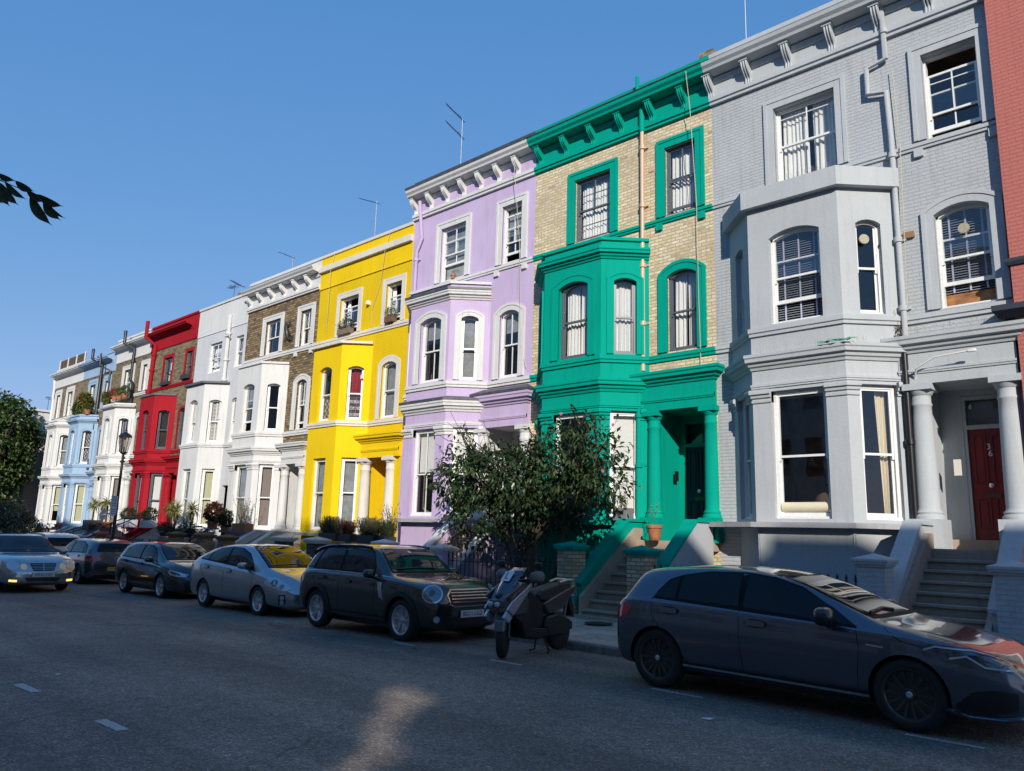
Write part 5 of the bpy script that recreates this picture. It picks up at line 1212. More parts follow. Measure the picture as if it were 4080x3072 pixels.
pipe(grey, [(-4.33, yp-0.05, 5.3), (-4.33, yp-0.05, 2.2)], 0.06, black_iron, collars=[(-4.33, yp-0.05, 3.6)])
pipe(green, [(-10.25, yp, 12.9), (-10.25, yp, 12.05)], 0.075, green_p); pipe(green, [(-10.25, yp, 12.05), (-10.24, yp, 5.7)], 0.055, salmon_pipe, collars=[(-10.24, yp, z) for z in (11.6, 10.0, 8.4, 6.9)])
pipe(green, [(-10.27, YF-0.28, 13.55), (-10.27, YF-0.28, 13.0)], 0.05, green_p)
pipe(green, [(-10.33, yp-0.05, 5.2), (-10.35, yp-0.05, 2.15)], 0.065, green_p, collars=[(-10.33, yp-0.05, z) for z in (4.6, 3.4)])
pipe(lilac, [(-18.99, YF-0.2, 12.6), (-18.9, yp, 11.3), (-19.13, yp, 10.9), (-19.15, yp, 5.9)], 0.06, lilac_p, collars=[(-19.14, yp, z) for z in (10.6, 8.2, 6.4)])
pipe(lilac, [(-19.15, yp, 5.0), (-19.2, yp, 2.3)], 0.05, lilac_p)
pipe(white, [(-31.85, yp, 10.95), (-31.84, yp, 4.9)], 0.085, white_p, collars=[(-31.84, yp, z) for z in (10.1, 8.9, 8.0, 6.3)]); pipe(white, [(-31.95, yp-0.1, 9.95), (-31.55, yp-0.1, 9.95)], 0.04, white_p)
pipe(red, [(-39.92, YF-0.5, 11.95), (-39.92, YF-0.5, 11.1), (-39.62, yp, 10.7), (-39.8, yp, 7.8)], 0.095, red_p, collars=[(-39.66, yp, 10.2), (-39.72, yp, 9.4)])
blackp = plain('black_pipe', (0.02, 0.022, 0.028), 0.4)
pipe(white2, [(-42.75, YF-0.5, 11.9), (-42.72, YF-0.5, 11.2), (-42.3, yp, 10.9), (-42.3, yp, 9.2), (-41.95, yp, 8.95), (-41.6, yp-0.1, 5.0)], 0.085, blackp, collars=[(-42.3, yp, 10.2)])
pipe(blue, [(-47.3, YF-0.5, 11.55), (-47.3, YF-0.5, 11.0), (-46.75, yp, 10.6), (-46.72, yp, 7.5), (-46.7, yp-0.05, 4.6)], 0.085, blackp); pipe(blue, [(-46.0, YF-0.5, 11.1), (-45.95, YF-0.5, 10.4), (-45.4, yp, 10.1), (-45.35, yp, 8.1)], 0.055, blackp)
pipe(white3, [(-54.9, YF-0.1, 10.7), (-54.72, YF-0.1, 10.2), (-54.72, YF-0.1, 9.5), (-54.60, YF-0.1, 9.3), (-54.62, YF-0.1, 2.0)], 0.08, white_p)
# cables on the facades
cab = plain('cable', (0.5, 0.46, 0.36), 0.7)
for H, pts in ((green, [(-8.72, YF-0.5, 12.95), (-8.73, YF-0.3, 12.0), (-8.71, YF-0.1, 9.6), (-8.72, YF-0.07, 7.5), (-8.70, YF-0.05, 5.7)]), (lilac, [(-14.45, YF-0.48, 12.6), (-14.42, YF-0.15, 10.0), (-14.38, YF-0.04, 7.0), (-14.15, YF-0.04, 6.3)]),
               (yellow, [(-20.7, YF-0.05, 12.0), (-20.8, YF-0.15, 11.4), (-21.1, YF-0.03, 10.2), (-21.5, YF-0.03, 9.3), (-21.45, YF-0.03, 8.7)]), (yellow, [(-24.05, YF-0.05, 12.0), (-24.1, YF-0.15, 11.4), (-24.25, YF-0.03, 9.0)]), (grey, [(-4.2, yp, 11.3), (-4.15, yp, 9.6), (-4.22, yp, 6.4), (-4.35, yp, 5.6)])):
    M = MB(); M.tube(pts, 0.009, 5); M.build('cable', cab, H)
# wall details
M = MB(); M.box(-3.98, -3.90, YF-0.001, YF+0.001, 7.3, 7.3); 
vent = plain('air_brick', (0.28, 0.17, 0.09), 0.8)
def wallbox(H, x, z, w, h, d, mat, name, y=YF): M = MB(); M.box(x-w/2, x+w/2, y-d, y, z-h/2, z+h/2); return M.build(name, mat, H, bevel=0.004)
wallbox(lilac, -16.02, 7.78, 0.2, 0.24, 0.03, vent, 'air_vent'); wallbox(green, -10.02, 10.98, 0.16, 0.16, 0.02, salmon_pipe, 'air_vent'); wallbox(grey, -4.13, 7.68, 0.2, 0.13, 0.06, vent, 'air_vent')
M = MB(); M.tube([(-4.6, YF-0.02, 7.55), (-4.6, YF-0.2, 7.53)], 0.055, 12); M.build('flue', blackp, grey, True)
M = MB(); M.tube([(-4.2, yp, 4.75), (-4.1, yp-0.2, 4.95), (-3.75, yp-0.3, 5.1), (-3.2, yp-0.3, 5.14)], 0.018, 6); superell(M, (-3.15, yp-0.3, 5.14), (0.08, 0.03, 0.03)); M.build('wall_lamp_arm', white_gloss, grey, True)
wallbox(grey, -3.72, 3.15, 0.12, 0.3, 0.06, cream_t, 'intercom', y=YF+0.5)
wallbox(green, -9.86, 3.2, 0.02, 0.24, 0.16, blk, 'intercom', y=YF+0.85); wallbox(yellow, -21.6, 6.9, 0.15, 0.15, 0.2, white_gloss, 'security_lamp'); wallbox(yellow, -21.7, 9.6, 0.1, 0.14, 0.14, white_gloss, 'security_lamp')
wallbox(white, -30.2, 3.35, 0.1, 0.18, 0.06, white_gloss, 'door_bell')
# the lizard between the windows of the brown house
lz = MB()
lz.tube([(-27.08, YF-0.09, 9.78), (-27.02, YF-0.10, 9.68), (-26.97, YF-0.11, 9.55), (-26.93, YF-0.11, 9.40), (-26.90, YF-0.10, 9.25), (-26.86, YF-0.09, 9.12), (-26.74, YF-0.08, 9.03), (-26.58, YF-0.07, 9.06), (-26.52, YF-0.06, 9.18)], [0.03, 0.075, 0.06, 0.10, 0.09, 0.05, 0.035, 0.022, 0.01], 10)
for p in ([(-26.98, 9.6), (-26.84, 9.68), (-26.80, 9.82)], [(-27.0, 9.58), (-27.16, 9.5), (-27.22, 9.62)], [(-26.90, 9.24), (-26.75, 9.3), (-26.68, 9.2)], [(-26.92, 9.2), (-27.08, 9.12), (-27.1, 9.0)]): lz.tube([(a, YF-0.08, b) for a, b in p], [0.035, 0.025, 0.02], 6)
tag(lz.build('lizard_ornament', plain('dark_bronze', (0.03, 0.035, 0.035), 0.4), None, True), 'dark metal lizard ornament climbing the brown brick wall between two windows', 'ornament')
# wicker screen
wick = plain('wicker', (0.11, 0.075, 0.05), 0.9, nz=0.7, nscale=30, bmp=0.8)
t = thing('wicker_screen', (-52.3, YF, 11.3), 'brown wicker screen standing on the roof of the end house', 'screen'); M = MB(); M.box(-54.6, -50.15, YF+0.02, YF+0.06, 11.32, 11.86); M.build('wicker_panel', wick, t)
for x in (-54.6, -53.1, -51.6, -50.15):
    M = MB(); M.box(x-0.04, x+0.04, YF-0.03, YF+0.02, 11.28, 11.92); M.build('post', cream_t, t)
# piers
def pier(x, z1, bm_, cm_, label, w=0.42, cw=0.56, y=12.92, band=None, pyr=0.09):
    zb = PVH+roadz(x); t = thing('gate_pier', (x, y+w/2, zb), label, 'gate pier', 'gate piers along the pavement'); M = MB(); M.box(x-w/2, x+w/2, y, y+w, zb-0.05, z1-0.12); M.box(x-w/2-0.04, x+w/2+0.04, y-0.04, y+w+0.04, zb-0.05, zb+0.3); M.build('shaft', bm_, t)
    if band: B = MB(); B.box(x-w/2-0.055, x+w/2+0.055, y-0.055, y+w+0.055, zb+0.3, zb+0.42); B.build('base_band', band, t)
    C = MB(); c = (x, y+w/2); h = cw/2
    for (a, z0, z2) in ((h*0.84, z1-0.12, z1-0.08), (h*0.95, z1-0.08, z1-0.045), (h, z1-0.045, z1)): C.box(c[0]-a, c[0]+a, c[1]-a, c[1]+a, z0, z2)
    C.add([(c[0]-h, c[1]-h, z1), (c[0]+h, c[1]-h, z1), (c[0]+h, c[1]+h, z1), (c[0]-h, c[1]+h, z1), (c[0], c[1], z1+pyr)], [(0, 1, 4), (1, 2, 4), (2, 3, 4), (3, 0, 4), (0, 3, 2, 1)])
    C.build('pier_cap', cm_, t, bevel=0.006); return t
cap_b = stucco('brown_cap', (0.16, 0.11, 0.07), 0.8, 0.4, 0.6); redcap = stucco('faded_red_cap', (0.38, 0.13, 0.09), 0.7, 0.4, 0.6)
brick_y2 = brick('pier_yellow_brick', [(0.0, (0.42, 0.33, 0.19)), (0.5, (0.58, 0.47, 0.29)), (1, (0.70, 0.58, 0.38))], (0.20, 0.165, 0.125), 0.225, 0.078, 0.012)
pier(-10.42, 1.51, brick_y2, green_p, 'yellow brick gate pier with teal cap left of the green house steps', band=green_p)
pier(-8.66, 1.47, brick_y2, green_p, 'yellow brick gate pier with teal cap right of the green house steps', band=green_p)
pier(-4.30, 1.47, grey_b, grey_p, 'grey painted brick gate pier left of the grey house steps'); pier(-2.42, 1.44, grey_b, grey_p, 'grey painted brick gate pier at the right edge beside the grey steps')
pier(-14.45, 1.34, lilac_p, white_p, 'lilac gate pier with white cap beside the iron railing'); pier(-16.75, 1.40, lilac_p, white_p, 'lilac gate pier with white cap behind the dark compact car roof')
pier(-19.95, 1.40, brick_d, cream_t, 'dark brick gate pier with cream cap right of the yellow steps', cw=0.62); pier(-21.75, 1.42, brick_d, cream_t, 'dark brick gate pier with cream cap left of the yellow steps', cw=0.62)
pier(-25.4, 1.36, brick_p, cap_b, 'brown brick gate pier with brown cap right of the brown house steps', cw=0.6); pier(-27.0, 1.40, brick_p, cap_b, 'brown brick gate pier with brown cap below the long terracotta planter', cw=0.6); pier(-29.3, 1.40, brick_p, cap_b, 'brown brick gate pier with brown cap below the spiky yuccas', cw=0.6)
pier(-35.1, 1.17, brick_p, redcap, 'brick gate pier with faded red cap right of the lamp post', cw=0.6); pier(-36.7, 1.27, brick_p, redcap, 'brick gate pier with faded red cap left of the lamp post', cw=0.6)
pier(-39.6, 1.10, brick_p, white_p, 'brick gate pier with white pyramid cap nearest the red house', cw=0.6); pier(-41.4, 1.13, brick_p, white_p, 'brick gate pier with white pyramid cap below the black handrails', cw=0.6)
pier(-44.2, 1.05, brick_p, white_p, 'brick gate pier with white pyramid cap below the blue bay', cw=0.62); pier(-46.2, 1.08, brick_p, white_p, 'brick gate pier with white pyramid cap beside the dark bush', cw=0.62)
# railings
def railing(xa, xb, label, top=1.2, y=13.1, step=0.14, spear=True):
    t = thing('iron_railing', ((xa+xb)/2, y, PVH), label, 'railing', 'iron railings along the pavement'); M = MB(); zb = roadz(xa)+PVH; n = int((xb-xa)/step)
    for i in range(n+1):
        x = xa+(xb-xa)*i/n; M.tube([(x, y, zb), (x, y, top-0.06)], 0.011, 6)
        if spear: M.lathe([(0.012, 0), (0.026, 0.03), (0.016, 0.05), (0.024, 0.075), (0.001, 0.14)], (x, y, top-0.08), 6)
    M.build('bars', black_iron, t)
    for z in (top-0.16, zb+0.25): R_ = MB(); R_.box(xa, xb, y-0.018, y+0.018, z-0.008, z+0.008); R_.build('rail', black_iron, t)
    W = MB(); W.box(xa, xb, y-0.12, y+0.12, zb-0.1, zb+0.12); W.build('plinth', stone, t)
railing(-14.2, -10.7, 'black iron railing with spear tops between the lilac pier and the green pier', 1.2)
railing(-8.35, -4.6, 'black iron railing in front of the grey house, hidden by the dark car', 1.16); railing(-19.6, -17.05, 'black iron railing in front of the lilac house', 1.1); railing(-24.9, -22.1, 'black iron railing in front of the yellow house', 1.05)
railing(-34.7, -32.2, 'black iron railing with spear tops beside the white stair wall right of the lamp', 1.1); railing(-31.6, -29.7, 'black iron railing beside the first brown pier', 1.1); railing(-39.2, -37.1, 'short black iron railing before the white bay house', 0.95)
def handrail(pts, label, legs):
    t = thing('handrail', pts[0], label, 'handrail', 'black handrails beside the steps'); M = MB(); M.tube(pts, 0.028, 8); M.build('rail', black_iron, t, True)
    for (x, y, z) in legs: M = MB(); M.tube([(x, y, z), (x, y, z-0.9)], 0.022, 6); M.build('upright', black_iron, t)
handrail([(-44.1, 13.2, 0.95), (-41.6, 14.3, 1.66), (-39.2, 14.5, 1.70)], 'black handrail of the blue house steps, left one', [(-42.6, 13.9, 1.4), (-41.6, 14.3, 1.66)])
handrail([(-42.9, 13.2, 0.95), (-40.7, 14.3, 1.66), (-38.6, 14.6, 1.70)], 'black handrail of the blue house steps, right one', [(-40.7, 14.3, 1.66)])
handrail([(-40.0, 13.2, 1.0), (-36.4, 13.9, 1.98), (-34.6, 14.0, 2.0)], 'black handrail rising behind the lamp post, left one', [(-37.4, 13.7, 1.7), (-36.4, 13.9, 1.98)])
handrail([(-38.9, 13.2, 1.0), (-35.4, 14.0, 1.98), (-34.0, 14.1, 1.98)], 'black handrail rising behind the lamp post, right one', [(-37.0, 13.6, 1.55)])
handrail([(-30.1, 13.3, 1.1), (-28.95, 13.5, 1.66), (-28.3, 13.6, 1.68)], 'black handrail in front of the yuccas, left one', [(-29.5, 13.4, 1.35), (-28.95, 13.5, 1.66)])
handrail([(-28.6, 13.3, 1.15), (-27.6, 13.5, 1.6), (-27.0, 13.6, 1.62)], 'black handrail in front of the yuccas, right one', [(-27.6, 13.5, 1.6)])
# lamp post
t = thing('street_lamp', (-31.0, 11.5, roadz(-31)+PVH), 'black street lamp with a clear glass lantern and small sign on its post', 'street lamp')
lx, ly, lz0 = -31.0, 11.5, roadz(-31)+PVH
M = MB(); M.lathe([(0.14, 0), (0.14, 0.5), (0.09, 0.62), (0.085, 1.0), (0.065, 1.1), (0.05, 3.3), (0.045, 3.98-lz0), (0.09, 4.0-lz0), (0.09, 4.04-lz0), (0.045, 4.08-lz0), (0.045, 4.30-lz0)], (lx, ly, lz0), 16); M.build('post', black_iron, t, True)
M = MB(); M.lathe([(0.05, 0), (0.10, 0.03), (0.13, 0.06), (0.13, 0.09), (0.02, 0.1)], (lx, ly, 4.30), 16); M.build('lantern_base', black_iron, t, True)
M = MB(); M.lathe([(0.13, 0), (0.135, 0.01), (0.22, 0.56), (0.215, 0.565), (0.125, 0.01)], (lx, ly, 4.39), 12); M.build('lantern_glass', glassmat('lantern_glass', (1, 0.97, 0.93), 0.92), t)
M = MB(); M.lathe([(0.235, 0), (0.24, 0.05), (0.2, 0.11), (0.1, 0.17), (0.06, 0.2), (0.045, 0.25), (0.05, 0.28), (0.02, 0.32), (0.035, 0.36), (0.004, 0.47)], (lx, ly, 4.95), 16); M.build('lantern_roof', black_iron, t, True)
M = MB(); M.lathe([(0.03, 0), (0.04, 0.1), (0.045, 0.25), (0.03, 0.33)], (lx, ly, 4.6), 10); M.build('bulb', plain('bulb', (0.6, 0.6, 0.58), 0.3), t)
M = MB()
for k in range(6): a = math.pi*k/3+0.2; M.tube([(lx+0.135*math.cos(a), ly+0.135*math.sin(a), 4.39), (lx+0.222*math.cos(a), ly+0.222*math.sin(a), 4.96)], 0.009, 5)
M.build('lantern_frame', black_iron, t)
M = MB(); M.box(lx-0.07, lx-0.05, ly-0.11, ly+0.11, 2.0, 2.72); o = M.build('sign_plate', white_gloss, t)
o.data.transform(Matrix.Translation((lx, ly, 0)) @ Matrix.Rotation(R(-25), 4, 'Z') @ Matrix.Translation((-lx+0.13, -ly-0.1, 0)))
M = MB(); Mx = Matrix.Translation((lx, ly, 0)) @ Matrix.Rotation(R(-25), 4, 'Z')
for i, (z, w_) in enumerate([(2.68, .12), (2.60, .14), (2.53, .10), (2.44, .13), (2.36, .12), (2.22, .13), (2.14, .1), (2.06, .13)]): M.box(0.081, 0.083, -0.1-w_*.6, -0.1+w_*.6, z-0.014, z+0.014, Mx)
M.build('sign_lettering', plain('sign_grey', (0.2, 0.22, 0.25), 0.6), o)
# aerials
def aerial(x, y, z0, z1, arms, label, rr=0.025, mat=None):
    t = thing('roof_aerial', (x, y, z0), label, 'aerial', 'television aerials on the roofs'); M = MB(); M.tube([(x, y, z0-1.2), (x, y, z1)], rr*.75, 6); M.build('mast', mat or plain('weathered_mast', (.25, .25, .26), .5, .5), t)
    for (za, dx, dy, dz, L, n) in arms:
        A = MB(); d = Vector((dx, dy, dz)).normalized(); s = d.cross(Vector((0, 0, 1))).normalized(); p0 = Vector((x, y, za)); A.tube([p0-d*0.15, p0+d*L], 0.015, 5)
        for i in range(n): q = p0+d*(L*(i+0.5)/n); w_ = 0.16 if i > 1 else 0.24; A.tube([q-s*w_, q+s*w_], 0.007, 4)
        A.build('antenna', blackp, t)
aerial(-19.8, 18, 14.3, 17.05, [(17.0, -0.6, -0.35, 0.75, 1.0, 12), (16.3, -0.6, -0.35, 0.75, 0.95, 10)], 'tall white mast with two slanting aerials above the lilac house', 0.018)
aerial(-24.85, 18, 13.0, 15.2, [(15.1, -0.9, 0.1, 0.42, 1.6, 12)], 'aerial with a long arm above the yellow house', 0.018)
aerial(-31.1, 18, 13.0, 14.2, [(14.15, -0.9, 0, 0.4, 1.5, 2)], 'small aerial with a plain arm above the brown brick house', 0.02)
aerial(-36.6, 18, 12.6, 14.0, [(13.9, -0.9, 0.2, 0.1, 1.0, 8)], 'aerial above the plain white house, left of the pair', 0.02, blackp); aerial(-35.8, 18, 12.6, 13.75, [(13.7, -0.9, 0.1, 0.4, 1.8, 10)], 'aerial above the plain white house, right of the pair', 0.02)
aerial(-8.45, 18, 14.4, 17.2, [], 'thin white mast rising behind the grey house parapet', 0.02, alloy)
M = MB(); M.box(-9.0, -8.72, 16.6, 17.2, 13.3, 14.1); M.box(-9.06, -8.66, 16.5, 17.3, 14.1, 14.24); tag(M.build('chimney_stack', brick_p), 'low brick chimney stack with stone cap between green and grey houses', 'chimney')
M = MB(); M.box(-35.4, -34.9, 17.6, 18.2, 12.0, 13.15); tag(M.build('chimney_stack', brick('red_brick_chimney', [(0, (.3, .09, .05)), (1, (.4, .14, .08))], (.2, .15, .12))), 'small red brick chimney behind the plain white house', 'chimney')

# ---- plants
def leaf(M, p, d, n, L, W, bend=0.15):
    """pointed leaf: folded along its rib; d along, n normal"""
    s = d.cross(n).normalized(); n = s.cross(d).normalized()
    a = p; b = p+d*L*0.45+s*W/2+n*W*0.22; c = p+d*L*0.45-s*W/2+n*W*0.22; m = p+d*L*0.5; e = p+d*L-n*L*bend
    o = len(M.v); M.v += [tuple(q) for q in (a, b, m, c, e)]; M.f += [(o, o+1, o+4, o+2), (o, o+2, o+4, o+3)]
def rvec():
    while True:
        v = Vector((random.uniform(-1, 1), random.uniform(-1, 1), random.uniform(-1, 1)))
        if 0.05 < v.length < 1: return v
def foliage(M, blobs, n, L, W, droop=0.3, shell=0.35, clump=7, cr=0.16, holes=()):
    SD = Vector((math.cos(R(23))*math.sin(R(45)), -math.cos(R(23))*math.cos(R(45)), math.sin(R(23))))
    tot = sum(b[3]*b[4]*b[5]*b[6] for b in blobs)
    for b in blobs:
        c = Vector(b[:3]); r = b[3:6]; k = int(n*b[3]*b[4]*b[5]*b[6]/tot/clump)
        for _ in range(k):
            v = rvec(); rr = v.length; v = v.normalized()*(shell+(1-shell)*rr**0.5)*random.uniform(0.75, 1.06)
            q = c+Vector((v.x*r[0], v.y*r[1], v.z*r[2]))
            if any(((q-Vector((*g, 0)))-SD*(q-Vector((*g, 0))).dot(SD)).length < hr+.12 for g, hr in holes): continue
            for _ in range(clump):
                d = (rvec()+v*0.7+Vector((0, 0, -droop))).normalized(); leaf(M, q+rvec()*cr, d, (rvec()*0.6+Vector((0, 0, 1))).normalized(), L*random.uniform(0.7, 1.2), W*random.uniform(0.7, 1.2))
def limb(M, a, b, r0, r1, wob=0.08, n=6, sag=0):
    a, b = Vector(a), Vector(b); pts = []; rs = []
    for i in range(n+1): t = i/n; pts.append(a.lerp(b, t)+rvec()*wob*math.sin(math.pi*t)+Vector((0, 0, sag*math.sin(math.pi*t)))); rs.append(r0+(r1-r0)*t)
    M.tube(pts, rs, 7); return pts
bark = plain('bark', (0.10, 0.08, 0.06), 0.9, nz=0.5, nscale=30, bmp=0.7); bark_g = plain('pale_bark', (0.16, 0.13, 0.10), 0.85, nz=0.5, nscale=30, bmp=0.5)
mag = leafmat('magnolia_leaf', [(0, (0.012, 0.030, 0.009)), (0.5, (0.026, 0.054, 0.017)), (0.92, (0.045, 0.08, 0.022)), (0.992, (0.09, 0.10, 0.03)), (1, (0.16, 0.10, 0.03))], 0.15, 0.45)
tre = leafmat('tree_leaf', [(0, (0.05, 0.085, 0.025)), (0.5, (0.08, 0.13, 0.035)), (0.9, (0.13, 0.18, 0.05)), (1, (0.22, 0.17, 0.05))], 0.3)
drk = leafmat('dark_leaf', [(0, (0.02, 0.032, 0.014)), (0.6, (0.04, 0.055, 0.022)), (1, (0.08, 0.08, 0.03))], 0.2)
lav = leafmat('lavender_leaf', [(0, (0.06, 0.075, 0.04)), (0.7, (0.12, 0.12, 0.07)), (1, (0.2, 0.17, 0.1))], 0.2)
redl = leafmat('red_leaf', [(0, (0.06, 0.02, 0.02)), (0.6, (0.14, 0.04, 0.03)), (1, (0.09, 0.08, 0.03))], 0.25)
yuc = leafmat('yucca_leaf', [(0, (0.16, 0.20, 0.05)), (0.6, (0.32, 0.33, 0.10)), (1, (0.45, 0.36, 0.14))], 0.3)
fern = leafmat('bright_leaf', [(0, (0.10, 0.14, 0.03)), (0.6, (0.22, 0.22, 0.06)), (1, (0.3, 0.2, 0.08))], 0.3)
terra = plain('terracotta', (0.42, 0.16, 0.075), 0.8, nz=0.35, nscale=9); pot_dk = plain('dark_pot', (0.035, 0.035, 0.038), 0.6); pot_w = plain('pale_planter', (0.52, 0.54, 0.58), 0.5); soil = plain('soil', (0.03, 0.022, 0.015), 1)
# small garden tree in front of the lilac and green houses
t = thing('garden_tree', (-11.9, 13.7, 0), 'dark leaved garden tree with a few pink buds in front of lilac and green houses', 'tree')
M = MB(); tips = []
blobs = [(-14.0, 13.4, 3.1, 1.0, .9, .85, 1.0), (-13.0, 13.6, 3.1, 1.1, 1.0, .75, 1.0), (-12.0, 13.5, 2.9, 1.1, 1.0, .8, 1.1), (-11.0, 13.5, 3.25, 1.0, .9, 1.0, 1.1), (-10.2, 13.5, 3.45, .75, .7, .85, .8), (-10.0, 13.5, 2.75, .85, .7, .5, .9),
         (-13.3, 13.5, 2.15, 1.3, .8, .5, 1.0), (-11.6, 13.6, 2.2, 1.1, .8, .5, .9), (-13.6, 13.4, 1.6, .6, .5, .3, .4), (-14.2, 13.4, 3.9, .35, .3, .4, .4), (-10.4, 13.5, 4.25, .45, .35, .3, .35)]
for s0, e0 in (((-12.2, 13.7, 0), (-12.9, 13.6, 1.7)), ((-12.0, 13.75, 0), (-12.0, 13.7, 1.6)), ((-11.6, 13.7, 0), (-11.0, 13.6, 1.9)), ((-11.8, 13.8, 0), (-12.4, 13.7, 1.2))):
    p = limb(M, s0, e0, 0.055, 0.04, 0.07)
    for b in random.sample(blobs, 6):
        q = limb(M, p[-1], (b[0]+random.uniform(-.4, .4), b[1], b[2]+random.uniform(0, .4)), 0.03, 0.012, 0.12)
        for _ in range(3): limb(M, q[random.randint(2, 5)], Vector(q[-1])+rvec()*0.7, 0.012, 0.005, 0.06, 4)
M.build('trunk', bark, t, True)
M = MB(); foliage(M, blobs, 8200, 0.16, 0.08, 0.55, 0.1, 5, 0.16)
for b in blobs[:6]:      # thin shoots past the outline
    for _ in range(5):
        v = rvec().normalized(); v.z = abs(v.z); q0 = Vector(b[:3])+Vector((v.x*b[3], v.y*b[4]*0.6, v.z*b[5]))*0.9; dd = (v+Vector((0, 0, .6))).normalized()
        for k in range(7): leaf(M, q0+dd*0.07*k, (rvec()+dd).normalized(), Vector((0, 0, 1)), 0.13, 0.06)
M.build('crown', mag, t)
for (x, z) in ((-9.35, 3.95), (-10.75, 4.30), (-9.6, 3.0)):
    F = MB(); 
    for k in range(5): a = k*1.257; leaf(F, Vector((x, 13.1, z)), Vector((0.3*math.cos(a), 0.3*math.sin(a), 1)).normalized(), Vector((math.cos(a), math.sin(a), 0)), 0.10, 0.05, 0)
    F.build('pink_bud', plain('pink_petal', (0.55, 0.16, 0.30), 0.6), t)
# large street tree on the left
t = thing('street_tree', (-56.8, 13.6, -.15), 'broad green tree at the left edge in front of the end house', 'tree')
M = MB(); p = limb(M, (-56.8, 13.6, -.4), (-56.7, 13.6, 3.2), 0.26, 0.18, 0.05)
blobs = [(-57.6, 13.7, 7.5, 2.6, 2.2, 2.1, 1), (-60.2, 13.7, 7.0, 2.8, 2.2, 2.2, 1), (-56.7, 13.6, 5.4, 2.2, 1.9, 1.9, 1), (-59.2, 13.4, 4.8, 3.2, 2.3, 2.2, 1), (-56.4, 13.5, 3.7, 1.6, 1.4, 1.0, .8), (-58.0, 13.4, 9.0, 1.4, 1.3, .8, .7), (-62.3, 13.9, 6.4, 2.6, 2.2, 2.4, .8), (-55.2, 13.5, 6.2, .9, .8, .7, .6), (-55.6, 13.5, 7.6, .8, .8, .6, .4)]
for b in blobs:
    q = limb(M, p[-1], b[:3], 0.13, 0.04, 0.35)
    for _ in range(4): limb(M, q[random.randint(2, 5)], Vector(q[-1])+rvec()*1.6, 0.03, 0.01, 0.2, 4)
M.build('trunk', bark, t, True); M = MB(); foliage(M, blobs, 19000, 0.30, 0.22, 0.3, 0.45, 8, 0.35); M.build('crown', leafmat('street_tree_leaf', [(0, (.03, .06, .018)), (.5, (.055, .10, .028)), (.92, (.09, .14, .04)), (1, (.18, .14, .05))], .25), t)
t = thing('large_bush', (-47.3, 12.9, -.1), 'dark bush under the street tree beside the white gate piers', 'bush')
M = MB(); bl = [(-47.9, 12.9, 1.0, 2.2, 1.0, 1.1, 1), (-49.9, 12.8, 1.3, 2.6, 1.1, 1.6, 1), (-46.0, 13.0, .75, 1.3, .9, .8, .8), (-53, 12.8, 1.2, 2.8, 1.1, 1.7, .8)]; foliage(M, bl, 9000, 0.16, 0.09, 0.2, 0.5, 8, 0.25); M.build('leaves', drk, t)
M = MB()
for b in bl: limb(M, (b[0], b[1], -.2), (b[0]+.2, b[1], b[2]), 0.05, 0.02)
M.build('stems', bark, t)
# the tree overhead: its trunk stands to the left of the view, one twig reaches into the picture
t = thing('overhanging_tree', (-6.2, -1.9, PVH), 'leafy twig of a near tree reaching in from the left against the sky', 'tree')
M = MB(); a = limb(M, (-6.2, -1.9, 0), (-6.0, -1.8, 3.4), 0.2, 0.15, 0.04); b = limb(M, a[-1], (-4.6, -0.1, 3.75), 0.09, 0.03, 0.06, sag=.2); b2 = limb(M, b[-1], (-4.239, 0.756, 3.268), 0.02, 0.004, 0.02, sag=.06)
M.tube([(-4.239, 0.756, 3.268), (-4.224, 0.828, 3.273), (-4.217, 0.857, 3.274), (-4.205, 0.897, 3.285)], 0.0016, 5); M.tube([(-4.224, 0.828, 3.273), (-4.207, 0.948, 3.251), (-4.206, 0.965, 3.243), (-4.200, 1.030, 3.217)], 0.0022, 5)
for dx in (-2.5, -1.2, .6): limb(M, a[-1], (-6.5+dx, -3.2, 5.5), 0.1, 0.03, 0.2)
M.build('trunk', bark, t, True)
M = MB(); Cc = Vector((0, 0, 1.65))
TW_ = [((-4.215, 0.820, 3.299), (-4.159, 0.886, 3.270), 0.028), ((-4.205, 0.897, 3.285), (-4.150, 0.972, 3.241), 0.035), ((-4.205, 0.950, 3.254), (-4.148, 1.032, 3.209), 0.035), ((-4.197, 0.995, 3.248), (-4.133, 1.101, 3.203), 0.038), ((-4.206, 0.969, 3.241), (-4.175, 1.077, 3.102), 0.047), ((-4.199, 1.027, 3.223), (-4.156, 1.106, 3.136), 0.041), ((-4.196, 1.040, 3.222), (-4.147, 1.123, 3.149), 0.017), ((-4.218, 0.858, 3.273), (-4.172, 0.950, 3.197), 0.028), ((-4.226, 0.841, 3.261), (-4.190, 0.926, 3.163), 0.041), ((-4.230, 0.835, 3.252), (-4.202, 0.893, 3.149), 0.041), ((-4.245, 0.835, 3.212), (-4.207, 0.864, 3.153), 0.016)]
for (p, q, w_) in TW_:
    p, q = Vector(p), Vector(q); d = q-p; L = d.length; d.normalize(); n_ = (Cc-p).normalized(); s = d.cross(n_).normalized(); nn = n_*0.25; N = 10; vs = []
    for i in range(N+1):
        u = i/N; wd = w_*0.5*(math.sin(math.pi*min(1, u*1.08))**0.75 if u*1.08 < 1 else 0)*(1 if u < .75 else max(0.0, (1-u)/.25)**0.7)+0.0006; cv = -n_*(0.01*math.sin(math.pi*u)); bow = s*(0.10*L*math.sin(math.pi*u))
        c_ = p+d*L*u+bow; vs += [c_+s*wd+nn*wd, c_, c_-s*wd+nn*wd]
    o0 = len(M.v); M.v += [tuple(x) for x in vs]
    for i in range(N):
        for k in range(2): a0 = o0+i*3+k; M.f.append((a0, a0+1, a0+4, a0+3))
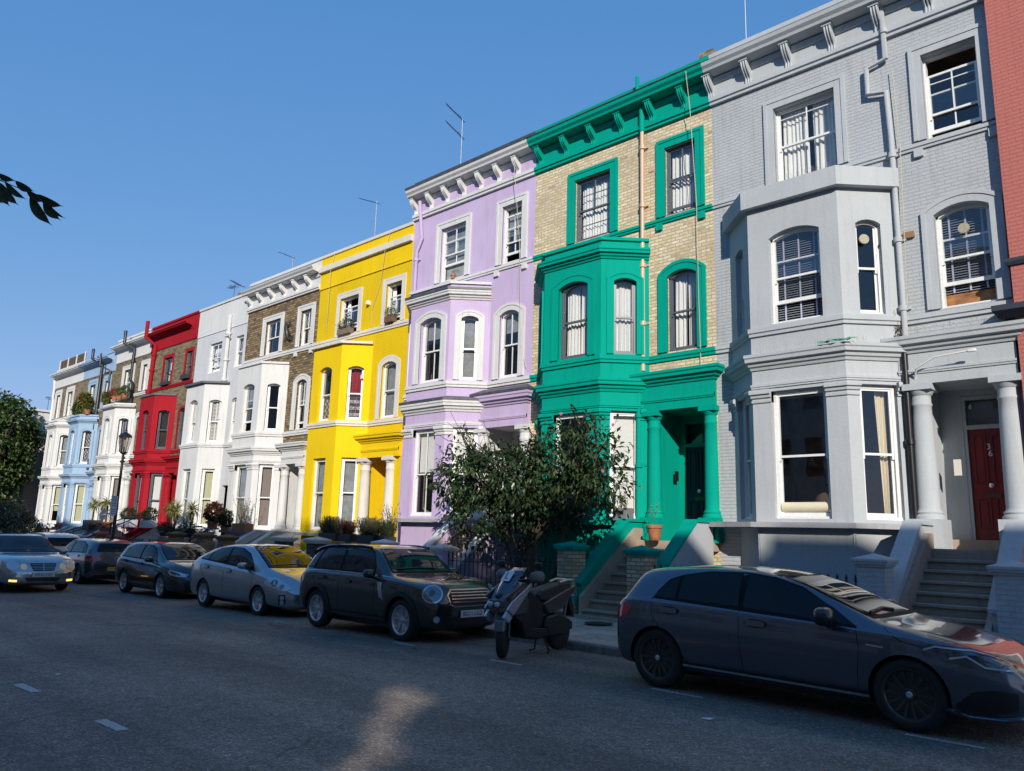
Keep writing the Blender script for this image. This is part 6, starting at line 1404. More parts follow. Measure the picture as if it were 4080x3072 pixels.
M.build('twig_leaves', leafmat('overhead_leaf', [(0, (0.02, 0.03, 0.012)), (1, (0.04, 0.05, 0.02))], 0.08), t, True)
M = MB(); foliage(M, [(-7.5, -4.0, 6.0, 2.2, 1.6, 1.4, 1)], 1500, 0.14, 0.06); M.build('crown', tre, t)

def pot(x, y, z, r, h, mat, plant, label, cat='potted plant', square=False, wx=None, s=1.0, leafm=None):
    t = thing('potted_plant', (x, y, z), label, cat, 'potted plants by the houses'); M = MB()
    if square:
        w_ = wx or r; M.box(x-w_, x+w_, y-r, y+r, z, z+h); o = M.build('planter', mat, t, bevel=0.01)
        M = MB(); M.box(x-w_+.02, x+w_-.02, y-r+.02, y+r-.02, z+h, z+h+.006); M.build('soil', soil, o)
    else:
        M.lathe([(r*.70, 0), (r*.72, 0.01), (r*.93, h*.78), (r*1.08, h*.8), (r*1.1, h*.97), (r*1.05, h), (r*.95, h), (r*.93, h*.93), (0.01, h*.93)], (x, y, z), 20); M.build('pot', mat, t, True, angle=40)
    zt = z+h; M = MB()
    if plant == 'yucca':
        T = MB(); T.tube([(x, y, zt), (x+.03, y, zt+.35*s), (x, y, zt+.55*s)], 0.04*s, 6); T.build('stem', bark, t)
        for hc, xo, k in ((zt+.6*s, 0, 85), ):
            for _ in range(k): d = rvec().normalized(); d.z = d.z*.8+.2; d.normalize(); leaf(M, Vector((x+xo, y, hc)), d, Vector((0, 0, 1)), .50*s*random.uniform(.8, 1.1), .05*s, .25)
        M.build('leaves', yuc, t)
    elif plant == 'palm':
        T = MB(); T.tube([(x, y, zt), (x, y, zt+.5*s)], 0.035*s, 6); T.build('stem', bark, t)
        for _ in range(70): d = rvec().normalized(); d.z = abs(d.z)*.5-.1; d.normalize(); leaf(M, Vector((x, y, zt+.55*s)), d, Vector((0, 0, 1)), .42*s*random.uniform(.7, 1.1), .07*s, .5)
        M.build('leaves', leafm or yuc, t)
    elif plant == 'bush':
        foliage(M, [(x, y, zt+.22*s, (wx or r)*1.15+.05*s, r*1.1+.05*s, .26*s, 1)], int(900*s), .09*s, .045*s, 0.0, .3, 5, .06); M.build('leaves', leafm or drk, t)
    elif plant == 'spiky':
        for _ in range(int(420*s)):
            u = random.uniform(-1, 1)*(wx or r); q = Vector((x+u, y+random.uniform(-.6, .6)*r, zt)); d = Vector((random.uniform(-.45, .45), random.uniform(-.45, .45), 1)).normalized(); L = random.uniform(.25, .55)*s
            for k in range(4): leaf(M, q+d*L*(k+1)/4.5, (d+rvec()*.8).normalized(), rvec().normalized(), .08*s, .02*s)
            M.tube([q, q+d*L], .003, 3, False)
        M.build('leaves', leafm or lav, t)
    elif plant == 'sparse':
        T = MB()
        for _ in range(int(26*s)):
            d = Vector((random.uniform(-.4, .4), random.uniform(-.4, .4), 1)).normalized(); q = Vector((x+random.uniform(-.5, .5)*(wx or r), y, zt)); L = random.uniform(.5, 1.0)*s; p_ = limb(T, q, q+d*L, .008, .003, .05, 4)
            for k in range(9): leaf(M, q+d*L*random.uniform(.2, 1)+rvec()*.03, rvec().normalized(), rvec().normalized(), .055, .03)
        T.build('stems', bark_g, t); M.build('leaves', leafm or tre, t)
    elif plant == 'twig':
        T = MB(); limb(T, (x, y, zt), (x-.05, y, zt+.35), .008, .005, .03); limb(T, (x, y, zt+.15), (x+.12, y, zt+.45), .006, .003, .03); limb(T, (x, y, zt+.1), (x-.15, y, zt+.35), .005, .003, .03); T.build('stem', bark, t)
        for _ in range(16): leaf(M, Vector((x, y, zt+.38))+rvec()*.15, rvec().normalized(), rvec().normalized(), .06, .04)
        M.build('leaves', leafm or fern, t)
    return t
pot(-9.40, 14.75, LA['porch'], .165, .33, terra, 'twig', 'terracotta pot with a thin twiggy plant on the green house steps')
pot(-10.33, 14.9, LA['ledge'], .15, .28, plain('grey_planter', (.2, .2, .21), .7), 'sparse', 'grey square planter with dry stems in the green house bay', square=True, wx=.19, s=.45, leafm=fern)
pot(-12.0, 14.72, LA['ledge'], .10, .16, pot_dk, 'bush', 'long black window box behind the garden tree on the green ledge', square=True, wx=.5, s=.5)
for x, w_, h_, s_, lb in ((-20.85, .48, .24, 1.0, 'left black window box of grey lavender below the yellow bay'), (-19.95, .30, .22, .8, 'small black window box of reddish plants between the lavender boxes'), (-18.9, .40, .26, 1.05, 'large black window box of lavender beside the cream column')):
    pot(x, 14.2, 1.36 if x < -19.5 else 1.3, .14, h_, pot_dk, 'spiky', lb, square=True, wx=w_, s=s_, leafm=redl if 'reddish' in lb else lav)
pot(-18.2, 14.3, 1.3, .13, .24, pot_dk, 'spiky', 'black window box at the lilac house corner with a tall climbing stem', square=True, wx=.3, s=.9, leafm=drk); pot(-18.15, 14.4, 1.5, .10, .1, pot_dk, 'sparse', 'tall thin climbing plant against the yellow house right column', s=1.0)
pot(-26.95, 14.5, 1.56, .17, .27, terra, 'sparse', 'rectangular terracotta planter with tall thin stems on the brown house ledge', square=True, wx=.48, s=1.15, leafm=fern)
pot(-28.9, 14.3, 1.58, .22, .30, terra, 'bush', 'terracotta pot with a round dark red bush beside the white bay', s=1.5, leafm=redl); pot(-27.9, 14.3, 1.5, .16, .2, terra, 'bush', 'terracotta pot with a loose green bush next to the dark red bush', s=1.2, leafm=drk)
for x, y_, z_, lb in ((-32.5, 14.2, 1.5, 'left yucca of the pair with long pale spikes by the red porch'), (-31.75, 14.1, 1.40, 'right yucca of the pair with pale green spikes by the red porch'), (-30.3, 14.1, 1.45, 'single yucca in front of the right window of the white bay')): pot(x, y_, z_-.1, .22, .25, pot_dk, 'yucca', lb, s=1.15)
for x, lb in ((-32.2, 'low green shrub under the pair of yuccas'), (-30.2, 'low green shrub under the single yucca')): pot(x, 13.95, 1.25, .25, .15, pot_dk, 'bush', lb, s=.85, wx=.5, leafm=drk)
pot(-37.25, 14.4, 1.56, .18, .34, pot_w, 'bush', 'pale square planter with a dark shrub before the left red bay window', square=True, wx=.62, s=1.1); pot(-35.0, 14.4, 1.56, .18, .34, pot_w, 'bush', 'pale square planter with a dark shrub before the right red bay window', square=True, wx=.50, s=1.1)
pot(-41.4, 14.3, 1.34, .28, .5, pot_dk, 'yucca', 'dark square pot with a spiky palm in front of the blue porch', square=True, wx=.45, s=1.2); pot(-39.4, 14.2, 1.36, .34, .42, terra, 'palm', 'large terracotta pot with a bushy palm left of the lamp post', s=1.5)
pot(-44.9, 13.9, 1.35, .2, .25, terra, 'twig', 'terracotta pot on the white ledge beside the bush', s=1)
for x, lb, lm in ((-43.1, 'pot of red geraniums on the white bay roof', leafmat('geranium', [(0, (.3, .02, .02)), (.6, (.45, .04, .04)), (1, (.06, .09, .03))], .2)), (-42.45, 'pot of green leaves in the middle of the white bay roof', fern), (-41.75, 'pot of dull green leaves at the right of the white bay roof', tre)): pot(x, 15.2, 8.13, .17, .2, terra, 'bush', lb, s=.9, wx=.25, leafm=lm)
pot(-47.9, 15.3, 7.7, .2, .2, pot_dk, 'bush', 'large yellowish shrub on the blue bay roof', s=2.3, wx=.45, leafm=fern); pot(-48.6, 15.2, 7.7, .16, .15, pot_dk, 'bush', 'small green shrub at the left of the blue bay roof', s=1.4, leafm=tre); pot(-46.9, 15.2, 7.7, .18, .26, terra, 'bush', 'terracotta pot with a small plant on the blue bay roof', s=.7, leafm=tre)
pot(-45.0, 15.45, 8.05, .15, .15, pot_dk, 'bush', 'hanging brownish plants on the sill beside the black pipe', s=1.3, leafm=fern)
pot(-22.95, YF-.08, 8.64, .11, .2, plain('woven_pot', (.22, .17, .12), .9, nz=.6), 'bush', 'woven trough of trailing green leaves on the left yellow window sill', square=True, wx=.38, s=.75, leafm=lav); pot(-20.35, YF-.08, 8.64, .11, .22, plain('bark_pot', (.17, .10, .06), .9, nz=.6), 'bush', 'brown pot of green leaves on the right yellow window sill', square=True, wx=.22, s=.6, leafm=tre)
pot(-37.95, YF-.1, 8.44, .09, .17, pot_dk, 'bush', 'black window box under the left top window of the red house', square=True, wx=.42, s=.25); pot(-35.75, YF-.1, 8.50, .09, .2, pot_dk, 'bush', 'black window box under the right top window of the red house', square=True, wx=.38, s=.3)
pot(-17.4, YF+.02, 9.60, .08, .12, terra, 'bush', 'small pots inside the open top window of the lilac house', s=.3, wx=.3); 
# weeds, rags and bits
M = MB()
for _ in range(90): q = Vector((-4.45+random.uniform(-.1, .12), YF-.12, 5.35+random.uniform(0, .5))); leaf(M, q, rvec().normalized(), rvec().normalized(), .07, .03)
for _ in range(10): limb(M, (-4.4, YF-.1, 5.3), (-4.45+random.uniform(-.15, .15), YF-.15, 5.9+random.uniform(0, .5)), .004, .002, .05, 4)
M.build('weeds', leafmat('dry_weed', [(0, (.12, .06, .03)), (1, (.14, .12, .05))], .2), grey)
M = MB()
for i in range(12):
    for j in range(4):
        P = lambda a, b: (-5.62+.80*a/12*(.8+.15*math.sin(b*2)), 14.85-.12-.035*b-.02*math.sin(a*1.1+b), 5.525+.02*math.sin(a*1.7+b*2.1)-(.035 if b == 4 else 0))
        M.quad(P(i, j), P(i+1, j), P(i+1, j+1), P(i, j+1))
tag(M.build('green_rag', plain('green_cloth', (.10, .30, .18), .9), None, True), 'crumpled green cloth caught on the grey bay ledge', 'cloth')
for x0_, x1_, y_, z_ in ((-6.9, -5.3, 14.66, 5.48), (-5.1, -4.75, 14.9, 5.48), (-4.3, -2.6, 15.45, 5.63), (-6.9, -5.2, 14.70, 9.11)):
    M = MB(); n_ = int((x1_-x0_)/.03)
    for i in range(n_): x = x0_+(x1_-x0_)*i/n_; M.tube([(x, y_, z_), (x+random.uniform(-.03, .03), y_-random.uniform(0, .04), z_+.11)], .0022, 3, False)
    M.build('bird_spikes', plain('pale_plastic', (.5, .48, .42), .5), grey)
M = MB(); M.lathe([(.0, 0), (.27, 0), (.27, .006), (.0, .006)], (-8.9, 12.05, PVH+.002), 24); o = M.build('manhole_cover', black_iron); tag(o, 'round dark iron cover set in the pavement behind the scooter', 'manhole cover')
M = MB(); M.box(-3.75, -2.95, YF+1.14, YF+1.16, 1.68, 1.69)
# litter
for x, y_, a, lb in ((-3.9, 7.0, .4, 'small white paper scrap on the road before the dark hatchback'), (-19.7, 8.2, .1, 'flat pale litter by the wheel of the dark hatchback'), (-10.0, 3.3, .5, 'tiny white scrap beside the far lane dash')):
    M = MB(); M.add([(x-.07, y_, .006+roadz(x)), (x+.05, y_-.02, .012+roadz(x)), (x+.07, y_+.02, .03+roadz(x)), (x-.05, y_+.03, .01+roadz(x))], [(0, 1, 2, 3)]); tag(M.build('litter', white_gloss), lb, 'litter')

# ---- buildings behind the tree on the left, closing the street
def far_house(x, y, rz, w, d, h, mat, label, ops=True):
    t = thing('end_building', (x, y, -.5), label, 'house'); M = MB(); ps = [(-w/2, -d/2), (w/2, -d/2), (w/2, d/2), (-w/2, d/2), (-w/2, -d/2)]; c, s = math.cos(rz), math.sin(rz); ps = [(x+a*c-b*s, y+a*s+b*c) for a, b in ps]; wins = []
    for i in range(4):
        sg = Seg(ps[i], ps[i+1]); n_ = int(sg.L/2.6) if ops else 0; op = []
        for k in range(n_):
            for z in (1.2, 4.2, 7.0):
                if z+1.8 < h: u = (k+.5)*sg.L/n_-.45; op.append((u, u+.9, z, z+1.7, 0))
        wall(M, sg, -1, h, op, .12); wins.append((sg, op))
    M.add([Vector((*p, h-.02)) for p in ps[:4]], [(0, 1, 2, 3)]); M.build('wall', mat, t)
    C = MB(); sweep(C, ps, [(-.2, h), (.12, h), (.12, h+.15), (-.2, h+.18)]); C.build('coping', white_p, t)
    for sg, op in wins[:3]:
        for (a, b, c_, d_, e) in op: sash(sg, a, b, c_, d_, 0, t, white_gloss, GLASS, inside='net')
far_house(-61.5, 19.2, 0.0, 6, 7, 9.0, white_p, 'white end building beyond the brown terrace, behind the tree', False); far_house(-58.6, 18.6, 0.0, 3.6, 4, 7.6, brick('stock_far', [(0, (.35, .24, .10)), (1, (.5, .36, .18))], (.3, .24, .16), .3, .1, .015), 'yellow brick side building beyond the end house', False)
far_house(-78, 9, 0.05, 9, 9, 7.5, white_p, 'low white building closing the far end of the street'); aerial(-60.5, 17, 9.0, 10.3, [(10.25, .9, -.3, -.05, 1.3, 6), (10.2, -.9, .3, .1, 1.0, 3)], 'small aerial above the white end building behind the tree', .02, blackp)

# ---- scooter
t = thing('scooter', (0, 0, 0), 'grey motor scooter with a red letter L on its windscreen parked facing the road', 'scooter')
sg_ = carpaint('scooter_grey_brown', (.075, .066, .062), .4, .4); muff = plain('muff_grey', (.17, .155, .15), .7, nz=.2); apr = plain('apron_cloth', (.016, .016, .018), .8, nz=.3)
def slab(prof, w, chamf, mat, name, k=.86, y0=0, par=None, smooth=False, bev=.012):
    M = MB(); cx_ = sum(p[0] for p in prof)/len(prof); cz_ = sum(p[1] for p in prof)/len(prof); inn = [(cx_+(a-cx_)*k, cz_+(b-cz_)*k) for a, b in prof]; n_ = len(prof); rows = []
    for (pl, y_) in ((inn, -w-chamf), (prof, -w), (prof, w), (inn, w+chamf)): rows.append([(a, y0+y_, b) for a, b in pl])
    o0 = len(M.v); M.v += [p for r_ in rows for p in r_]
    for i in range(3):
        for j in range(n_): a0 = o0+i*n_+j; b0 = o0+i*n_+(j+1) % n_; M.f.append((a0, b0, b0+n_, a0+n_))
    M.f += [tuple(range(n_-1, -1, -1)), tuple(range(3*n_, 4*n_))]; o = M.build(name, mat, None, bevel=bev); o.parent = par or t; return o
def tubep(pts, r, mat, name, par=None, n=8): M = MB(); M.tube(pts, r, n); o = M.build(name, mat, None, True); o.parent = par or t; return o
for x, r, w_ in ((.655, .26, .12), (-.66, .26, .14)):
    a, b = wheel_mesh(r, r-.085, 'five', w_); o = a.build('wheel', rubber, None, True, angle=50); o.location = (x, 0, r); o.parent = t; o2 = b.build('rim', alloy_b, None, True, angle=30); o2.parent = o
slab([(.93, .36), (.90, .50), (.72, .60), (.50, .54), (.44, .40), (.50, .44), (.66, .50), (.84, .44)], .055, .03, plain('scooter_guard', (.13, .13, .14), .3, .3, coat=.6), 'front_mudguard', .93)
for s in (-1, 1): tubep([(.655, s*.085, .26), (.50, s*.085, .72)], .022, alloy_b, 'fork_leg')
slab([(.80, .60), (.78, .76), (.66, .90), (.46, 1.0), (.30, .98), (.24, .74), (.30, .50), (.44, .52), (.60, .50)], .13, .11, sg_, 'front_fairing', .72)
slab([(.70, .60), (.45, .44), (.36, .24), (.05, .20), (-.25, .22), (-.20, .34), (.18, .36), (.30, .80), (.42, .84)], .17, .05, blk, 'leg_shield', .9)
for s in (-1, 1):
    slab([(.83, .80), (.46, .98), (.30, .94), (.34, .84), (.56, .70)], .012, .01, sg_, 'side_panel', .95, y0=s*.215)
    slab([(.80, .64), (.70, .74), (.26, .98), (.25, .93), (.55, .66), (.66, .56)], .010, .008, alloy, 'silver_accent', .95, y0=s*.235)
    slab([(.84, .54), (.76, .63), (.66, .60), (.64, .52), (.72, .46)], .012, .02, lens, 'indicator_lamp', .85, y0=s*.19)
slab([(.825, .66), (.80, .76), (.62, .78), (.60, .66)], .13, .03, lensd, 'headlight', .8)
for y_ in (-.07, .07): M = MB(); superell(M, (.83, y_, .70), (.03, .045, .035)); o = M.build('headlight_lens', lens, None, True); o.parent = t
# windscreen: curved shield leaning back
M = MB(); n_ = 10; scr = plain('tinted_screen', (.02, .035, .075), .08, 0, coat=1)
for i in range(n_+1):
    for j in range(7):
        u = -1+2*i/n_; v_ = j/6; wd = .17*(.55+.45*math.sin(min(1, v_*1.3+.25)*math.pi/2))*(1 if v_ < .85 else .92); M.v.append((.78-.40*v_-.09*u*u-.03*math.sin(v_*math.pi)*-1, u*wd, .80+.38*v_))
for i in range(n_):
    for j in range(6): a0 = i*7+j; M.f.append((a0, a0+1, a0+8, a0+7))
o = M.build('windscreen', scr, None, True); o.parent = t; sm_ = o.modifiers.new('s', 'SOLIDIFY'); sm_.thickness = .006
Mx = Matrix.Translation((.555, .0, 1.065)) @ Matrix.Rotation(R(-46), 4, 'Y'); M = MB(); M.box(-.004, .004, -.09, .09, -.09, .09, Mx); o = M.build('learner_plate', white_gloss, None); o.parent = t
tx = text_mesh('L', .17, 'plate_letter', plain('letter_red', (.65, .02, .015), .5), Mx @ Matrix.Translation((.006, 0, 0)) @ Matrix.Rotation(R(90), 4, 'Z') @ Matrix.Rotation(R(90), 4, 'X'), None, .002); tx.parent = o
tubep([(.24, -.34, 1.03), (.26, -.16, 1.02), (.28, 0, 1.0), (.26, .16, 1.02), (.24, .34, 1.03)], .016, blk, 'handlebar')
for s in (-1, 1):
    M = MB(); superell(M, (.27, s*.36, 1.06), (.12, .10, .08), .75, Mx=Matrix.Rotation(R(s*14), 3, 'X')); o = M.build('hand_muff', muff, None, True); o.parent = t
    tubep([(.26, s*.22, 1.03), (.28, s*.30, 1.16), (.29, s*.36, 1.20)], .009, blk, 'mirror_stem'); M = MB(); superell(M, (.29, s*.40, 1.22), (.02, .075, .045), .6); o = M.build('mirror', blk, None, True); o.parent = t
slab([(.28, .92), (.06, .80), (-.06, .72), (-.12, .50), (-.06, .34), (.12, .30), (.30, .40), (.34, .70)], .14, .06, apr, 'leg_apron', .85)
slab([(.04, .80), (-.02, .72), (-.30, .72), (-.80, .88), (-.86, .96), (-.60, .95), (-.30, .90), (-.06, .86)], .11, .05, plain('seat_vinyl', (.02, .02, .021), .55, nz=.2), 'seat', .9)
slab([(-.05, .68), (-.20, .52), (-.55, .58), (-.88, .84), (-.92, .93), (-.72, .88), (-.30, .76)], .14, .06, sg_, 'rear_fairing', .9)
for s in (-1, 1): tubep([(-.56, s*.11, .96), (-.75, s*.13, .995), (-.93, s*.07, .985), (-.95, 0, .98)], .017, alloy, 'grab_rail')
slab([(-.1, .36), (-.15, .50), (-.42, .54), (-.62, .48), (-.80, .40), (-.80, .30), (-.55, .24), (-.2, .22)], .05, .03, blk, 'engine_cover', .9, y0=.15); slab([(-.25, .30), (-.35, .44), (-.85, .52), (-.92, .40), (-.6, .26)], .045, .03, blk, 'exhaust', .85, y0=-.2)
slab([(-.86, .84), (-.98, .62), (-1.0, .44), (-.94, .46), (-.84, .66)], .07, .01, blk, 'rear_mudguard', .95)
tubep([(-.75, .13, .80), (-.62, .15, .42)], .03, alloy_b, 'shock_absorber'); tubep([(-.86, .0, .83), (-.90, .0, .80)], .05, redlens, 'rear_lamp')
for s in (-1, 1): tubep([(-.22, s*.08, .22), (-.28, s*.16, .02), (-.20, s*.20, .01)], .015, blk, 'centre_stand')
SM = Matrix.Translation((.60, 0, 0)) @ Matrix.Rotation(R(32), 4, 'Z') @ Matrix.Translation((-.60, 0, 0))     # the front wheel is turned to the kerb side
for c in kids(t):
    if c.name.split('.')[0] in ('front_mudguard', 'fork_leg'): c.data.transform(SM)
    elif c.name.split('.')[0] == 'wheel' and c.location.x > 0: c.location = SM @ c.location; c.rotation_euler = (0, 0, R(32))
t.scale = (1, .86, 1.03); t.location = (-7.73, 8.81, 0); t.rotation_euler = (0, R(0), R(-90+3))

for (x, z, w_, h_) in ((-7.1, 3.6, .8, .95), (-6.2, 3.9, .3, .4), (-5.75, 3.85, .28, .42), (-6.0, 2.95, .35, .9), (-6.9, 2.6, .55, .5)):
    M = MB(); M.box(x-w_/2, x+w_/2, YF+3.9, YF+3.94, z-h_/2, z+h_/2); M.build('picture_frame', blk, grey); M = MB(); M.box(x-w_/2+.05, x+w_/2-.05, YF+3.88, YF+3.899, z-h_/2+.05, z+h_/2-.05); M.build('picture', cream_t, grey)
M = MB(); M.tube([(-6.6, 15.05, 2.38), (-5.2, 15.05, 2.38)], .10, 12); M.build('bolster_cushion', cloth_cream, grey, True)
M = MB(); superell(M, (-6.2, 17.5, 2.35), (.7, .4, .5), .5); M.build('armchair', plain('armchair', (.12, .08, .06), .9), grey, True)
for x, y_, r_ in ((-14.5, 10.9, .3), (-2.0, 11.6, .22)): M = MB(); M.box(x-r_, x+r_, y_-.2, y_+.2, PVH+roadz(x)-.01, PVH+roadz(x)+.004); tag(M.build('inspection_cover', black_iron), ('rectangular iron cover in the pavement by the lilac house', 'small iron cover in the pavement by the grey steps')[x > -5], 'manhole cover')
# ------------------------------------------------------------------ ground
def asphalt():
    m, nt, b = newmat('asphalt')
    big = noise(nt, 0.35, 4, objco(nt)); mid = noise(nt, 6, 4, objco(nt)); v = nt.nodes.new('ShaderNodeTexVoronoi'); v.inputs['Scale'].default_value = 60
    nt.links.new(objco(nt), v.inputs['Vector'])
    c = ramp(nt, v.outputs['Color'], [(0.0, (0.12, 0.095, 0.078)), (0.5, (0.245, 0.197, 0.16)), (0.85, (0.38, 0.31, 0.255)), (1.0, (0.68, 0.58, 0.49))])
    c = mixc(nt, 1, c, ramp(nt, big, [(0.35, (0.72, 0.72, 0.74)), (0.65, (1.1, 1.08, 1.05))]), 'MULTIPLY')
    c = mixc(nt, 1, c, ramp(nt, mid, [(0.3, (0.82, 0.82, 0.82)), (0.7, (1.1, 1.1, 1.1))]), 'MULTIPLY')
    nt.links.new(c, b.inputs['Base Color']); b.inputs['Roughness'].default_value = 0.75; b.inputs['Specular IOR Level'].default_value = 0.4
    # patched and tyre-worn strips, running with the street
    wv = noise(nt, 1.0, 5, objco(nt, 0.05, 1.1, 1)); c = mixc(nt, 1, c, ramp(nt, wv, [(0.38, (0.78, 0.78, 0.79)), (0.5, (1, 1, 1)), (0.64, (1.18, 1.17, 1.15))]), 'MULTIPLY')
    cr = nt.nodes.new('ShaderNodeTexVoronoi'); cr.feature = 'DISTANCE_TO_EDGE'; cr.inputs['Scale'].default_value = 0.42
    wn = nt.nodes.new('ShaderNodeTexNoise'); wn.inputs['Scale'].default_value = 1.6; wn.inputs['Detail'].default_value = 6; nt.links.new(objco(nt), wn.inputs['Vector'])
    va = nt.nodes.new('ShaderNodeVectorMath'); va.operation = 'MULTIPLY_ADD'; va.inputs[1].default_value = (0.9, 0.9, 0); nt.links.new(wn.outputs['Color'], va.inputs[0]); nt.links.new(objco(nt), va.inputs[2]); nt.links.new(va.outputs[0], cr.inputs['Vector'])
    gate = ramp(nt, noise(nt, 0.22, 2, objco(nt)), [(0.5, (0, 0, 0)), (0.56, (1, 1, 1))]); ck = ramp(nt, cr.outputs['Distance'], [(0.003, (0.62, 0.62, 0.62)), (0.009, (1, 1, 1))])
    c = mixc(nt, gate, c, mixc(nt, 1, c, ck, 'MULTIPLY')); st = ramp(nt, noise(nt, 0.9, 5, objco(nt)), [(0.66, (1, 1, 1)), (0.74, (0.72, 0.71, 0.70))]); c = mixc(nt, 1, c, st, 'MULTIPLY')
    nt.links.new(c, b.inputs['Base Color'])
    p = bump(nt, b, v.outputs['Distance'], 1.0, 0.012); bump(nt, b, mid, 0.3, 0.01, p)
    return m
def paving():
    m, nt, b = newmat('paving'); bt = brickfac(nt, 0.9, 0.6, 0.008)
    g = nt.nodes.new('ShaderNodeNewGeometry'); nt.links.new(g.outputs['Position'], bt.inputs['Vector'])
    c = ramp(nt, bt.outputs['Color'], [(0, (0.36, 0.30, 0.25)), (0.5, (0.46, 0.385, 0.32)), (1, (0.54, 0.455, 0.38))])
    c = mixc(nt, 1, c, ramp(nt, noise(nt, 9, 5, objco(nt)), [(0.3, (0.75, 0.75, 0.75)), (0.7, (1.1, 1.1, 1.1))]), 'MULTIPLY')
    c = mixc(nt, bt.outputs['Fac'], c, (0.05, 0.05, 0.045))
    nt.links.new(c, b.inputs['Base Color']); b.inputs['Roughness'].default_value = 0.85
    bump(nt, b, noise(nt, 60, 3, objco(nt)), 0.3, 0.005); return m
kerb_m = plain('kerb_stone', (0.30, 0.25, 0.21), 0.8, nz=0.4, nscale=12, bmp=0.4)
mark_m = plain('road_marking', (0.50, 0.49, 0.46), 0.7, nz=0.6, nscale=40)
asph = asphalt(); pave = paving()
xs = [-400, -200, -120, -80, -55, -40, -30, -24.6, -20, -16, -12, -9, -7, -4, 0, 10, 40, 200]
M = MB()
M.v = [(x, y, roadz(x)) for x in xs for y in (-5.0, kerby(x))]
# three strips of road so that it stays even
M.f = [(2*i, 2*i+2, 2*i+3, 2*i+1) for i in range(len(xs)-1)]
tag(M.build('road', asph), kind='structure')
M = MB()
for x0, x1 in zip(xs, xs[1:]):
    M.add([(x0, kerby(x0)+0.14, roadz(x0)+PVH), (x1, kerby(x1)+0.14, roadz(x1)+PVH), (x1, 13.3, roadz(x1)+PVH), (x0, 13.3, roadz(x0)+PVH)], [(0, 1, 2, 3)])
tag(M.build('pavement', pave), kind='structure')
M = MB()
for x0, x1 in zip(xs, xs[1:]):
    n = max(1, int((x1-x0)/0.9)) if -60 < x0 < 12 else 1
    for i in range(n):
        a = x0+(x1-x0)*i/n; b = x0+(x1-x0)*(i+1)/n-(0.006 if n > 1 else 0)
        za, zb = roadz(a), roadz(b)
        vs = []
        for (x, z) in ((a, za), (b, zb)): vs += [(x, kerby(x), z-0.05), (x, kerby(x), z+PVH-0.025), (x, kerby(x)+0.02, z+PVH+0.002), (x, kerby(x)+0.15, z+PVH+0.003)]
        M.add(vs, [(0, 1, 5, 4), (1, 2, 6, 5), (2, 3, 7, 6), (3, 2, 1, 0), (4, 5, 6, 7)])
tag(M.build('kerb', kerb_m), kind='structure')
M = MB(); M.add([(-400, 13.3, -0.9), (200, 13.3, -0.9), (200, 400, -0.9), (-400, 400, -0.9)], [(0, 1, 2, 3)]); M.add([(-400, 13.3, -0.9), (200, 13.3, -0.9), (200, 13.3, 0.118), (-400, 13.3, -0.14)], [(0, 1, 2, 3)])
tag(M.build('ground', plain('basement_paving', (0.09, 0.085, 0.08), 0.9, nz=0.4)), kind='structure')
M = MB(); M.add([(-400, -5, PVH), (200, -5, PVH), (200, -400, PVH), (-400, -400, PVH)], [(3, 2, 1, 0)]); M.add([(-400, -5, PVH), (200, -5, PVH), (200, -5, -0.3), (-400, -5, -0.3)], [(0, 1, 2, 3)])
tag(M.build('near_pavement', pave), kind='structure')
# painted lines
def dash(x0, x1, y, w=0.1, kf=True, name='road_marking', dy=0.0, lab=None, grp=None):
    M = MB(); f = KF if kf else (lambda x: 1.0)
    n = 6; vs = []
    for i in range(n+1):
        x = x0+(x1-x0)*i/n; j = random.uniform(-0.006, 0.006)
        vs += [(x, y*f(x)-w/2+j, roadz(x)+0.004), (x, y*f(x)+dy-(-w/2)+j, roadz(x)+0.004)]
    M.add(vs, [(2*i, 2*i+2, 2*i+3, 2*i+1) for i in range(n)])
    o = M.build(name, mark_m); tag(o, kind='structure'); return o
for a, b in ((-1.15, -0.5), (-2.42, -1.79), (-5.1, -4.45), (-7.72, -7.1), (-10.0, -9.45), (-12.9, -12.35), (-14.0, -13.7), (-18.0, -17.4), (-22.8, -22.2), (-25.9, -25.3)): dash(a, b, 7.92, 0.075)
for a, b in ((-9.68, -9.08), (-7.38, -6.88), (-5.1, -4.6), (-12.0, -11.5)): dash(a, b, 2.82, 0.10, False)
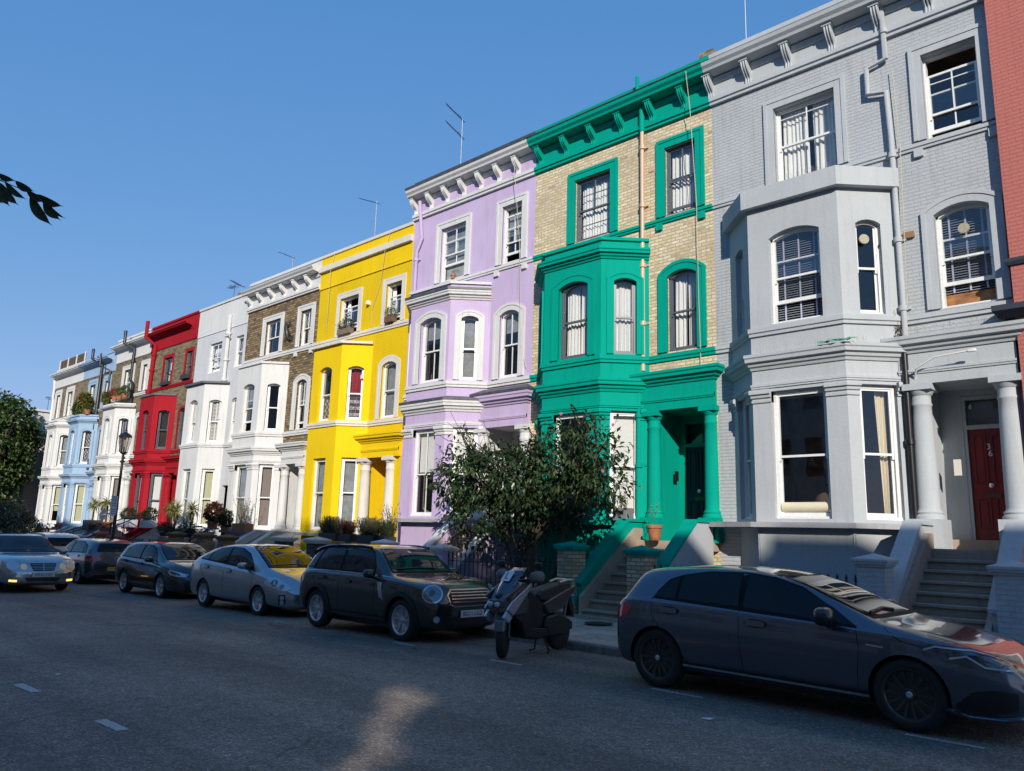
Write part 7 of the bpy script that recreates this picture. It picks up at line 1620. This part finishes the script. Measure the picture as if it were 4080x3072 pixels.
# houses across the street: behind the viewer, they cast the shade that covers the road
opp_m = [cream_t, white_p, brick_y, white_p]  # mostly pale walls, picked to bounce light into the shaded street
sky_h = [15.1, 15.2, 15.6, 14.9, 15.3, 15.0, 15.5, 14.9, 15.2, 15.4, 15.0, 15.3, 15.1, 15.5, 15.0, 15.2, 15.1, 15.4]
for i, hh in enumerate(sky_h):
    x0 = -60.5+i*6.0; x1 = x0+5.98; Hh = thing('terraced_house', ((x0+x1)/2, -9.5, PVH), ('cream stucco', 'white stucco', 'yellow brick', 'pale stucco')[i % 4]+' house of the opposite row, number %d along' % (i+1), 'house', 'houses of the opposite row, behind the viewer')
    hh += OPPH
    if 5 < (x0+x1)/2 < 12: hh = 7.2  # one unseen house kept low so sun gets through to the road
    sg = Seg((x1, -9.5), (x0, -9.5)); M = MB(); ops = []
    for k, z in enumerate((1.6, 5.2, 8.6, 11.6)[:4 if hh > 10 else 2]):
        for u in (0.8, 2.6, 4.3): ops.append((u, u+0.95, z, z+(1.9 if k < 3 else 1.4), 0))
    wall(M, sg, 0, hh, ops, 0.15); M.build('wall', opp_m[i % 4], Hh)
    M = MB(); M.box(x0, x1, -11.8, -9.9, 0, hh-0.3); M.build('roof', roof_lead, Hh)
    M = MB(); sweep(M, [(x1, -9.5), (x0, -9.5)], cornice_prof(hh-0.9, hh-0.4, 0.3)); M.build('cornice', white_p, Hh)
    M = MB()
    for (a, b, c, d, e) in ops: M.quad(sg.at(a, c, 0.12), sg.at(b, c, 0.12), sg.at(b, d, 0.12), sg.at(a, d, 0.12))
    M.build('window', GLASS, Hh)

t = thing('street_tree', (10.5, -12.5, 0), 'large tree behind the viewer over the low house, shaped to dapple the road', 'tree'); M = MB(); limb(M, (10.5, -12.5, 0), (10.5, -12.5, 9), .3, .15); M.build('trunk', bark, t)
M = MB(); foliage(M, [(8.6, -13.2, 11.2, 2.6, 1.4, 4.0, 1), (11.6, -13.4, 11.0, 2.8, 1.4, 4.2, 1), (14.2, -13.6, 11.4, 2.4, 1.4, 4.2, 1), (10.4, -13.4, 15.2, 3.2, 1.4, 2.4, 1), (13.4, -13.4, 15.2, 2.6, 1.4, 2.4, 1)], 15000, .42, .36, .1, .0, 3, .2, holes=[((-6.35, 5.3), .31), ((-6.7, 5.7), .12), ((-5.05, 3.95), .22), ((-7.9, 8.2), .08)]); M.build('crown', tre, t)  # crown gaps cut along the sun's rays to throw patches on the road

t = thing('street_tree', (3.6, -13.0, 0), 'tall thin tree over the roofs behind the viewer, dappling the yellow house', 'tree'); M = MB(); limb(M, (3.6, -13.0, 0), (3.6, -13.0, 17), .3, .08); M.build('trunk', bark, t)
M = MB(); foliage(M, [(2.6, -12.6, 17.3, 1.6, 1.0, 1.3, 1), (5.0, -12.8, 17.0, 1.8, 1.0, 1.3, 1)], 900, .36, .3, .1, .0, 4, .3); M.build('crown', tre, t)
# ------------------------------------------------------------------ camera, sky, sun
cam = bpy.data.cameras.new('camera'); co = bpy.data.objects.new('camera', cam); COL.objects.link(co)
RW = ((0.73375121, 0.10929919, 0.67056905), (0.67879044, -0.16035027, -0.716611), (0.02920092, 0.98099005, -0.19184845))
m = Matrix(RW).to_4x4(); m.translation = (0, 0, 1.65); co.matrix_world = m
cam.sensor_width = 36; cam.lens = 1668.766/2212*36; cam.clip_end = 2000; cam.clip_start = 0.05
S.camera = co
w = bpy.data.worlds.new('World'); S.world = w; w.use_nodes = True; nt = w.node_tree
sk = nt.nodes.new('ShaderNodeTexSky'); sk.sky_type = 'NISHITA'; sk.sun_disc = False
SAZ = R(45); SEL = R(23)      # the sun stands over the viewer's right shoulder: +x, -y
sk.sun_elevation = SEL; sk.sun_rotation = math.pi-SAZ
sk.altitude = 50; sk.air_density = 1.0; sk.dust_density = 0.0; sk.ozone_density = 3.0
sp = nt.nodes.new('ShaderNodeSeparateColor'); cb = nt.nodes.new('ShaderNodeCombineColor'); nt.links.new(sk.outputs[0], sp.inputs[0])
for i, (A, p) in enumerate(((0.41, 0.82), (0.83, 0.46), (1.66, 0.29))):     # a clear autumn sky: soft gradient towards the horizon
    pw = nt.nodes.new('ShaderNodeMath'); pw.operation = 'POWER'; pw.inputs[1].default_value = p; nt.links.new(sp.outputs[i], pw.inputs[0])
    mu = nt.nodes.new('ShaderNodeMath'); mu.operation = 'MULTIPLY'; mu.inputs[1].default_value = A; nt.links.new(pw.outputs[0], mu.inputs[0]); nt.links.new(mu.outputs[0], cb.inputs[i])
bg = nt.nodes['Background']; nt.links.new(cb.outputs[0], bg.inputs[0]); bg.inputs[1].default_value = SKYS
ld = bpy.data.lights.new('sun', 'SUN'); ld.energy = SUNS; ld.angle = R(0.53); ld.color = (1.0, 0.93, 0.82)
lo = bpy.data.objects.new('sun', ld); COL.objects.link(lo)
d = Vector((math.cos(SEL)*math.sin(SAZ), -math.cos(SEL)*math.cos(SAZ), math.sin(SEL)))   # towards the sun
lo.rotation_euler = d.to_track_quat('Z', 'Y').to_euler(); lo.location = (20, -20, 20)
S.view_settings.view_transform = 'Standard'; S.view_settings.look = 'None'; S.view_settings.exposure = EXPO; S.view_settings.gamma = 1
S.render.engine = 'CYCLES'
S.cycles.max_bounces = 8; S.cycles.transparent_max_bounces = 12
S.cycles.caustics_reflective = False; S.cycles.caustics_refractive = False
